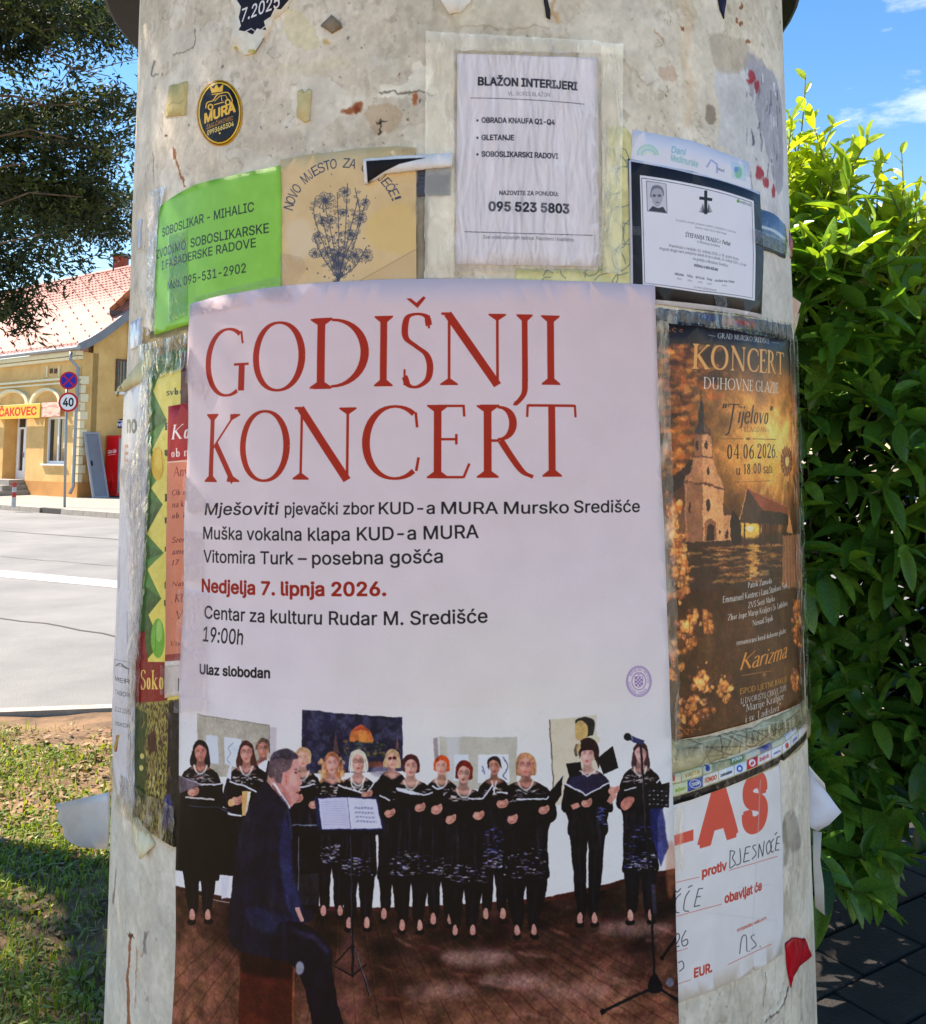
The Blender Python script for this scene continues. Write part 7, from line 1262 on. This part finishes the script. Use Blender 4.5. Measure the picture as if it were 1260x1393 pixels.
# ============================================================ DARK PAVING AT THE LOWER RIGHT
pav = empty('pavement', (1.6, 2.2, 0)); pav['kind'] = 'structure'
sheet_xy('pavement_bed', [(-.05, .2), (3.6, .2), (3.6, 4.9), (.25, 4.9)], .016 + .02, mat('joint_sand', (34, 30, 27), .95, .2, 20, .3), pav); m_pv = mat('paver_concrete', (52, 49, 48), .85, .2, 6, .5, 90); pm = {}
q = random.Random(4); a = R_(32); ca, sa = math.cos(a), math.sin(a); n = 0
for i in range(-16, 22):
    for j in range(-10, 26):
        u, v = i * .30 + (.15 if j % 2 else 0), j * .20; x, y = u * ca - v * sa + .8, u * sa + v * ca + .4
        if .12 < x < 3.2 and 1.4 < y < 4.2 and n < 300 and (x - CX) ** 2 + (y - CY) ** 2 > .82 ** 2:
            h = .045 + q.choice([0, .002, .004]); key = round(h, 3)
            if key not in pm:
                me = MB(); w2, l2 = .096, .146
                me.add([(-l2, -w2, 0), (l2, -w2, 0), (l2, w2, 0), (-l2, w2, 0), (-l2, -w2, h - .006), (l2, -w2, h - .006), (l2, w2, h - .006), (-l2, w2, h - .006), (-l2 + .006, -w2 + .006, h), (l2 - .006, -w2 + .006, h), (l2 - .006, w2 - .006, h), (-l2 + .006, w2 - .006, h)], [(0, 1, 5, 4), (1, 2, 6, 5), (2, 3, 7, 6), (3, 0, 4, 7), (4, 5, 9, 8), (5, 6, 10, 9), (6, 7, 11, 10), (7, 4, 8, 11), (8, 9, 10, 11)])
                M_ = bpy.data.meshes.new('paver'); M_.from_pydata(me.v, [], me.f); M_.materials.append(m_pv); pm[key] = M_
            o = bpy.data.objects.new('paver', pm[key]); sc.collection.objects.link(o); o.parent = pav; o.location = Vector((x, y, .006)) - wloc(pav); o.rotation_euler = (q.uniform(-.006, .006), q.uniform(-.006, .006), a + q.uniform(-.01, .01)); n += 1
# ============================================================ GRASS AND LITTER
def blades(n, xr, yr, dens, L, Wd, seed, lean=.9):
    g = np.random.default_rng(seed); X = g.uniform(*xr, n); Y = g.uniform(*yr, n)
    keep = dens(X, Y) > g.random(n); X, Y = X[keep], Y[keep]; n = len(X); a = g.uniform(0, 6.28, n); l = g.uniform(*L, n); w = g.uniform(*Wd, n); le = g.uniform(.15, lean, n)
    d = np.stack([np.cos(a), np.sin(a)], 1); s_ = np.stack([-d[:, 1], d[:, 0]], 1); z0 = .012 + .012 * np.sin(X * 3.1) * np.sin(Y * 2.3) + .008 * np.sin(X * 9 + Y * 7)
    B = np.stack([X, Y, z0], 1); o3 = lambda v, z: np.concatenate([v, z[:, None]], 1)
    M1 = B + o3(d * (l * le * .45)[:, None], l * .62); T_ = B + o3(d * (l * le)[:, None], l * (1 - .45 * le)); S0 = o3(s_ * (w * .5)[:, None], np.zeros(n)); 
    Q1 = np.stack([B - S0 * .6, B + S0 * .6, M1 + S0, M1 - S0], 1); Q2 = np.stack([M1 - S0, M1 + S0, T_ + S0 * .15, T_ - S0 * .15], 1); tn = g.random(n)
    return np.concatenate([Q1, Q2]), np.concatenate([tn, tn])
def patch(X, Y): f = np.sin(X * 2.3 + 1.7 * np.sin(Y * 1.9)) * np.sin(Y * 2.9 + 1.3 * np.sin(X * 2.1)) + .5 * np.sin(X * 7.3 + Y * 5.1) * np.sin(Y * 8.3 - X * 3.7); return np.clip(.46 + .72 * f - np.clip((Y - 4.2) * .30, 0, .5), 0.03, 1)
away = lambda X, Y: ((X - CX) ** 2 + (Y - CY) ** 2 > .66 ** 2) & ((X < -.12))
b1, t1 = blades(95000, (-4.6, -.1), (1.2, 5.45), lambda X, Y: patch(X, Y) * away(X, Y), (.02, .065), (.002, .005), 1)
b2, t2 = blades(40000, (-4.2, -.1), (1.2, 5.3), lambda X, Y: patch(X + .3, Y) * away(X, Y), (.02, .055), (.008, .018), 2, 1.5)
m_gr = leaf_mat('grass_leaf', (.09, .17, .02), (.24, .32, .05), .4, .5, 1.4); np_mesh('grass', np.concatenate([b1, b2]), m_gr, None, np.concatenate([t1, t2]))['kind'] = 'stuff'
g = np.random.default_rng(5); n = 11000; X, Y = g.uniform(-4.6, -.1, n), g.uniform(1.2, 5.45, n); a = g.uniform(0, 6.28, n); l = g.uniform(.008, .03, n); Z = g.uniform(.022, .04, n); ti = g.uniform(-.4, .4, (n, 4)); c_, s_ = np.cos(a), np.sin(a)
Q = np.stack([np.stack([X + u * l * c_ - v * l * .5 * s_, Y + u * l * s_ + v * l * .5 * c_, Z + ti[:, k] * l], 1) for k, (u, v) in enumerate(((-1, 0), (0, -1), (1, 0), (0, 1)))], 1); np_mesh('leaf_litter', Q, leaf_mat('dead_leaf', (.13, .07, .03), (.34, .24, .13), .15, .8, 1), None, g.random(n))['kind'] = 'stuff'
# ============================================================ LAUREL BUSH
def leaf_shape(bend, fold, wid=.19):
    st = [(0, .02), (.12, .10), (.3, .17), (.52, .19), (.74, .155), (.9, .08), (1, .008)]; V = []; F = []
    for t, w in st: w *= wid / .19; z = -bend * t * t; V += [(t, -w, z + fold * w), (t, 0, z), (t, w, z + fold * w)]
    for i in range(len(st) - 1): a = i * 3; F += [(a, a + 3, a + 4, a + 1), (a + 1, a + 4, a + 5, a + 2)]
    return np.array(V), np.array(F)
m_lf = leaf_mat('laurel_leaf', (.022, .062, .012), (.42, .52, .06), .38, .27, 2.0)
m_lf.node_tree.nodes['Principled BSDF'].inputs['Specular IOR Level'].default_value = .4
_r = [x for x in m_lf.node_tree.nodes if x.type == 'VALTORGB'][0]; _e = _r.color_ramp.elements.new(.2); _e.color = (.078, .215, .035, 1); _r.color_ramp.elements[0].color = (.004, .010, .003, 1)  # lowest stop near black, painting shade into the inner leaves
bush = empty('laurel_bush', (1.9, 3.4, 0), 'tall laurel hedge bush with glossy leaves and bright young tips right of the column', 'bush'); q = random.Random(17); shapes = [leaf_shape(b, f, w) for b, f, w in ((.12, .5, .19), (.28, .35, .2), (.02, .7, .16), (.4, .3, .21), (.18, .9, .15), (-.1, .5, .18))]
def top_z(x, y): return 2.50 - .20 * max(0, x - 1.05) - .12 * abs(y - 3.4) + .10 * math.sin(x * 7) + .05 * math.sin(x * 17 + y * 5) - .5 * max(0, .75 - x) 
def front_y(x, z): return 2.86 + .14 * math.sin(x * 4.3 + z * 2.9) + .09 * math.sin(z * 7.7 - x * 5.1) + .10 * abs(z - 1.2)
LV = []; TW = MB()     # leaves (matrix, shape, tint, length, pos)
def place_leaf(p, d, up, L, tint):
    d = d.normalized(); s_ = d.cross(up); s_ = s_.normalized() if s_.length > 1e-3 else d.orthogonal().normalized(); n_ = s_.cross(d)
    LV.append((Matrix(((d.x * L, s_.x * L, n_.x * L, p.x), (d.y * L, s_.y * L, n_.y * L, p.y), (d.z * L, s_.z * L, n_.z * L, p.z), (0, 0, 0, 1))), q.randrange(len(shapes)), tint, L))
def shoot(p, d, L, nl, ll, young):
    d = d.normalized(); pts = [p]; c = p.copy(); dd = d.copy()
    for k in range(4): dd = (dd + Vector((q.uniform(-.12, .12), q.uniform(-.12, .12), q.uniform(-.02, .16)))).normalized(); c = c + dd * L / 4; pts.append(c.copy())
    TW.tube(pts, [.0032, .0028, .0024, .002, .0014], 4, False)
    for k in range(nl):
        t = .12 + .86 * k / (nl - 1) if nl > 1 else 1; i = min(3, int(t * 4)); f = t * 4 - i; b = pts[i].lerp(pts[i + 1], f); ax = (pts[i + 1] - pts[i]).normalized()
        az = k * 2.4 + q.uniform(-.4, .4); o = ax.orthogonal().normalized(); o2 = ax.cross(o); r_ = o * math.cos(az) + o2 * math.sin(az); sp = .5 if k >= nl - 2 else q.uniform(.85, 1.25)
        dr_ = (ax * math.cos(sp) + r_ * math.sin(sp) + Vector((0, 0, -.28 if not young else .05))).normalized(); size = ll * (q.uniform(.5, .75) if q.random() < .25 else q.uniform(.75, 1.12)) * (.68 if k >= nl - 2 else 1)
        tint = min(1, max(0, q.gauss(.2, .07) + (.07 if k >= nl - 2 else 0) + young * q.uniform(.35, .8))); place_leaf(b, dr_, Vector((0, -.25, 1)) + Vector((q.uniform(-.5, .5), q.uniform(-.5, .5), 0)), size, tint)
for k in range(900):     # front
    x = q.uniform(.5, 2.0) if k < 680 else q.uniform(1.8, 3.6); z = q.uniform(.34 + .1 * math.sin(x * 9), 2.45)
    if z > top_z(x, 3): continue
    y = front_y(x, z) + q.uniform(0, .22); yg = max(0, (z - 1.95)) * 1.3
    shoot(Vector((x, y, z)), Vector((q.uniform(-.7, .5), -1, q.uniform(-.3, .9))), q.uniform(.10, .20), q.randrange(5, 8), q.uniform(.125, .185), yg * q.random() if z > 1.95 else (.12 if q.random() < .12 else 0))
for k in range(640):      # top, young
    x = q.uniform(.5, 3.6) if k > 420 else q.uniform(.55, 1.9); y = q.uniform(2.85, 4.0); z = top_z(x, y) - q.uniform(0, .32)
    shoot(Vector((x, y, z)), Vector((q.uniform(-.6, .6), q.uniform(-.7, .3), 1.1)), q.uniform(.12, .24), q.randrange(6, 9), q.uniform(.085, .12), .8)
for (x, y, z, L) in ((1.10, 3.0, 2.50, .34), (1.13, 3.02, 2.42, .28), (1.25, 3.0, 2.36, .30), (1.36, 3.0, 2.26, .28), (1.5, 3.0, 2.2, .3), (1.2, 3.1, 2.4, .25), (1.58, 2.95, 2.12, .28), (1.44, 2.95, 2.18, .24)): shoot(Vector((x, y, z)), Vector((q.uniform(.0, .5), -.1, 1)), L, 7, .085, .95)
for k in range(7000):     # inner leaves, near black: the shade inside the bush put into their colour
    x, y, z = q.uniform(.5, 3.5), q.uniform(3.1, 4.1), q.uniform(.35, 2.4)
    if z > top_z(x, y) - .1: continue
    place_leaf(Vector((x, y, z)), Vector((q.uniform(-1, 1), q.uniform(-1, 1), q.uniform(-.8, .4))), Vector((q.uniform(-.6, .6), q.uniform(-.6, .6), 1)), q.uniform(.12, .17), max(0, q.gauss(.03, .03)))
def shown(m_, L):
    p = m_ @ Vector((.5, 0, 0)); v = p - EYE; f = v.y * CT + v.z * ST
    if f < .5: return -1
    px = PX + FPX * v.x / f; py = PY - FPX * (v.z * CT - v.y * ST) / f
    n_ = Vector((m_[0][2], m_[1][2], m_[2][2])).normalized(); return (L / f) ** 2 * (.25 + abs(n_.dot(v.normalized()))) / (1 + max(0, v.y - 2.9) * 6) if (1075 < px < 1275 and 60 < py < 1260) else -1
rank = sorted(range(len(LV)), key=lambda i: -shown(LV[i][0], LV[i][3])); single = set(rank[:300]); lm = {}
for i in rank[:300]:
    m_, sh, ti, L_ = LV[i]; tk = min(7, int(ti * 8)); key = (sh, tk)
    if key not in lm:
        me = bpy.data.meshes.new('leaf'); me.from_pydata(shapes[sh][0].tolist(), [], shapes[sh][1].tolist()); at_ = me.attributes.new('tint', 'FLOAT', 'FACE'); at_.data.foreach_set('value', np.full(len(me.polygons), (tk + .5) / 8, np.float32)); me.polygons.foreach_set('use_smooth', [True] * len(me.polygons)); me.materials.append(m_lf); lm[key] = me
    o = bpy.data.objects.new('leaf', lm[key]); sc.collection.objects.link(o); o.parent = bush; o.matrix_local = Matrix.Translation(-wloc(bush)) @ m_
Pq = []; Tq = []
for i, (m_, sh, ti, L_) in enumerate(LV):
    if i in single: continue
    A_ = np.array(m_); W3 = shapes[sh][0] @ A_[:3, :3].T + A_[:3, 3]; Pq.append(W3[shapes[sh][1]]); Tq.append(np.full(len(shapes[sh][1]), ti))
np_mesh('foliage', np.concatenate(Pq), m_lf, bush, np.concatenate(Tq), tuple(wloc(bush)))['kind'] = 'stuff'
m_bark = mat('bark', (118, 96, 76), .9, .3, 12, .8, 40, col2=(52, 42, 34)); tw_ = TW.build('twigs', mat('twig', (104, 112, 56), .7, .2), bush); tw_['kind'] = 'stuff'
for k in range(7): x, y = q.uniform(.8, 3.2), q.uniform(3.2, 3.8); MB().tube([Vector((x, y, 0)), Vector((x + q.uniform(-.1, .1), y, .8)), Vector((x + q.uniform(-.3, .3), y + q.uniform(-.2, .2), 1.8))], [.03, .024, .01], 7).build('stem', m_bark, bush, True)
# ============================================================ CONIFER OVERHANGING FROM THE LEFT
tree = empty('cypress_tree', (-4.7, 5.0, 0), 'dark shaggy evergreen tree whose branches hang into the sky at the upper left', 'tree')
MB().tube([Vector((-4.7, 5.0, -.05)), Vector((-4.68, 5.02, 1.2)), Vector((-4.75, 4.95, 3)), Vector((-4.6, 5.0, 5)), Vector((-4.7, 5, 7.4))], [.26, .2, .17, .12, .03], 12).build('trunk', m_bark, tree, True)
g = np.random.default_rng(33); CL = []    # clump centres with direction
def clump_line(P0, P1, n, spread, droop=.3):
    for k in range(n): t = g.random() ** .8; c = P0 + (P1 - P0) * t + g.normal(0, spread, 3) * (.4 + .6 * t); c[2] -= droop * t * t; CL.append((c, (P1 - P0) / np.linalg.norm(P1 - P0)))
LM = MB()
def limb(P0, P1, r0, droop=.25, n=7):
    P0, P1 = np.array(P0, float), np.array(P1, float); L_ = [];
    for k in range(n): t = k / (n - 1); c = P0 + (P1 - P0) * t; c = c + g.normal(0, .05, 3) * (0 < k < n - 1); c[2] -= droop * t * t; L_.append(Vector(c))
    LM.tube(L_, [r0 * (1 - .8 * k / (n - 1)) for k in range(n)], 6, False); return P0, P1
def W3(px, py, d): return np.array(at_depth(px, py, d))
for (x0, y0, x1, y1, d0, d1, n, sp, r0) in ((-300, 160, 175, 190, 5.2, 5.9, 150, .16, .03), (-260, 260, 165, 250, 5.2, 6.2, 170, .17, .03), (-240, 120, 120, 160, 5.4, 6.1, 46, .12, .02), (-260, 30, 170, 8, 5.0, 6.0, 140, .14, .03), (-240, 60, 60, 55, 5.0, 5.8, 60, .12, .02), (-200, 330, 60, 330, 5.0, 5.6, 70, .15, .02), (-220, 350, 40, 400, 5.1, 5.5, 44, .09, .015),
        (-240, 210, 120, 300, 5.6, 6.6, 100, .17, .02), (-100, 180, 186, 120, 5.6, 6.3, 60, .09, .014), (-150, -60, 190, 20, 5.2, 6.6, 70, .11, .02), (-250, -20, 110, 10, 4.8, 5.4, 60, .13, .02), (-60, 240, 180, 290, 6.0, 6.6, 90, .12, .015)):
    a, b = limb(W3(x0, y0, d0), W3(x1, y1, d1), r0 * .8, .12); clump_line(a, b, int(n * 1.9), sp * .85, .12)
NV = len(CL)
for (c, r, n) in (((-2.7, 2.7, 4.6), (1.25, 1.0, .75), 620), ((-1.5, 1.9, 4.5), (.9, .8, .5), 260), ((-4.6, 4.3, 5.1), (1.4, 1.2, 1.0), 500), ((-4.6, 5.2, 6.4), (1.3, 1.3, .9), 260), ((-3.6, 3.2, 5.0), (1.0, 1.0, .8), 420), ((-4.4, 3.0, 4.6), (.8, .8, .6), 200), ((-.4, 1.2, 4.9), (1.1, .9, .5), 260), ((-2.2, .6, 4.6), (1.4, .9, .6), 260)):  # unseen crown masses overhead, added to keep sun off the column and grass
    for k in range(n): v = g.normal(0, 1, 3); v /= np.linalg.norm(v); c2 = np.array(c) + v * np.array(r) * g.random() ** .45; CL.append((c2, v))
for e in ((-2.4, 2.6, 4.7), (-1.2, 1.9, 4.7), (-3.6, 3.4, 5.1), (-.5, 1.3, 5.0), (-2.4, .9, 4.8), (-4.4, 4.0, 5.4)): limb((-4.7, 5.0, 4.0 + .3 * g.random()), e, .07, -.1)  # limbs running to the added overhead masses
for P_, r_ in (([(-60, 128), (20, 131), (62, 144), (108, 141)], .009), ([(-30, 232), (35, 222)], .006), ([(-10, 334), (60, 318)], .005), ([(40, 150), (78, 118), (100, 88), (114, 62)], .004), ([(60, 70), (96, 92), (150, 104)], .004), ([(-20, 190), (40, 176), (90, 188)], .006), ([(60, 66), (110, 92), (140, 112)], .003), ([(-20, 285), (40, 262), (110, 268)], .006), ([(120, 96), (168, 84), (188, 80)], .003)):
    LM.tube([at_depth(x, y, 4.95 + .05 * k) for k, (x, y) in enumerate(P_)], [r_ * (1 - .2 * k) for k in range(len(P_))], 6, False)
LM.build('limbs', m_bark, tree, True)
PQ = []; TQ = []
for idx, (c, d) in enumerate(CL):
    n = 30 if idx < NV else 16; sz = 1.15 if idx < NV else 1.9; main = d * .5 + g.normal(0, .5, 3); main[2] -= .15; main /= np.linalg.norm(main)
    dirs = main + g.normal(0, .55, (n, 3)); dirs /= np.linalg.norm(dirs, axis=1)[:, None]; base = c + main * g.uniform(-.07, .09, (n, 1)) * sz + g.normal(0, .028 * sz, (n, 3)); L_ = g.uniform(.028, .065, (n, 1)) * sz; W_ = g.uniform(.004, .009, (n, 1)) * sz
    sd = np.cross(dirs, g.normal(0, 1, (n, 3))); sd /= np.linalg.norm(sd, axis=1)[:, None] + 1e-9
    PQ.append(np.stack([base, base + dirs * L_ * .5 + sd * W_, base + dirs * L_, base + dirs * L_ * .5 - sd * W_], 1)); TQ.append(np.clip((g.random() < .16) * .6 + g.normal(.16, .12, n) + (g.random() < .08) * .5, 0, 1))
cm = leaf_mat('cypress_spray', (.008, .022, .009), (.10, .14, .035), .2, .7, 1.2); cr_ = np_mesh('crown', np.concatenate(PQ), cm, tree, np.concatenate(TQ), tuple(wloc(tree))); cr_['kind'] = 'stuff'
MB().box(at_depth(181, 560, 30.3) * 1.0 - UP * (at_depth(181, 560, 30.3).z - .12), ex * 5.6, ey * 4.6, UP * (zb_ - .12)).build('lower_wall', m_yel, nb_)
g = np.random.default_rng(77); PQ = []
for k in range(46):
    cx_, cy_, r_ = g.uniform(-7, 62), g.uniform(46, 56), g.uniform(2.2, 4.2); hz_ = g.uniform(2.5, 6.5); n = 420; v = g.normal(0, 1, (n, 3)); v /= np.linalg.norm(v, axis=1)[:, None]
    c_ = np.array([cx_, cy_, hz_]) + v * np.array([r_, r_ * .7, hz_ * .62]) * g.uniform(.6, 1, (n, 1)); a1 = g.normal(0, 1, (n, 3)); a1 /= np.linalg.norm(a1, axis=1)[:, None]; a2 = np.cross(a1, g.normal(0, 1, (n, 3))); a2 /= np.linalg.norm(a2, axis=1)[:, None]; s_ = g.uniform(.2, .5, (n, 1))
    PQ.append(np.stack([c_ - a1 * s_, c_ - a2 * s_ * .6, c_ + a1 * s_, c_ + a2 * s_ * .6], 1))
PQ = np.concatenate(PQ); PQ[..., 2] = np.maximum(PQ[..., 2], .02); fw = np_mesh('far_wood', PQ, leaf_mat('far_leaf', (.02, .05, .012), (.08, .14, .03), .2, .6, 1.2), None, g.random(len(PQ))); fw['kind'] = 'stuff'
